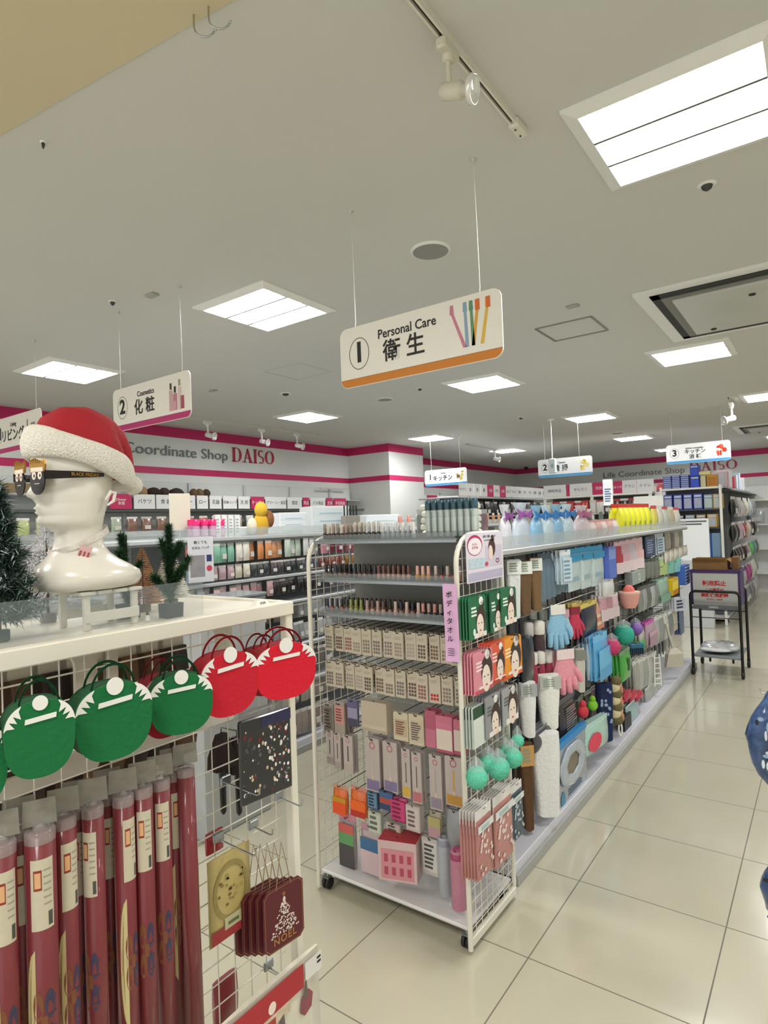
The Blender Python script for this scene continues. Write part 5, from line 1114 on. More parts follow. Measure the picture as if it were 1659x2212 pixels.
def gond(px0, px1, py0, py1, f, label, X=GXF, rz=0.0, tilt=0.0, nb=0, step=.02, grp=None, zmin=.072, par=None, scr=False):
    y, z, w_, h_ = rectX(px0, px1, py0, py1, X); z = max(z, zmin)
    if scr: rz -= .75
    nv = math.hypot(X, y); w_ = (px1-px0)*(-.587*X+.81*y)/FPX/max(.3, abs(X/nv*math.sin(PI/2+rz)-y/nv*math.cos(PI/2+rz)))
    o = f(w_, h_); put(o, X, y, z, PI/2+rz, label, grp, tilt)
    for i in range(nb): q = copy_tree(o, (X-step*(i+1), y, z), PI/2+rz); q['label'] = label+', %s behind' % ORD[i]
    if gh[0] < 90 and (par is None):
        gh[0] += 1; m = MB(); zz = z+h_-.006; m.tube([(-1.66+1.6575, y-GY0, zz+.012), (X+.012+1.6575, y-GY0, zz), (X+.018+1.6575, y-GY0, zz+.012)], .003, CHROME, 5); m.build('hook', gm)
    if not nb and not scr and o.name.startswith(('packet', 'blister')):
        for i in range(2): q = copy_tree(o, (X-.022*(i+1), y-.004*(i+1), z), PI/2+rz-.03*(i+1)); q['label'] = label+', %s behind' % ORD[i]
    return o
TW = lambda col, cardc=None, deco=None, d=.045, **k: (lambda w_, h_: towel(w_, h_, d, col, cardc, deco, **k))
# -- row 1
gond(1093, 1123, 1208, 1332, TW('#dfe3e2', '#e9ecea'), 'white leg warmer with printed card, first in the top gondola row', scr=True)
gond(1116, 1146, 1210, 1324, TW('#6a5238', '#e3e6e2'), 'brown leg warmer with white card in the top gondola row', scr=True)
gond(1143, 1168, 1203, 1316, TW('#7a6040', '#e3e6e2'), 'lighter brown leg warmer with white card in the top gondola row', scr=True)
for k in range(6): gond(1163+9.5*k, 1178+10.5*k, 1194-1.5*k, 1300-5*k, PK('#61788a', '#4e6070', None, .03), 'blue grey film pack, %s in the top gondola row' % nth(k, 6), X=GXF-.008*k, rz=-.5, grp='blue grey packs in the top gondola row')
gond(1210, 1232, 1188, 1262, PK('#bfd3de', '#e6ebee', d_lines('#cfdfe8', '#7aa0b8', 5), .03), 'white and pale blue pack swinging outward in top gondola row', X=GXF+.05, rz=-.3, tilt=0)
def d_eyes(m, w, h, y):
    m.rect(-w*.46, h*.80, w*.46, h*.99, C('#2f9bd0', .4, vary=.2, scale=60), y)
    text_lines(m, -w*.35, w*.3, h*.25, h*.4, 3, y, '#9ac0cc')
for k, (a, b, c, d) in enumerate(((1226, 1252, 1184, 1276), (1254, 1276, 1180, 1270), (1277, 1302, 1178, 1264))): gond(a, b, c, d, PK('#c6d9dc', '#3fa6d8', d_eyes, .035), 'pale pack with blue header, %s of three, top gondola row' % ('left', 'middle', 'right')[k], nb=2, grp='pale packs with bright blue headers')
gond(1300, 1313, 1188, 1252, FC('#3b58b8', d_lines('#5f7fd8', '#2c3f8a', 3), d=.03), 'narrow violet blue pack in the top gondola row', X=GXF-.03)
gond(1311, 1327, 1180, 1249, FC('#6f8ae0', d_band([('#5b78d4', .6), ('#8ea4ea', .3)]), d=.03), 'bright blue pack in the top gondola row')
for k, c in enumerate(('#b0404e', '#cfa8b4', '#c9bcc8', '#e0b8bc')): gond(1327+13*k, 1342+15*k, 1170-3*k, 1240-4*k, PK(c, '#d9b6c0', d_band([('#e3d2d6', .4), (c, .3)]), .03), 'pink and white towel pack, %s of four, top row' % nth(k, 4), rz=-.3, grp='pink towel packs in the top gondola row')
gond(1355, 1388, 1232, 1260, lambda w_, h_: carton(w_, h_, .06, '#9aa6a0', lambda m, w, h, y: m.ringf(.01, h*.5, h*.3, h*.3, h*.12, C('#dde3df', .4, vary=0), y)), 'small clear box with white ring below the pink packs')
gond(1385, 1412, 1158, 1202, FC('#26324c', d_lines('#34466a', '#8a9ab8', 6), d=.05), 'dark navy pack cluster in the top gondola row', nb=1)
gond(1411, 1436, 1150, 1198, PK('#b5c6d6', '#d9e2ea', d_lines('#c6d6e4', '#5a7a9a', 5)), 'pale blue pack in the top gondola row', nb=1)
for k in range(4): gond(1436+9*k, 1447+9*k, 1146-1*k, 1186-2*k, PK(['#9c9788', '#6a655c', '#b5b0a2', '#8a8578'][k], '#d8d5cc'), 'grey brown brush pack, %s of four at the far gondola end' % nth(k, 4), rz=-.2, grp='brush packs at the far gondola end')
for k in range(5): gond(1434+10*k, 1446+10*k, 1190-3*k, 1216-4*k, PK('#d6d2c4', '#b5b09c'), 'small cream packet, %s of five at the far gondola end' % nth(k, 5), X=GXF+.02, grp='cream packets at the far gondola end')
for k, c in enumerate(('#b3c98a', '#7fc9b8', '#8fd0cf')): gond(1424+14*k, 1441+14*k, 1202-4*k, 1242-3*k, PK(c, '#cfe6de', None, .03), '%s green pack at the far end of the gondola' % ('yellowish', 'mint', 'light turquoise')[k], rz=-.3)
st_ = gond(1468, 1484, 1220, 1262, lambda w_, h_: carton(w_, h_, .08, '#3f68c0', lambda m, w, h, y: [m.rect(-w*.5, h*(.06+.16*i), w*.5, h*(.13+.16*i), C('#cfe0f6', .4, vary=0), y) for i in range(6)], name='striped_sponge_stack', cat='sponge'), 'blue and white striped sponge stack at the far gondola end', X=GXF+.03)
# -- row 2
for k in range(4): gond(1386+9*k, 1396+9*k, 1208-k, 1250-k, PK('#7c837c', '#59605c', None, .04, .85), 'clear grey packet, %s of four below the navy packs' % nth(k, 4), grp='clear grey packets below the navy packs')
gond(1302, 1324, 1252, 1286, PK('#d9dadb', '#c2c4c6', None, .04), 'white shiny packet between yellow and pink packs', X=GXF+.05, rz=-.2)
for k in range(3): gond(1294+12*k, 1310+12*k, 1284-2*k, 1342-5*k, PK(['#c99aa8', '#b98a94', '#d9b9c0'][k], '#e3dde0', d_band([('#d9c6cc', .5)])), 'pink and white folded cloth pack, %s of three' % nth(k, 3), X=GXF+.02, rz=-.4, grp='pink cloth packs in second gondola row')
gond(1236, 1256, 1300, 1330, PK('#cdb25a', '#e0d08a', None, .03), 'small mustard yellow packet in the second gondola row', X=GXF-.02)
gond(1256, 1288, 1300, 1372, PK('#141a3a', '#dccb6a', None, .03), 'navy pack with pale yellow header in the second gondola row')
gond(1284, 1300, 1302, 1358, PK('#e8b096', '#e6da8a', d_band([('#d98a74', .2), ('#f0d8c0', .15), ('#d98a74', .2), ('#f0d8c0', .15)])), 'peach striped pack with yellow header in the second gondola row')
def basket(w_, h_):
    o = empty('bath_basket', '', 'basket'); m = MB(); m.lathe([(w_*.28, 0), (w_*.42, h_*.2), (w_*.5, h_*.62), (w_*.5, h_*.68), (w_*.44, h_*.66), (w_*.26, h_*.06)], C('#e5a59a', .4, vary=.05), 20, sy=.7); m.build('bowl', o)
    m = MB(); m.ball((.0, 0, h_*.68), (w_*.3, w_*.2, h_*.3), C('#e87a74', .6, vary=.15), 12, 8, jit=.1); m.build('sponge', o); m = MB(); m.lathe([(w_*.5, h_*.60), (w_*.53, h_*.64), (w_*.5, h_*.70)], C('#f0c6b4', .4, vary=0), 20, sy=.7); m.build('rim', o); return o
gond(1338, 1378, 1262, 1314, basket, 'salmon pink bath basket hanging in the middle of the gondola', X=GXF+.04, scr=True)
for k in range(5): gond(1376+9*k, 1388+9*k, 1268-3*k, 1322-4*k, PK(['#8d9490', '#a9aeac', '#6c726e', '#bcc0be', '#8a918c'][k], '#5c625e', None, .04, .85), 'clear silver packet, %s of five right of the pink basket' % nth(k, 5), grp='silver packets right of the pink basket')
gond(1414, 1446, 1250, 1300, PK('#8fb3a0', '#a9c9ba', d_band([('#7fa892', .4)]), .06), 'pale green mesh pack in the second gondola row')
gond(1445, 1464, 1248, 1284, FC('#e3c020', d_band([('#c9861c', .3), ('#f0dc4c', .5)]), d=.04), 'bright yellow pack in the second gondola row')
gond(1457, 1480, 1290, 1320, FC('#c9cdd4', d_lines('#b5bccb', '#2c3448', 3)), 'tilted white and black card at the far gondola end', X=GXF+.06, tilt=0, rz=-.5)
# -- row 3
def wrapcloth(col, band='#dbd8ce'):
    def f(w_, h_):
        o = empty('rolled_towel', '', 'towel'); m = MB(); rs = []
        for k in range(9):
            t = k/8; r = w_/2*(.82+.18*math.sin(PI*min(1, t*1.3))); rs.append([(r*math.cos(2*PI*j/16)*(1+.06*math.sin(5*2*PI*j/16)), r*.8*math.sin(2*PI*j/16), h_*.8*t) for j in range(16)])
        m.loft(rs, C(col, .9, vary=.15, scale=60, bump=.5)); m.build('cloth', o); m = MB(); m.lathe([(w_*.47, h_*.62), (w_*.52, h_*.66), (w_*.52, h_*.96), (w_*.3, h_)], C(band, .5, vary=.06), 16, sy=.85); m.build('paper_band', o); return o
    return f
gond(1131, 1152, 1344, 1425, wrapcloth('#5a5054', '#b9b5b4'), 'grey rolled towel with pale band, first in third gondola row', X=GXF-.02, scr=True)
gond(1152, 1176, 1340, 1418, wrapcloth('#4c3a3c'), 'dark brown rolled towel with white band in third gondola row', X=GXF-.02, scr=True)
gond(1180, 1200, 1340, 1415, wrapcloth('#6d5a6a'), 'mauve rolled towel with white band in third gondola row', X=GXF-.03, scr=True)
gond(1180, 1226, 1308, 1408, lambda w_, h_: glove(w_, h_, '#8fc0dc'), 'light blue bath glove hanging in the gondola', X=GXF+.06, rz=.1, scr=True)
gond(1208, 1232, 1318, 1392, lambda w_, h_: glove(w_, h_, '#a9cfe0', '#c9a0b0'), 'pale blue bath glove behind the front blue glove', X=GXF+.01, scr=True)
gond(1226, 1256, 1312, 1384, lambda w_, h_: glove(w_, h_, '#c9405c', '#8a2438'), 'crimson pink bath glove right of the blue gloves', X=GXF+.02, scr=True)
gond(1362, 1384, 1330, 1372, lambda w_, h_: puff(w_/2, '#8f6ac0'), 'purple bath sponge ball in the gondola', X=GXF+.0, scr=True)
gond(1330, 1364, 1356, 1392, lambda w_, h_: puff(w_/2, '#2fae96'), 'teal bath sponge ball in the centre of the gondola', X=GXF+.08, scr=True)
gond(1308, 1336, 1384, 1414, lambda w_, h_: puff(w_/2, '#cf3f72'), 'magenta bath sponge ball below the teal one', X=GXF+.08, scr=True)
gond(1392, 1416, 1340, 1394, PK('#b39aa8', '#c96ab0', d_band([('#a88a9a', .5), ('#c9a8b4', .2)]), .06), 'mauve mesh towel pack with pink header')
gond(1378, 1392, 1352, 1392, PK('#c2c0ba', '#3c2460'), 'grey pack with dark violet header beside the mauve pack', X=GXF-.02)
def brushy(col, hcol):
    def f(w_, h_):
        o = empty('scrub_brush', '', 'brush'); m = MB()
        for k in range(7): m.box((-w_*.42+w_*.14*k, 0, h_*.25), (w_*.09, .03, h_*.5), C(col, .6, vary=.2))
        m.build('bristles', o); m = MB(); m.rbox((0, 0, h_*.72), (w_, .04, h_*.4), C(hcol, .4, vary=.05), .006); m.build('body', o); return o
    return f
gond(1360, 1388, 1388, 1414, brushy('#1f3a50', '#2c6a8a'), 'teal blue scrub brush below the teal sponge ball', X=GXF+.04, scr=True)
gond(1382, 1394, 1384, 1406, FC('#4fb35a'), 'small bright green card behind the scrub brush', X=GXF)
for k in range(4): gond(1412+10*k, 1424+10*k, 1330-4*k, 1392-6*k, PK(['#a9adaa', '#8b908e', '#c6c9c4', '#767c7c'][k], '#d5d8d4', None, .04), 'grey cleaning tool pack, %s of four at the far end' % nth(k, 4), grp='grey tool packs at the far gondola end')
gond(1452, 1464, 1316, 1362, FC('#c9c3b0', None), 'long cream cleaning brush card at the far gondola end')
gond(1466, 1478, 1312, 1370, FC('#6c83a8', None), 'narrow blue pack at the very end of the gondola')
def dustpan(w_, h_):
    o = empty('dustpan', '', 'dustpan'); K = C('#c3bfb0', .5, vary=.05); m = MB(); m.loft([[(-w_*.5, -.03, 0), (w_*.5, -.03, 0), (w_*.5, .0, .0), (-w_*.5, .0, 0)], [(-w_*.42, -.05, h_*.3), (w_*.42, -.05, h_*.3), (w_*.42, 0, h_*.3), (-w_*.42, 0, h_*.3)], [(-w_*.2, -.03, h_*.42), (w_*.2, -.03, h_*.42), (w_*.2, 0, h_*.42), (-w_*.2, 0, h_*.42)]], K, smooth=False); m.build('pan', o)
    m = MB(); m.tube([(0, -.015, h_*.38), (-w_*.35, -.01, h_)], .012, K, 8); m.build('handle', o); return o
gond(1434, 1468, 1344, 1442, dustpan, 'cream long handled dustpan hanging at the far gondola end', X=GXF+.06, scr=True)
# -- row 4
for k, (a, b) in enumerate(((1144, 1161), (1160, 1177), (1175, 1194))): gond(a, b, 1408-2*k, 1478-2*k, wrapcloth('#9c3a4c'), 'crimson rolled towel with white band, %s of three' % ('left', 'middle', 'right')[k], grp='crimson rolled towels', scr=True)
gond(1126, 1150, 1376, 1474, PK('#141c2c', None, None, .05), 'dark navy cloth pack beside the orange face mask pack', X=GXF+.02)
gond(1192, 1246, 1404, 1506, lambda w_, h_: glove(w_, h_, '#e49aa8', '#e8d4d4'), 'pale pink bath glove with spread fingers in the gondola', X=GXF+.08, rz=.1, scr=True)
gond(1184, 1208, 1406, 1480, lambda w_, h_: glove(w_, h_, '#d98a9c', '#b89a9c'), 'pink bath glove behind the front pale pink glove', X=GXF+.02, scr=True)
gond(1240, 1262, 1400, 1492, TW('#cfccc2', '#8c8a86'), 'cream and black folded cloth right of the pink glove', scr=True)
gond(1256, 1274, 1398, 1480, TW('#5a5a5c', None), 'dark grey cloth strip beside the light blue pack', X=GXF-.01, scr=True)
gond(1268, 1290, 1372, 1464, PK('#a9bcc9', '#8fa0ac', d_lines('#c2d4de', '#4a5c68', 8), .05), 'grey film pack with printed lines left of the blue one', X=GXF+.01)
gond(1283, 1312, 1368, 1464, PK('#5fb0e0', '#7cc4ec', d_band([('#52a6da', .3), ('#6cbce8', .5)]), .06), 'large light blue pack hanging in the middle of the gondola', X=GXF+.05)
gond(1338, 1362, 1402, 1468, lambda w_, h_: pack(w_, h_, .05, '#3fa83c', '#7a9a7a', lambda m, w, h, y: m.rect(-w*.08, h*.35, w*.12, h*.85, C('#24402a', .4, vary=0), y)), 'bright green pack with dark slot in the gondola', X=GXF+.05)
for k in range(5): gond(1366+10*k, 1380+10*k, 1424-4*k, 1496-6*k, PK(['#a3a59f', '#b9bab4', '#9ba39c', '#c6c6c0', '#8f958f'][k], '#d3d3cc', None, .04, .9), 'clear silver long pack, %s of five in the fourth gondola row' % nth(k, 5), grp='silver long packs in fourth gondola row')
def ladder(w_, h_):
    o = empty('towel_hanger', '', 'hanger'); m = MB()
    for s in (-1, 1): m.tube([(s*w_*.4, 0, 0), (s*w_*.3, 0, h_)], .006, WHITE, 6)
    for k in range(6): m.tube([(-w_*.38, 0, h_*(.08+.16*k)), (w_*.38, 0, h_*(.08+.16*k))], .004, WHITE, 5)
    m.build('frame', o); return o
gond(1412, 1428, 1412, 1484, ladder, 'white ladder-shaped plastic hanger near the gondola end', X=GXF+.06, scr=True)
# -- row 5
gond(1122, 1156, 1472, 1588, TW('#e3e5e3', '#a9aeb0', fold=3, d=.05), 'white body towel, left of two in fifth gondola row', X=GXF+.03, scr=True)
gond(1162, 1206, 1456, 1570, TW('#e6e8e0', '#b5b9b3', fold=3, d=.06), 'wide white body towel, right of two in fifth gondola row', X=GXF+.05, scr=True)
gond(1208, 1240, 1502, 1592, PK('#37343c', '#5c5a60', lambda m, w, h, y: text_lines(m, -w*.3, w*.4, h*.2, h*.9, 10, y, '#8a8484'), .05), 'dark patterned pack right of the white towels')
def figsoap(col):
    def f(w_, h_):
        o = empty('sponge_figure', '', 'sponge'); m = MB(); K = C(col, .6, vary=.12, scale=50); m.ball((0, 0, h_*.35), (w_*.5, w_*.35, h_*.36), K, 14, 9); m.ball((0, 0, h_*.78), (w_*.3, w_*.28, h_*.22), K, 12, 8); m.build('sponge_body', o); return o
    return f
gond(1248, 1270, 1512, 1552, figsoap('#c93440'), 'red sponge in clear pack in the fifth gondola row', X=GXF+.04, scr=True)
gond(1270, 1290, 1502, 1536, figsoap('#7cc22a'), 'lime green sponge in clear pack in the fifth gondola row', X=GXF+.04, scr=True)
def braid(c1, c2):
    def f(w_, h_):
        o = empty('braided_towel', '', 'towel'); m = MB()
        for k in range(7): m.ball(((-1)**k*w_*.08, 0, h_*(.08+.14*k)), (w_*.42, w_*.3, h_*.11), C(c1 if k % 2 else c2, .8, vary=.15, scale=60, bump=.4), 12, 7)
        m.build('braid', o); return o
    return f
gond(1317, 1343, 1462, 1566, braid('#d9cda4', '#6b6340'), 'cream and olive braided towel hanging low in the gondola', X=GXF+.07, scr=True)
gond(1334, 1346, 1450, 1560, braid('#e0ae8c', '#c98f6e'), 'peach braided towel beside the cream and olive one', X=GXF+.04, scr=True)
gond(1290, 1322, 1474, 1600, TW('#1a2850', None, lambda m, w, h, y: [m.oval((random.random()-.5)*w*.7, h*(.1+.8*random.random()), w*.09, w*.1, C('#8fa6c2', .6, vary=0), y-.0001*i, 8) for i in range(16)], d=.05), 'navy blue patterned towel hanging low in the gondola', X=GXF+.04, scr=True)
gond(1258, 1310, 1556, 1622, PK('#a9cfc4', '#b9d6d0', lambda m, w, h, y: m.oval(-w*.12, h*.42, w*.26, h*.36, C('#e0425c', .5, vary=.1), y, 14), .04), 'mint pouch with pink mark low in the gondola', X=GXF+.07, rz=-.1)
for k in range(3): gond(1346+13*k, 1362+13*k, 1494+1*k, 1512-1*k, PK('#b81f40', '#c94a60', None, .04), 'small crimson packet, %s of three low in the gondola' % nth(k, 3), X=GXF+.03, grp='crimson packets low in the gondola')
gond(1350, 1380, 1514, 1560, PK('#9fc0c4', '#c2d6d8', None, .05, .9), 'pale aqua clear pack below the crimson packets', X=GXF+.02)
gond(1342, 1358, 1552, 1590, lambda w_, h_: carton(w_, h_, .05, '#1c2022'), 'small black box standing on the gondola deck edge', X=GXF+.02)
def ringpk(w_, h_):
    o = empty('key_ring', '', 'ring'); m = MB(); pts = [(w_*.4*math.cos(2*PI*k/20), 0, h_*.5+h_*.48*math.sin(2*PI*k/20)) for k in range(21)]; m.tube(pts, .006, WHITE, 6, cap=False); m.build('loop', o); return o
gond(1336, 1344, 1560, 1590, ringpk, 'white plastic loop hanging low beside the braided towel', X=GXF+.09, scr=True)
for k in range(3): gond(1392+12*k, 1408+12*k, 1488-9*k, 1524-12*k, PK('#b9bcb8', '#d2d4d0', None, .05, .8), 'clear packet near the deck, %s of three at the far end' % nth(k, 3), X=GXF, grp='clear packets near the deck')
# -- row 6
gond(1122, 1150, 1600, 1790, TW('#5e4228', '#c99a5c', d=.06), 'long brown body towel nearest the rack in the lowest row', X=GXF+.02, scr=True)
def d_dog(m, w, h, y): m.oval(w*.1, h*.90, w*.2, w*.16, C('#d8dad8', .6, vary=0), y, 14); m.oval(-w*.06, h*.885, w*.08, w*.08, BLACK, y-.001, 10)
gond(1150, 1206, 1580, 1760, TW('#e3e4e1', None, None, d=.075, fold=4, taper=.85), 'long white body towel in the lowest gondola row', X=GXF+.07, scr=True)
gond(1152, 1192, 1568, 1612, PK('#4a4c52', '#7c7e84', None, .05, .9), 'dark crinkled header film above the long white towel', X=GXF+.05)
def ringbag(w_, h_):
    o = empty('swim_ring_pack', '', 'swim ring'); m = MB(); m.rbox((0, 0, h_*.46), (w_, .025, h_*.92), C('#8c98a4', .2, vary=.2, scale=20, coat=.6), .006); m.build('bag', o)
    m = MB(); n = 26; rs = []; 
    for k in range(n+1):
        a = 2*PI*k/n; R1 = w_*.31*(1+.04*math.sin(7*a)); rs.append([((R1+w_*.115*math.cos(b))*math.cos(a), -.014-.012*math.sin(b)-.006, h_*.54+(R1+w_*.115*math.cos(b))*math.sin(a)*(h_*.78/w_)) for b in [2*PI*j/10 for j in range(10)]])
    m.loft(rs, C('#a9b5c0', .25, vary=.15, scale=25, coat=.5), cap=False); m.oval(0, h_*.54, w_*.21, h_*.17, C('#857a66', .5, vary=.3, scale=40), -.0145, 22); m.build('folded_ring', o)
    m = MB(); m.box((0, -.002, h_*.95), (w_*1.02, .03, h_*.10), C('#1f87c9', .35, vary=.05)); m.build('header_card', o)
    m = MB(); m.oval(-w_*.32, h_*.10, w_*.07, w_*.09, C('#3f88a8', .4, vary=0), -.015, 14); text_lines(m, -w_*.15, w_*.4, h_*.06, h_*.18, 3, -.015, '#6f8496'); m.build('print', o); return o
gond(1197, 1262, 1584, 1722, ringbag, 'silver grey swim ring pack with blue header on the lowest row', X=GXF+.05)
m = MB(); m.tube([(0, 0, 0), (.0, .12, 0), (0, .125, .012)], .003, BLACK, 6); p = on_plane(1205, 1733, 2, .10)
tag(m.build('wire_hook', None, (-1.27, 3.15, .075)), 'loose black wire hook lying on the deck beside swim ring pack', 'hook')
# -- filler rows deep on the hooks
FILL = ['#6f7470', '#4a4c50', '#8b8f8c', '#5c4f4a', '#3a3f4a', '#9aa09c', '#7a5f66', '#50605c', '#b3b6b2', '#2e3034']
fp = {c: None for c in FILL}
for r_, z in enumerate((1.28, 1.00, .74, .46, .20)):
    for k in range(30):
        c = FILL[(k*7+r_*3) % 10]; y = GY0+.12+.158*k
        if fp[c] is None: fp[c] = pack(.12, .22, .03, c, '#a9aba6', name='film_packet'); o = fp[c]
        else: o = copy_tree(fp[c], (0, 0, 0))
        put(o, -1.47, y, z, PI/2+random.uniform(-.15, .15), 'dim film packet deep on gondola hooks, %s, %s row from top' % (nth(k, 30), ORD[r_]), 'film packets deep on the gondola hooks')
# -- goods standing on the gondola top
TOPX = -1.36
def topg(px0, px1, py0, py1, f, label, X=TOPX, rz=0.0, nb=0, grp=None, step=.05):
    y, z, w_, h_ = rectX(px0, px1, py0, py1, X); h_ += z-GZ; o = f(w_, h_); put(o, X, y, GZ, PI/2+rz, label, grp)
    for i in range(nb): q = copy_tree(o, (X-step*(i+1), y, GZ), PI/2+rz); q['label'] = label+', %s behind it' % ORD[i]
    return o
for k in range(7):
    m = MB(); m.rbox((0, 0, .016), (.26, .20, .032), C(['#d9dbc9', '#cfd6c2', '#e0dfcf'][k % 3], .5, vary=.06), .010)
    tag(m.build('folded_bag', None, (-1.60+.004*(k % 3), 2.80, GZ+.002+.034*k), .05*(k % 3)), 'cream folded bag, %s from the bottom of the stack behind the tall bottles' % ORD[k], 'bag', 'stacked cream folded bags')
def ribbon_bag(col, rib):
    def f(w_, h_):
        o = empty('gift_pouch', '', 'pouch'); m = MB(); K = C(col, .3, vary=.2, scale=50, coat=.5); rs = []
        for t, a in ((0, .9), (.2, 1.0), (.5, .9), (.68, .45), (.74, .25), (.82, .5), (1.0, .75)): rs.append([(w_/2*a*math.cos(2*PI*j/14)*(1+.08*math.sin(4*2*PI*j/14)), .03*a*math.sin(2*PI*j/14), h_*t) for j in range(14)])
        m.loft(rs, K); m.build('bag', o); m = MB()
        for s in (-1, 1): m.poly([(0, h_*.72), (s*w_*.35, h_*.60), (s*w_*.45, h_*.85)][::s], C(rib, .5, vary=.1), -.03, .004)
        m.ball((0, -.03, h_*.73), w_*.08, C(rib, .5, vary=.1), 8, 6); m.build('ribbon', o); return o
    return f
topg(1080, 1100, 1090, 1164, ribbon_bag('#dfe0ea', '#8f4a9c'), 'white pouch with purple ribbon, nearest on the gondola top')
topg(1106, 1142, 1086, 1164, ribbon_bag('#cfdbe8', '#9c5aa8'), 'pale blue pouch with purple ribbon on the gondola top')
for k, (a, b) in enumerate(((1146, 1170), (1168, 1192), (1190, 1214), (1212, 1236))): topg(a, b, 1092-k, 1160-3*k, ribbon_bag('#cde2ec' if k % 2 else '#8fc0e0', '#2a78c0'), 'white pouch with bright blue ribbon, %s of four on the gondola top' % nth(k, 4), grp='blue ribbon pouches on the gondola top')
topg(1238, 1272, 1092, 1150, ribbon_bag('#dcd0da', '#b06a90'), 'white pouch with pink ribbon right of the blue ribbon pouches')
for k in range(5): topg(1272+12*k, 1283+12*k, 1124-1*k, 1152-2*k, PK(['#e3d6d4', '#d9a8a4'][k % 2], '#cf9a98', None, .06), 'low pink and white packet, %s of five on the gondola top' % nth(k, 5), grp='low pink packets on the gondola top')
for k in range(6): topg(1335+11*k, 1347+11*k, 1088, 1146-1*k, lambda w_, h_: pack(w_, h_, .07, '#e8e81c', '#b82a1c', lambda m, w, h, y: m.rect(-w*.05, h*.1, w*.05, h*.45, C('#7a8a2a', .5, vary=0), y), rough=.4), 'yellow glove pack with red header, %s, gondola top' % nth(k, 6), grp='yellow packs on the gondola top', nb=1)
topg(1399, 1406, 1096, 1140, PK('#1f7a4a', '#2c8a5a'), 'dark green packet beside the yellow packs')
for k in range(5): topg(1406+12*k, 1418+12*k, 1092+k, 1138-1*k, PK(['#d9cf5a', '#d8d2c6', '#c9d0c4', '#c6b89a', '#dcd8cc'][k], '#c24848' if k % 2 == 0 else '#d9dcd8', None, .06), 'sponge pack with printed header, %s of five, far gondola top' % nth(k, 5), grp='sponge packs on the far gondola top')
for k in range(12):
    o = copy_tree(fp[FILL[(k*3) % 10]], (0, 0, 0)); put(o, -1.88, GY0+.35+.38*k, GZ, PI/2, 'film packet standing on the rear side of the gondola top, %s' % nth(k, 12), 'packets on the rear gondola top')
# white printed flag card standing up on the gondola top
o = empty('flag_sign', 'tall white printed card standing above the gondola beside the far wall lettering', 'sign', (-1.62, 5.75, GZ), .45)
m = MB(); m.tube([(0, .004, 0), (0, .004, .30)], .004, CHROME, 6); m.build('stand', o)
m = MB(); m.rbox((0, 0, .36), (.085, .004, .24), C('#e2e8ee', .4, vary=.03), .001); m.build('card', o); m = MB(); text_lines(m, -.03, .03, .27, .40, 6, -.0025, '#4a6a94'); m.build('printed_lines', o)
# ================================================================ LEFT GONDOLA (cosmetics) BEHIND THE RACK
lg, P = gondola('gondola_shelf', 'metal gondola of small cosmetic packets left of the wheeled rack', -3.24, -4.10, 1.3, 7.6, 1.64, dark='#8f9391')
P('shelf_front_edge', (-3.28, 4.45, 1.62), (.012, 6.3, .034), C('#83888a', .3, .7, vary=.1)); P('acrylic_guard', (-3.285, 4.45, 1.67), (.004, 6.3, .06), C('#c3cbcc', .05, vary=0, alpha=.35))
for z in (1.33, 1.13, .80, .52): P('shelf', (-3.42, 4.45, z), (.30, 6.25, .02), GS)
_dp = {}
def dense(rows, X, y0, dy, group, where, rz=PI/2, depth=.03, name='packet', jit=.1, seed=1, axis='y', hold=None):
    """rows of small hanging packets: (z bottom, height, width, colours, header colours)"""
    R = random.Random(seed)
    for ri, (z, h, w_, cols, hds, n) in enumerate(rows):
        for k in range(n):
            seg = cols[min(len(cols)-1, int(k*len(cols)/n))]; hd = hds[k % len(hds)]; key = (round(w_, 3), round(h, 3), seg, hd, depth, name)
            if key not in _dp: _dp[key] = pack(w_, h, depth, seg, hd, None if (k+ri) % 2 else (lambda m, w, h, y: m.rect(-w*.3, h*.2, w*.3, h*.5, C('#d9d6d0', .4, vary=.2), y)), name=name); o = _dp[key]
            else: o = copy_tree(_dp[key], (0, 0, 0))
            c = y0+dy*k+R.uniform(-.004, .004); l = (X+R.uniform(-.02, .02), c, z) if axis == 'y' else (c, X+R.uniform(-.02, .02), z)
            put(o, l[0], l[1], l[2], rz+R.uniform(-jit, jit), 'packet, %s, %s row %s' % (nth(k, n), ORD[ri], where), group+', '+ORD[ri]+' row')
W_ = ['#d9d6d0', '#e3e0dc', '#c9c6c2']
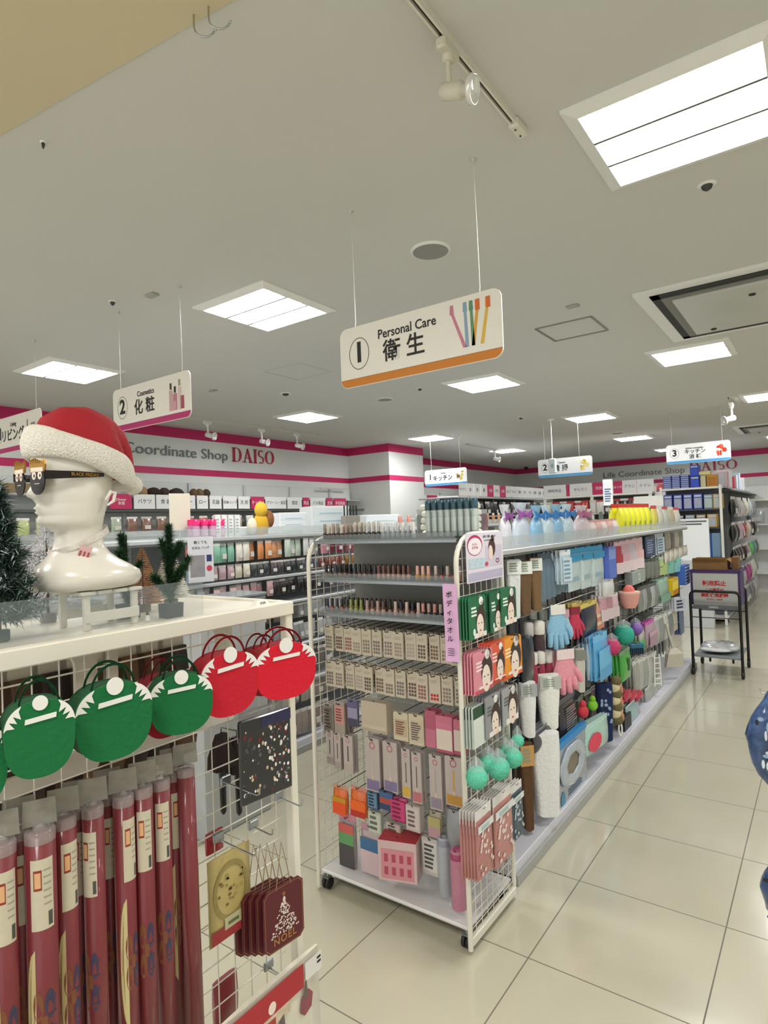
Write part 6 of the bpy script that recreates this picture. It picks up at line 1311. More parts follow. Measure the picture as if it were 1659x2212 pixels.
dense([(1.47, .135, .058, ['#d98a78', '#7fb39c', '#d8d4c8', '#c98450', '#cf9468', '#b9c8b9', '#c4c8c6', '#c98a9c', '#7a2c40', '#9c5a68'], W_, 26),
       (1.355, .095, .058, ['#8fb0c0', '#b59aa0', '#c9c4b2', '#3a3f42', '#4a4448', '#2c3236', '#4c545a', '#6a3024', '#7a3a2a', '#8a6a3a'], W_, 26),
       (1.20, .11, .058, ['#9c9aa4', '#c9a8ac', '#cfaeb0', '#b58e94', '#2a2628', '#1c1a1c', '#1c1a1c', '#34303a', '#7a6a8a', '#b5a58a'], ['#c9c2c4', '#8d8a8c'], 26),
       (1.00, .11, .058, ['#8fb8b0', '#9a948a', '#6a5f58', '#5c5650', '#8c8f90', '#a3a8a8', '#70767a'], W_, 26),
       (.83, .14, .058, ['#9a9c9c', '#b9bcbc', '#8c9090', '#a9adad', '#7a7c7c'], ['#e3e3e0', '#2a2a2a', '#d5d5d2'], 26),
       (.60, .15, .07, ['#5a5650', '#8c8a80', '#a8a69c', '#8a8c8a', '#6c6a66'], W_, 21),
       (.36, .15, .07, ['#4a3a34', '#5a4a3c', '#9a948a', '#a39c92', '#8c857c'], W_, 21), (.13, .18, .075, ['#2a2428', '#3a2c26', '#a59a90', '#9c9088', '#8a7a74'], W_, 20)],
      -3.30, 2.42, .066, 'packets on the left gondola', 'of left gondola from top', seed=3, name='cosmetic_packet')
def ltop(px0, px1, py0, py1, f, label, X=-3.36, rz=0.0, nb=0, grp=None, base=1.64):
    y, z, w_, h_ = rectX(px0, px1, py0, py1, X); w_ = (px1-px0)*(-.587*X+.81*y)/FPX; h_ = max(.05, h_+z-base); o = f(w_, h_); put(o, X, y, base, PI/2-.35+rz, label, grp)
    for i in range(nb): q = copy_tree(o, (X-.07*(i+1), y+.02, base)); q['label'] = label+', %s one behind' % ORD[i]
    return o
for k in range(4): ltop(414+18*k, 431+18*k, 1122, 1162, lambda w_, h_: bottle(w_, h_, '#c98ab4', '#e0186c', 'shampoo_bottle', 'bottle', '#d9b3cc', .32, .9), 'lilac bottle with hot pink cap, %s of four' % nth(k, 4), grp='pink capped bottles', nb=1)
for k in range(4): ltop(463+14*k, 475+14*k, 1112, 1162, lambda w_, h_: carton(w_, h_, .04, '#dcdedd', d_lines('#e6e8e7', '#a9b0b2', 5)), 'slim white box right of the pink capped bottles, %s' % nth(k, 4), grp='slim white boxes')
def plush(w_, h_):
    o = empty('soft_toy', '', 'soft toy'); m = MB(); m.ball((0, 0, h_*.35), (w_*.32, w_*.28, h_*.36), C('#d3a72e', .9, vary=.1, bump=.4), 14, 9); m.build('body', o); m = MB(); m.ball((.0, -.01, h_*.8), (w_*.26, w_*.25, h_*.26), C('#dbb338', .9, vary=.1, bump=.4), 14, 9); m.build('head', o)
    m = MB(); m.ball((w_*.35, 0, h_*.5), (w_*.2, w_*.2, h_*.28), C('#8a5a38', .9, vary=.1, bump=.4), 12, 8); m.ball((-w_*.35, 0, h_*.3), (w_*.22, w_*.2, h_*.26), C('#ddd6c2', .9, vary=.2, bump=.4), 12, 8); m.build('small_animal', o); return o
ltop(535, 590, 1088, 1140, plush, 'yellow and brown soft toy on top of the left gondola')
WB = C('#e9eef0', .35, vary=.02)
def drawerbox(w_, h_, n=3):
    o = empty('storage_box', '', 'box'); m = MB(); m.rbox((0, 0, h_/2), (w_, .24, h_), WB, .006); m.build('body', o); m = MB()
    for k in range(n): m.rect(-w_*.46, h_*(.06+.9*k/n), w_*.46, h_*(.06+.9*(k+.84)/n), C('#dfe8ec', .35, vary=.03), -.122); m.rect(-w_*.3, h_*(.10+.9*k/n), w_*.3, h_*(.13+.9*k/n), C('#8fc3d4', .4, vary=0), -.123)
    m.build('drawer_fronts', o); return o
ltop(478, 560, 1138, 1162, lambda w, h: drawerbox(w, h, 1), 'low white box under the soft toy on the left gondola', X=-3.55)
ltop(588, 652, 1108, 1162, drawerbox, 'white drawer box with pale blue lines, left of two', X=-3.55)
ltop(654, 744, 1094, 1160, drawerbox, 'large white drawer box left of the wall column', X=-3.62)
ltop(770, 856, 1112, 1150, lambda w, h: drawerbox(w, h, 2), 'low white box below the wall column', X=-3.7)
def trowel(w_, h_):
    o = empty('brush_pot', '', 'container'); m = MB(); m.rbox((0, 0, h_*.3), (w_, .07, h_*.6), C('#9a968c', .5, vary=.1), .004); m.build('pot', o)
    for k in range(5): m = MB(); m.tube([(-w_*.4+w_*.2*k, 0, h_*.5), (-w_*.4+w_*.2*k, 0, h_)], .006, INK, 6); m.build('brush', o)
    return o
ltop(738, 776, 1092, 1150, trowel, 'pot of dark brushes at the top of the left gondola, below column')
ltop(862, 925, 1118, 1156, lambda w, h: pack(w, h, .10, '#7a7c7e', '#b9bcbe', None, .1), 'dark silver hanger pack left of the tall bottles', X=-3.6)
for k in range(16):
    o = copy_tree(_dp[list(_dp)[k*2 % 16]], (0, 0, 0)); put(o, -3.40, 4.95+.16*k, 1.642, PI/2, 'packet standing on the far top of the left gondola, %s' % nth(k, 16), 'packets on the far top of the left gondola')
# printed card and cream hanging sheet
y, z, w_, h_ = rectX(410, 457, 1160, 1258, -3.2)
o = empty('poster', 'small printed price poster beside the right mini pine', 'poster', (-3.2, y, z), PI/2-.3); m = MB(); m.rbox((0, 0, h_/2), (w_, .004, h_), C('#cfd0d6', .4, vary=.03), .001); m.build('sheet', o)
m = MB(); m.rect(-w_*.42, h_*.12, w_*.15, h_*.60, C('#8d8a8c', .5, vary=.3), -.0025); m.rect(w_*.22, h_*.45, w_*.42, h_*.60, C('#2c3468', .5, vary=0), -.0025); m.oval(w_*.32, h_*.30, w_*.11, w_*.12, C('#c23a52', .5, vary=0), -.0025); m.build('colour_blocks', o)
text('軽くても', .022, INK, o, (0, -.003, h_*.88), ext=.0003); text('丈夫な バッグ', .018, INK, o, (0, -.003, h_*.76), ext=.0003)
y, z, w_, h_ = rectX(361, 415, 1066, 1146, -3.5)
o = empty('blank_sheet', 'blank cream hanging card right of the food headers on the wall', 'card', (-3.5, y, z), PI/2-.3); m = MB(); m.rbox((0, 0, h_/2), (w_*.72, .004, h_), C('#cfc9b8', .6, vary=.03), .001); m.build('sheet', o); m = MB(); m.tube([(0, .006, -(z-1.64)), (0, .006, h_*.5)], .005, CHROME, 6); m.build('stand', o)
# grey trays stacked on the near end
for k in range(5):
    m = MB(); m.rbox((0, 0, .010), (.26, .50, .018), C('#9aa3a8', .2, .2, vary=.15, scale=6), .004)
    tag(m.build('plastic_tray', None, (-2.94+.01*k, 2.33, 1.19+.024*k)), 'clear grey plastic tray, %s from the bottom of the stack behind the stand' % ORD[k], 'tray', 'stacked plastic trays')
m = MB(); m.rbox((0, 0, .59), (.28, .48, 1.18), C('#b9bdbf', .4, vary=.05), .006); tag(m.build('low_cabinet', None, (-2.92, 2.33, 0)), 'low grey cabinet carrying the plastic trays behind the Christmas stand', 'cabinet')
# ================================================================ WALL SHELVING
def wall_unit(label, x, y0, y1, headers, seed, zt=1.94):
    g = empty('wall_shelf', label, 'shelf unit', (x, y0, 0)); L = y1-y0; R = random.Random(seed)
    def B(nm, c, d, mt): q = MB(); q.rbox(c, d, mt, .003); q.build(nm, g)
    B('back_panel', (-.30, L/2, 1.15), (.03, L, 2.3), C('#d3d8d6', .5, vary=.03)); B('header_shelf', (-.14, L/2, zt), (.30, L, .03), C('#5a5c58', .4, .3, vary=.05))
    B('top_shelf', (-.17, L/2, zt+.155), (.20, L, .012), GS)
    for z in (.15, .55, .95, 1.35, 1.66): B('shelf', (-.16, L/2, z), (.26, L, .022), GS)
    for k in range(int(L/.9)+1): B('post', (-.27, .02+.9*k, 1.15), (.03, .04, 2.3), GS)
    return g
wall_unit('white wall shelving with header boards below the left wall lettering', -6.26, 1.2, 8.05, None, 1)
HD = [(3.58, .26, 1, 'Dinner\n食器'), (3.86, .27, 0, 'バケツ'), (4.14, .25, 0, '食 器'), (4.42, .26, 0, 'トレー'), (4.70, .17, 0, 'ロー'), (4.89, .19, 0, '花器'), (5.10, .23, 0, '収納コップ'), (5.35, .20, 0, '洗 剤'), (5.57, .24, 1, 'キッチン'), (5.83, .40, 0, 'グリーン・造花'), (6.25, .30, 0, '園芸'), (6.57, .14, 1, '用品'), (6.73, .34, 0, 'バス用品'), (7.09, .16, 1, '文具'), (7.27, .30, 1, '手芸用品'), ]
def header(x, y, z, w_, h_, pink, s, label, rz=PI/2, size=None):
    o = empty('header_board', label, 'sign', (x, y, z), rz, 'category header boards'); m = MB(); m.rbox((0, 0, h_/2), (w_-.006, .012, h_), C('#c2265f' if pink else '#e6e8e8', .45, vary=.02), .002); m.build('board', o)
    text(s, size or min(.06, w_/max(2.2, max(len(q) for q in s.split('\n')))*.95), WHITE if pink else INK, o, (0, -.0072, h_/2), ext=.0004); return o
for i, (y, w_, pk_, s) in enumerate(sorted(HD)): header(-6.24, y+w_/2, 1.957, w_, .165, pk_, s, '%s header board on the left wall shelving, %s' % ('pink' if pk_ else 'white', nth(i, len(HD))))
p0 = on_plane(0, 1043, 0, -6.2); p1 = on_plane(0, 1063, 0, -6.2)
m = MB(); m.rbox((0, 0, 0), (.06, 2.0, p0.z-p1.z), C('#7d6a48', .6, vary=.2, scale=5), .004); tag(m.build('wooden_fascia', None, (-6.2, 2.3, (p0.z+p1.z)/2)), 'brown wooden fascia board on the wall shelving at left edge', 'board')
for k, (y, c, w_) in enumerate(((3.95, '#8a7a5a', .13), (4.08, '#a88a6a', .10), (4.22, '#3a2c24', .16), (4.36, '#4a3a2e', .12), (4.53, '#3c3028', .17), (4.78, '#6a5238', .10), (4.87, '#7a6248', .10), (4.97, '#4a3a2c', .10))):
    m = MB(); m.ball((0, 0, .055), (w_*.5, w_*.55, .06), C(c, .9, vary=.3, scale=30, bump=.5), 12, 7, jit=.15, seed=k); m.lathe([(w_*.6, .002), (w_*.6, .010), (w_*.4, .012)], C(c, .9, vary=.2), 14)
    tag(m.build('knitted_hat', None, (-6.40, y, 2.102)), 'brown fur hat on top of the wall header shelf, %s' % nth(k, 8), 'hat', 'brown hats on the wall shelf')
WC = ['#b9c48a', '#a9b8a0', '#8a6a5a', '#c9564e', '#b5aca0', '#c9c6c4', '#5a4038', '#3a5a38', '#8c9aa0', '#d9d6d2', '#9a7a7a']
dense([(1.70, .17, .12, WC[:7], W_, 22), (1.38, .20, .13, ['#5a3a3c', '#c8c0b4', '#9c9aa4', '#d3d0cc', '#3c5a40', '#8a6a68'], W_, 20), (1.0, .24, .14, WC[4:], W_, 20)], -6.24, 2.5, .19, 'packets on the wall shelving', 'of wall shelving from top', depth=.06, seed=5, name='boxed_goods')
for k in range(10):
    m = MB(); R = random.Random(k); 
    needles(m, lambda R: (Vector((R.uniform(-.06, .06), R.uniform(-.1, .1), R.uniform(.02, .12))), Vector((R.uniform(-1, 1), R.uniform(-1, 1), .6))), 260, .05, ['#1f4a26', '#2f6a34', '#16351c', '#e6e4da'], R, .006)
    tag(m.build('artificial_plant', None, (-6.38, 4.75+.16*k, 1.672+.0)), 'artificial green plant below the wall header boards, %s' % nth(k, 10), 'plant', 'artificial plants on the wall shelving')
m = MB()
for a in ((0, -.33, .02, 1.9), (0, .33, .02, 1.9)): m.box((0, a[1], a[3]/2+.0), (.02, .02, a[3]+.4), GS)
m.box((0, 0, 2.29), (.02, .68, .02), GS); tag(m.build('wall_frame', None, (-6.45, 7.55, 0)), 'thin grey metal frame standing against wall left of the column', 'frame')
wall_unit('white wall shelving with headers beyond the wall column', -6.26, 9.2, 14.8, None, 2, 2.0)
for i, (y, w_, pk_, s) in enumerate(((9.3, .3, 1, '食品'), (9.62, .4, 0, 'お菓子'), (10.04, .36, 1, 'ペット'), (10.42, .5, 0, '日用品'), (10.94, .5, 0, '清掃'), (11.5, .5, 0, 'ギフト'), (12.1, .5, 1, '化粧品'), (12.7, .5, 0, '衛生'))): header(-6.24, y+w_/2, 2.017, w_, .20, pk_, s, '%s header board beyond the wall column, %s' % ('pink' if pk_ else 'white', nth(i, 8)))
dense([(1.70, .22, .15, ['#1c1c1e', '#2a2624', '#3c5a40', '#c98a84', '#d3d0cc'], W_, 20), (1.38, .22, .15, ['#9c9c98', '#6a6c6a', '#c8c6be'], W_, 20)], -6.24, 9.4, .26, 'packets beyond the wall column', 'beyond the wall column', depth=.07, seed=6, name='boxed_goods')
# ================================================================ FAR GONDOLAS
def head_row(x0, x1, y, z, h_, segs, where, rz=0.0, facing='y'):
    n = len(segs)
    for i, (w_, pk_, s) in enumerate(segs): header(x0+w_/2, y, z, w_, h_, pk_, s, '%s header board %s, %s' % ('pink' if pk_ else 'white', where, nth(i, n)), rz); x0 += w_
# middle-left far unit with long header row
g3, P3 = gondola('gondola_shelf', 'far tall shelf unit with a long white header row behind the bottles', -4.35, -5.1, 7.9, 11.6, 2.06, dark='#3a3c3c')
for z in (1.49, 1.75): P3('shelf', (-4.42, 9.75, z), (.32, 3.65, .02), GS)
for i in range(16):
    pk_ = i in (4, 6); header(-4.36, 8.02+.23*i, 2.065, .225, .19, pk_, ['キッチン', '皿', '箸', '鍋', '食器', '弁当', '水筒', 'カップ', 'タッパ', '保存', '包丁', 'ザル', '菜箸', '計量', '製菓', 'グラス'][i], '%s header board on the far tall shelf behind the bottles, %s' % ('pink' if pk_ else 'white', nth(i, 16)))
dense([(1.76, .22, .13, ['#161618', '#1c1c20', '#4a4c50', '#6a6c70', '#3a3c40', '#8a8c8e'], ['#c9c9c6', '#3a3a3a'], 22), (1.50, .20, .13, ['#b3aa90', '#a89c7c', '#8a8c8e', '#d5d3cc'], W_, 22)], -4.30, 8.02, .163, 'packets on the far tall shelf', 'of the far tall shelf', depth=.06, seed=7, name='kitchen_packet')
# unit facing the camera between the cleaning sign and kitchen sign
g4 = empty('end_shelf', 'far shelf unit facing the camera with pink and white headers', 'shelf unit', (-3.1, 10.3, 0))
def B4(nm, c, d, mt): q = MB(); q.rbox(c, d, mt, .004); q.build(nm, g4)
B4('back_panel', (0, .3, 1.0), (1.7, .03, 2.04), C('#5a5c5c', .5, vary=.1)); B4('header_shelf', (0, .10, 2.03), (1.75, .36, .03), WHITE)
for z in (.12, .6, 1.05, 1.5): B4('shelf', (0, .14, z), (1.7, .3, .025), GS)
for x in (-.86, .0-.05, .86): B4('post', (x, -.04, 1.02), (.05, .04, 2.04), WHITE)
head_row(-3.97, 0, 10.22, 2.047, .20, [(.40, 0, '掃除用品'), (.06, 1, ''), (.38, 0, 'せんたく'), (.22, 1, '洗剤'), (.12, 0, '手袋'), (.14, 1, 'ほうき'), (.22, 0, 'ブラシ'), (.26, 0, 'トイレ')][:8], 'on the far shelf facing the camera')
dense([(1.72, .24, .12, ['#c9b87a', '#2c2a4a', '#b5302c', '#c23a34', '#d3d0cc', '#4a4c4c', '#2c2e2e', '#3c3e3e', '#6a6c6c'], ['#d9d3c9', '#b53a34'], 13), (1.42, .22, .12, ['#2a2624', '#3a302c', '#4a4240', '#1c1a1a'], ['#b9b4ac', '#6a625c'], 13)], 10.22, -3.88, .125, 'packets on the far camera-facing shelf', 'of the far shelf facing the camera', rz=0, depth=.07, seed=8, axis='x', name='cleaning_packet')
for k in range(9):
    c = ['#d9c4c0', '#c94a50', '#e0dad6'][k % 3]; o = carton(.11, .09+.03*(k % 3), .12, c, None); put(o, -3.0+.13*k, 10.42, 2.045, 0, 'small stock box on the far header shelf, %s' % nth(k, 9), 'stock boxes on the far header shelf')
# white board sign
p = on_plane(1402, 1118, 1, 9.9); o = empty('notice_board', 'white notice board left of the blue boxes on the tall shelf', 'sign', (p.x, 9.9, 1.0)); m = MB(); m.rbox((0, 0, .76), (.42, .02, .42), WHITE, .004); m.build('board', o); m = MB(); m.rbox((0, 0, .28), (.05, .03, .56), WHITE, .004); m.build('stand', o); text('清 掃', .06, C('#8a8c8e', .5, vary=0), o, (.06, -.012, .74))
o['label'] = 'white notice board standing left of the blue boxes'
m = MB(); m.rbox((0, 0, .5), (.30, .25, 1.0), GS, .005); tag(m.build('plinth', None, (p.x, 9.98, 0)), 'grey plinth carrying the white notice board', 'plinth')
# ---- tall gondola on the right with blue boxes
tg, PT = gondola('gondola_shelf', 'tall far gondola at right with blue boxes on its end', -1.26, -2.06, 10.62, 15.0, 2.09, dark='#8c9092')
EY = 10.30
eg = empty('end_shelf', 'end shelf of the tall right gondola stacked with blue boxes', 'shelf unit', (-1.68, EY, 0))
def BE(nm, c, d, mt): q = MB(); q.rbox(c, d, mt, .004); q.build(nm, eg)
for z in (.10, 2.06): BE('shelf', (0, .14, z), (.84, .28, .03), WHITE)
for z in (1.73, 1.45, 1.0, .55): BE('shelf', (0, .14, z), (.80, .28, .02), C('#4a4c54', .4, vary=.05))
for x in (-.41, .41): BE('post', (x, -.0, 1.05), (.035, .035, 2.10), WHITE)
BE('back_panel', (0, .29, 1.05), (.8, .012, 2.0), C('#5c6068', .5, vary=.05))
def bluebox(w_, h_, col='#2a3f9c', fr='#a9b0c8'): return carton(w_, h_, .20, col, lambda m, w, h, y: (m.rect(-w*.42, h*.08, w*.40, h*.72, C(fr, .4, vary=.25, scale=30), y), m.rect(-w*.4, h*.78, w*.4, h*.92, C('#c6cade', .4, vary=.1), y)))
for i in range(3):
    for k in range(7):
        o = carton(.115, .028, .2, '#31479c', lambda m, w, h, y: m.rect(-w*.45, h*.2, w*.45, h*.8, C('#a5b2de', .4, vary=0), y)); put(o, -2.00+.125*i, EY+.13, 2.076+.029*k, 0, 'blue striped flat box, %s from the bottom in the %s top stack' % (ORD[k], ('left', 'middle', 'right')[i]), 'blue striped flat boxes')
for i in range(2): o = bluebox(.12, .17, '#1c3cb8', '#2c54d0'); put(o, -1.61+.0, EY+.13 if i == 0 else EY+.13, 2.076+.0 if i == 0 else 2.248, 0, ('bright blue box on the tall shelf top', 'second bright blue box stacked above the first on the shelf top')[i]) if i == 0 else put(o, -1.61, EY+.13, 2.248, 0, 'bright blue box stacked over another on the tall shelf top')
o = carton(.07, .17, .16, '#d9cfa8', None); put(o, -1.50, EY+.13, 2.076, 0, 'narrow cream and brown box on the tall shelf top'); o = carton(.13, .18, .2, '#c98f24', lambda m, w, h, y: m.rect(-w*.4, h*.1, w*.4, h*.8, C('#b5741c', .4, vary=.2), y)); put(o, -1.38, EY+.13, 2.076, 0, 'amber yellow box at the right end of the tall shelf top')
o = carton(.20, .05, .18, '#e6dc9a', None); put(o, -1.50, EY+.13, 2.26, 0, 'pale yellow flat box under the kitchen consumables sign')
for i in range(4): o = bluebox(.125, .24); put(o, -2.0+.14*i, EY+.13, 1.741, 0, 'blue box with grey window, %s in the second row of the tall shelf' % nth(i, 4), 'blue boxes with grey windows')
for i in range(2): o = bluebox(.12, .22, '#6a8a90' if i == 0 else '#c6a04a', '#b9c4c4'); put(o, -1.44+.125*i, EY+.13, 1.741, 0, ('teal grey box in the second row of the tall shelf', 'gold and grey box in the second row of the tall shelf')[i])
for i in range(5): o = bluebox(.13, .20, ['#2c3f8c', '#3a3a3c', '#7a8484', '#8a7a4a', '#c09a40'][i], '#b3b8bc'); put(o, -2.0+.15*i, EY+.13, 1.461, 0, '%s box in the third row of the tall shelf' % ['blue', 'dark', 'grey', 'olive', 'gold'][i])
for i in range(5): o = carton(.10, .36, .12, ['#c9a3c4', '#b59ac0', '#3a78c8', '#2c5fb0', '#8fb0d0'][i], None); put(o, -1.76+.098*i, EY+.12, 1.011, 0, 'tall slim box, %s on the fourth row of the tall shelf' % nth(i, 5), 'tall slim boxes on the end shelf')
o = empty('flat_carton', 'tall white flat carton leaning before the tall shelf', 'box', (-1.60, 10.0, .98)); m = MB(); m.rbox((0, 0, .31), (.40, .06, .62), WB, .006); m.build('body', o); m = MB(); text_lines(m, -.18, .18, .52, .60, 2, -.0312, '#5a5c5e'); m.build('print', o)
m = MB(); m.rbox((0, 0, .49), (.44, .12, .98), GS, .006); tag(m.build('plinth', None, (-1.60, 10.0, 0)), 'grey plinth below the white flat carton', 'plinth')
# goods hanging on the aisle face of the tall gondola
PT('header_shelf', (-1.27, 12.8, 2.02), (.20, 4.3, .02), C('#4a4c4c', .4, vary=.05))
RC_ = ['#111113', '#cfcdd0', '#d6d4c4', '#b9c2c8', '#8c9498']
dense([(1.60, .32, .30, RC_, W_, 10), (1.22, .30, .30, ['#17171a', '#c9a8b4', '#b52a34', '#cfc4b0', '#1a1a1e', '#7a8c8c'], W_, 10), (.86, .28, .30, ['#101012', '#3a2030', '#b9788c', '#5cba4a', '#3f8a78', '#2a2a2c'], ['#c9c9c9'], 10), (.46, .32, .30, ['#7a8084', '#a9adb0', '#a83a80', '#c8cabc', '#8c8f8c'], W_, 10), (.12, .28, .30, ['#8c8890', '#6a6870', '#b0a8a8'], W_, 10)],
      -1.17, 10.85, .36, 'packs on the tall gondola aisle side', 'of the tall gondola aisle side', depth=.10, seed=9, name='storage_packet')
for k in range(8): o = carton(.22, .20+.05*(k % 3), .2, ['#dcdfe6', '#d9b8bc', '#e6e6ea', '#c9404c', '#cfdbe8', '#bfd0e0', '#e3e3e3', '#dfe6ee'][k], None); put(o, -1.38, 10.95+.42*k, 2.092, PI/2, 'pale stock box on the tall gondola top, %s' % nth(k, 8), 'stock boxes on the tall gondola top')
# back wall shelving
bw = empty('wall_shelf', 'white shelving along the far back wall', 'shelf unit', (0, 14.95, 0)); q = MB(); q.box((-.2, 0, 1.1), (9.0, .2, 2.2), C('#dfe2e2', .5, vary=.03)); q.build('back_panel', bw)
for z in (.4, .9, 1.4, 1.9): q = MB(); q.box((-.2, -.2, z), (9.0, .25, .03), WHITE); q.build('shelf', bw)
dense([(1.42, .3, .28, ['#c9cdd0', '#b5bcc0', '#d9a8b0', '#8c949a', '#dfe2e4'], W_, 24)], 14.72, -4.5, .37, 'packs on the back wall shelving', 'of the back wall shelving', rz=0, depth=.12, seed=10, axis='x', name='storage_packet')
# ================================================================ BLACK TROLLEY
tr = empty('trolley_cart', 'black tubular stock trolley in the right aisle', 'trolley', (-.97, 7.35, 0))
BT = C('#17171a', .35, .3, vary=0); TX, TY = .225, .28
for y in (-TY, TY):
    m = MB(); top = .87; pts = [(-TX, y, .07), (-TX, y, top-.05)]+[(-TX+.05-.05*math.cos(a), y, top-.05+.05*math.sin(a)) for a in [PI/2*k/5 for k in range(1, 6)]]+[(TX-.05+.05*math.sin(a), y, top-.05+.05*math.cos(a)) for a in [PI/2*k/5 for k in range(0, 6)]]+[(TX, y, .07)]
    m.tube(pts, .014, BT, 8); m.build('side_hoop', tr); m = MB(); m.tube([(-TX, y, .60), (TX, y, .60)], .005, BT, 6); m.build('cross_bar', tr)
for z, c in ((.20, '#8a9096'), (.70, '#5c6066')):
    m = MB(); m.rbox((0, 0, z), (2*TX-.02, 2*TY, .03), C(c, .35, .2, vary=.05), .006); m.build('shelf', tr)
text('DAISO', .03, WHITE, tr, (-.01, -TY-.014, .71)); 
for x in (-TX, TX):
    for y in (-TY, TY):
        m = MB(); m.box((x, y, .085), (.03, .03, .02), BT); cs = m.build('caster', tr); m = MB(); m.lathe([(.001, -.014), (.034, -.014), (.038, -.008), (.038, .008), (.034, .014), (.001, .014)], BLACK, 20, M=Matrix.Translation((x, y, .038)) @ Matrix.Rotation(PI/2, 4, 'Y')); m.build('wheel', cs)
for px in (-.12, .1): m = MB(); m.rbox((px, .1, .125), (.02, .02, .12), BT, .002); m.build('shelf_bracket', tr)
o = empty('storage_crate', 'grey crate with purple rim and red lettering on the black trolley', 'crate', (-.97, 7.37, .716)); PUR = C('#3c1f5e', .4, vary=.05)
H_ = .345
for a in (((0, -.20), (.42, .014)), ((0, .20), (.42, .014)), ((-.215, 0), (.014, .40)), ((.215, 0), (.014, .40))):
    side_col = C('#b5b6b4', .45, vary=.05) if a[0][0] == 0 else PUR
    m = MB(); m.box((a[0][0], a[0][1], H_/2), (a[1][0], a[1][1], H_), side_col); m.build('side_wall', o)
m = MB(); m.box((0, 0, .006), (.43, .40, .012), PUR)
for a in ((0, -.205, .47, .02), (0, .205, .47, .02), (-.225, 0, .02, .42), (.225, 0, .02, .42)): m.box((a[0], a[1], H_+.008), (a[2], a[3], .03), PUR)
m.box((-.222, -.206, H_*.5), (.02, .012, H_), PUR); m.box((.218, -.206, H_*.5), (.02, .012, H_), PUR); m.build('rim', o)
RT = C('#b5201c', .5, vary=0)
text('転用禁止', .055, RT, o, (-.01, -.208, H_*.66), off=.002); text('この容器は', .035, RT, o, (-.01, -.208, H_*.47), off=.001); text('無断使用厳禁', .042, RT, o, (-.01, -.208, H_*.30), off=.002)
text('株式会社 大創産業', .018, RT, o, (-.01, -.208, H_*.18))
o = empty('cardboard_box', 'open brown cardboard box on top of the purple-rimmed crate', 'box', (-1.02, 7.35, 1.085)); KB = C('#7d5c34', .75, vary=.08)
for a in ((0, -.15, .32, .006), (0, .15, .32, .006), (-.16, 0, .006, .3), (.16, 0, .006, .3)): m = MB(); m.box((a[0], a[1], .055), (a[2], a[3], .11), KB); m.build('side_wall', o)
m = MB(); m.box((0, 0, .003), (.32, .3, .006), KB); m.build('base', o); m = MB(); m.add([(.16, -.15, .11), (.16, .15, .11), (.22, .12, .06), (.22, -.12, .06)], [(0, 1, 2, 3), (3, 2, 1, 0)], C('#cfae70', .75, vary=.05)); m.add([(-.16, -.15, .11), (.16, -.15, .11), (.15, -.20, .125), (-.15, -.20, .125)], [(0, 1, 2, 3), (3, 2, 1, 0)], C('#b89660', .75, vary=.05)); m.build('flap', o)
o = carton(.06, .13, .2, '#6c4a22', None); put(o, -.79, 7.35, 1.085, 0, 'narrow dark brown box beside the open cardboard box')
o = empty('folded_film_bag', 'crumpled clear and white plastic bag on the lower trolley shelf', 'bag', (-.97, 7.32, .216)); R = random.Random(9); m = MB(); m.ball((0, 0, .05), (.19, .22, .05), C('#c3c6c8', .15, vary=.6, scale=14, coat=.6, bump=1.0), 20, 10, jit=.12, seed=4); m.build('film', o); m = MB(); m.ball((-.03, -.19, .045), (.15, .06, .02), C('#e3e6e8', .3, vary=.2, bump=.6), 14, 7, jit=.2, seed=6); m.build('white_sheet', o)
# white wireless unit hanging on a rod
o = empty('wireless_unit', 'small white box hanging on a rod in front of the cleaning sign', 'device', (-2.93, 7.9, 2.30)); m = MB(); m.tube([(0, 0, .15), (0, 0, CEIL-2.30)], .008, WHITE, 8); m.lathe([(.05, CEIL-2.30), (.04, CEIL-2.31)], WHITE, 12); m.build('rod', o); m = MB(); m.rbox((0, 0, .08), (.10, .05, .20), C('#d9e2e6', .4, vary=.03), .012); m.build('housing', o); m = MB(); m.oval(.005, .08, .018, .03, C('#8fb5c2', .4, vary=0), -.026); m.build('badge', o)
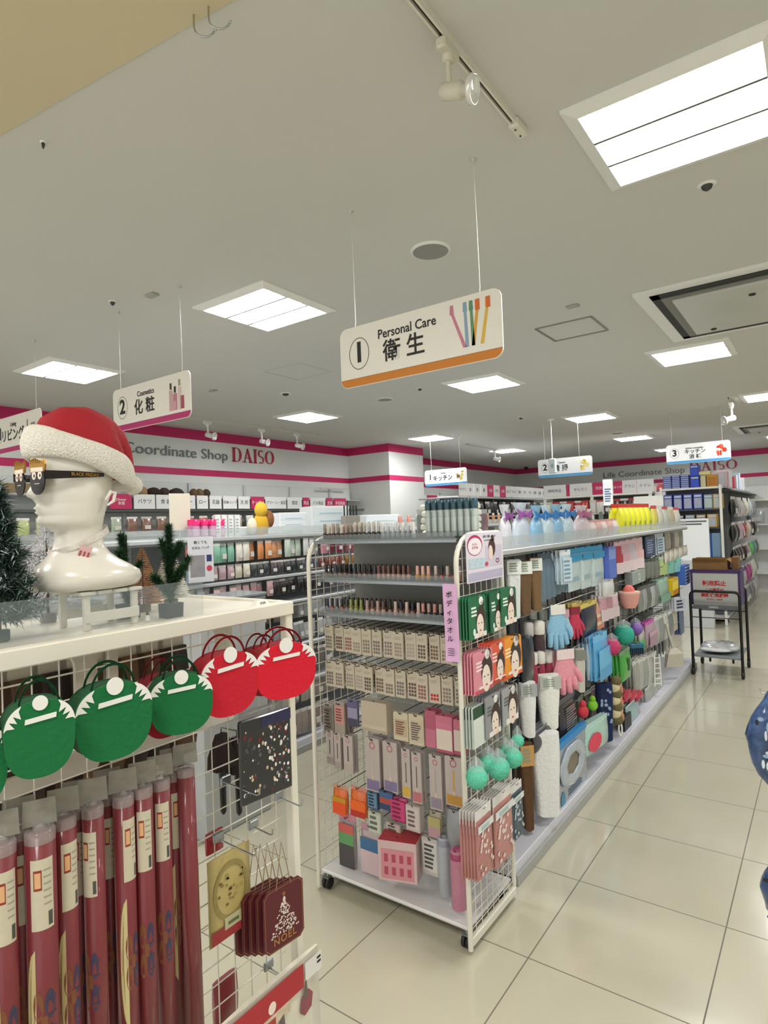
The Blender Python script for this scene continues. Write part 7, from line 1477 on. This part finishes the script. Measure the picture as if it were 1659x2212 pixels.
# ================================================================ RIGHT EDGE RACK WITH BLUE PATTERNED BAG
o = empty('wire_rack', 'white wire rack standing just outside the right photo edge', 'display rack', (.12, 2.62, 0)); m = MB()
for y in (-.35, .35): m.tube([(0, y, 0), (0, y, 1.5)], .011, RW, 8)
m.build('frame', o); m = MB()
for k in range(28): m.tube([(0, -.35, .08+.05*k), (0, .35, .08+.05*k)], .002, RW, 4)
for k in range(13): m.tube([(0, -.3+.05*k, .05), (0, -.3+.05*k, 1.48)], .002, RW, 4)
m.build('wire_net', o); m = MB(); m.rbox((0, 0, .02), (.3, .75, .03), RW, .004); m.build('foot', o)
m = MB(); m.tube([(0, 0, 1.03), (-.34, 0, 1.02), (-.345, 0, 1.035)], .003, CHROME, 5); m.tube([(0, -.28, .52), (-.24, -.28, .51)], .003, CHROME, 5); m.build('hook', o)
def bluebag(label, loc, w_, h_, seed):
    o = empty('patterned_bag', label, 'bag', loc); R = random.Random(seed); m = MB(); n = 10; rs = []
    for k in range(n+1):
        t = k/n; a = [.45, .75, .9, 1.0, 1.05, 1.1, 1.0, .9, .7, .45, .3][k]; rs.append([(w_/2*a*math.cos(2*PI*j/16)*(1+.08*R.random()), .05*a*math.sin(2*PI*j/16)*(1+.3*R.random()), h_*t) for j in range(16)])
    m.loft(rs, C('#35507c', .25, vary=.9, scale=26, coat=.7, bump=.8)); m.build('folded_cloth', o); m = MB()
    for k in range(34): a, b = (R.random()-.5)*w_*.8, h_*(.08+.75*R.random()); m.oval(a, b, w_*.05*(.4+R.random()), w_*.08*(.4+R.random()), C(['#d3dde8', '#10182c', '#8fb0cc', '#d9e6ee', '#2a4a7a'][k % 5], .3, vary=0), -.066-.0003*k, 9)
    m.build('leaf_print', o); m = MB(); m.poly([(w_*.0, h_*.62), (w_*.45, h_*.62), (w_*.4, h_*.85), (w_*.1, h_*.9)], C('#4fae5a', .4, vary=.2), -.082); m.build('green_label', o)
p = on_plane(1641, 1690, 1, 2.62); bluebag('clear bag of blue leaf patterned cloth at the right photo edge', (p.x+.065, 2.62, p.z), .18, .34, 3)
p = on_plane(1659, 1985, 1, 2.34); bluebag('lower blue patterned bag just cut by the right photo edge', (p.x+.065, 2.34, p.z), .15, .22, 4)
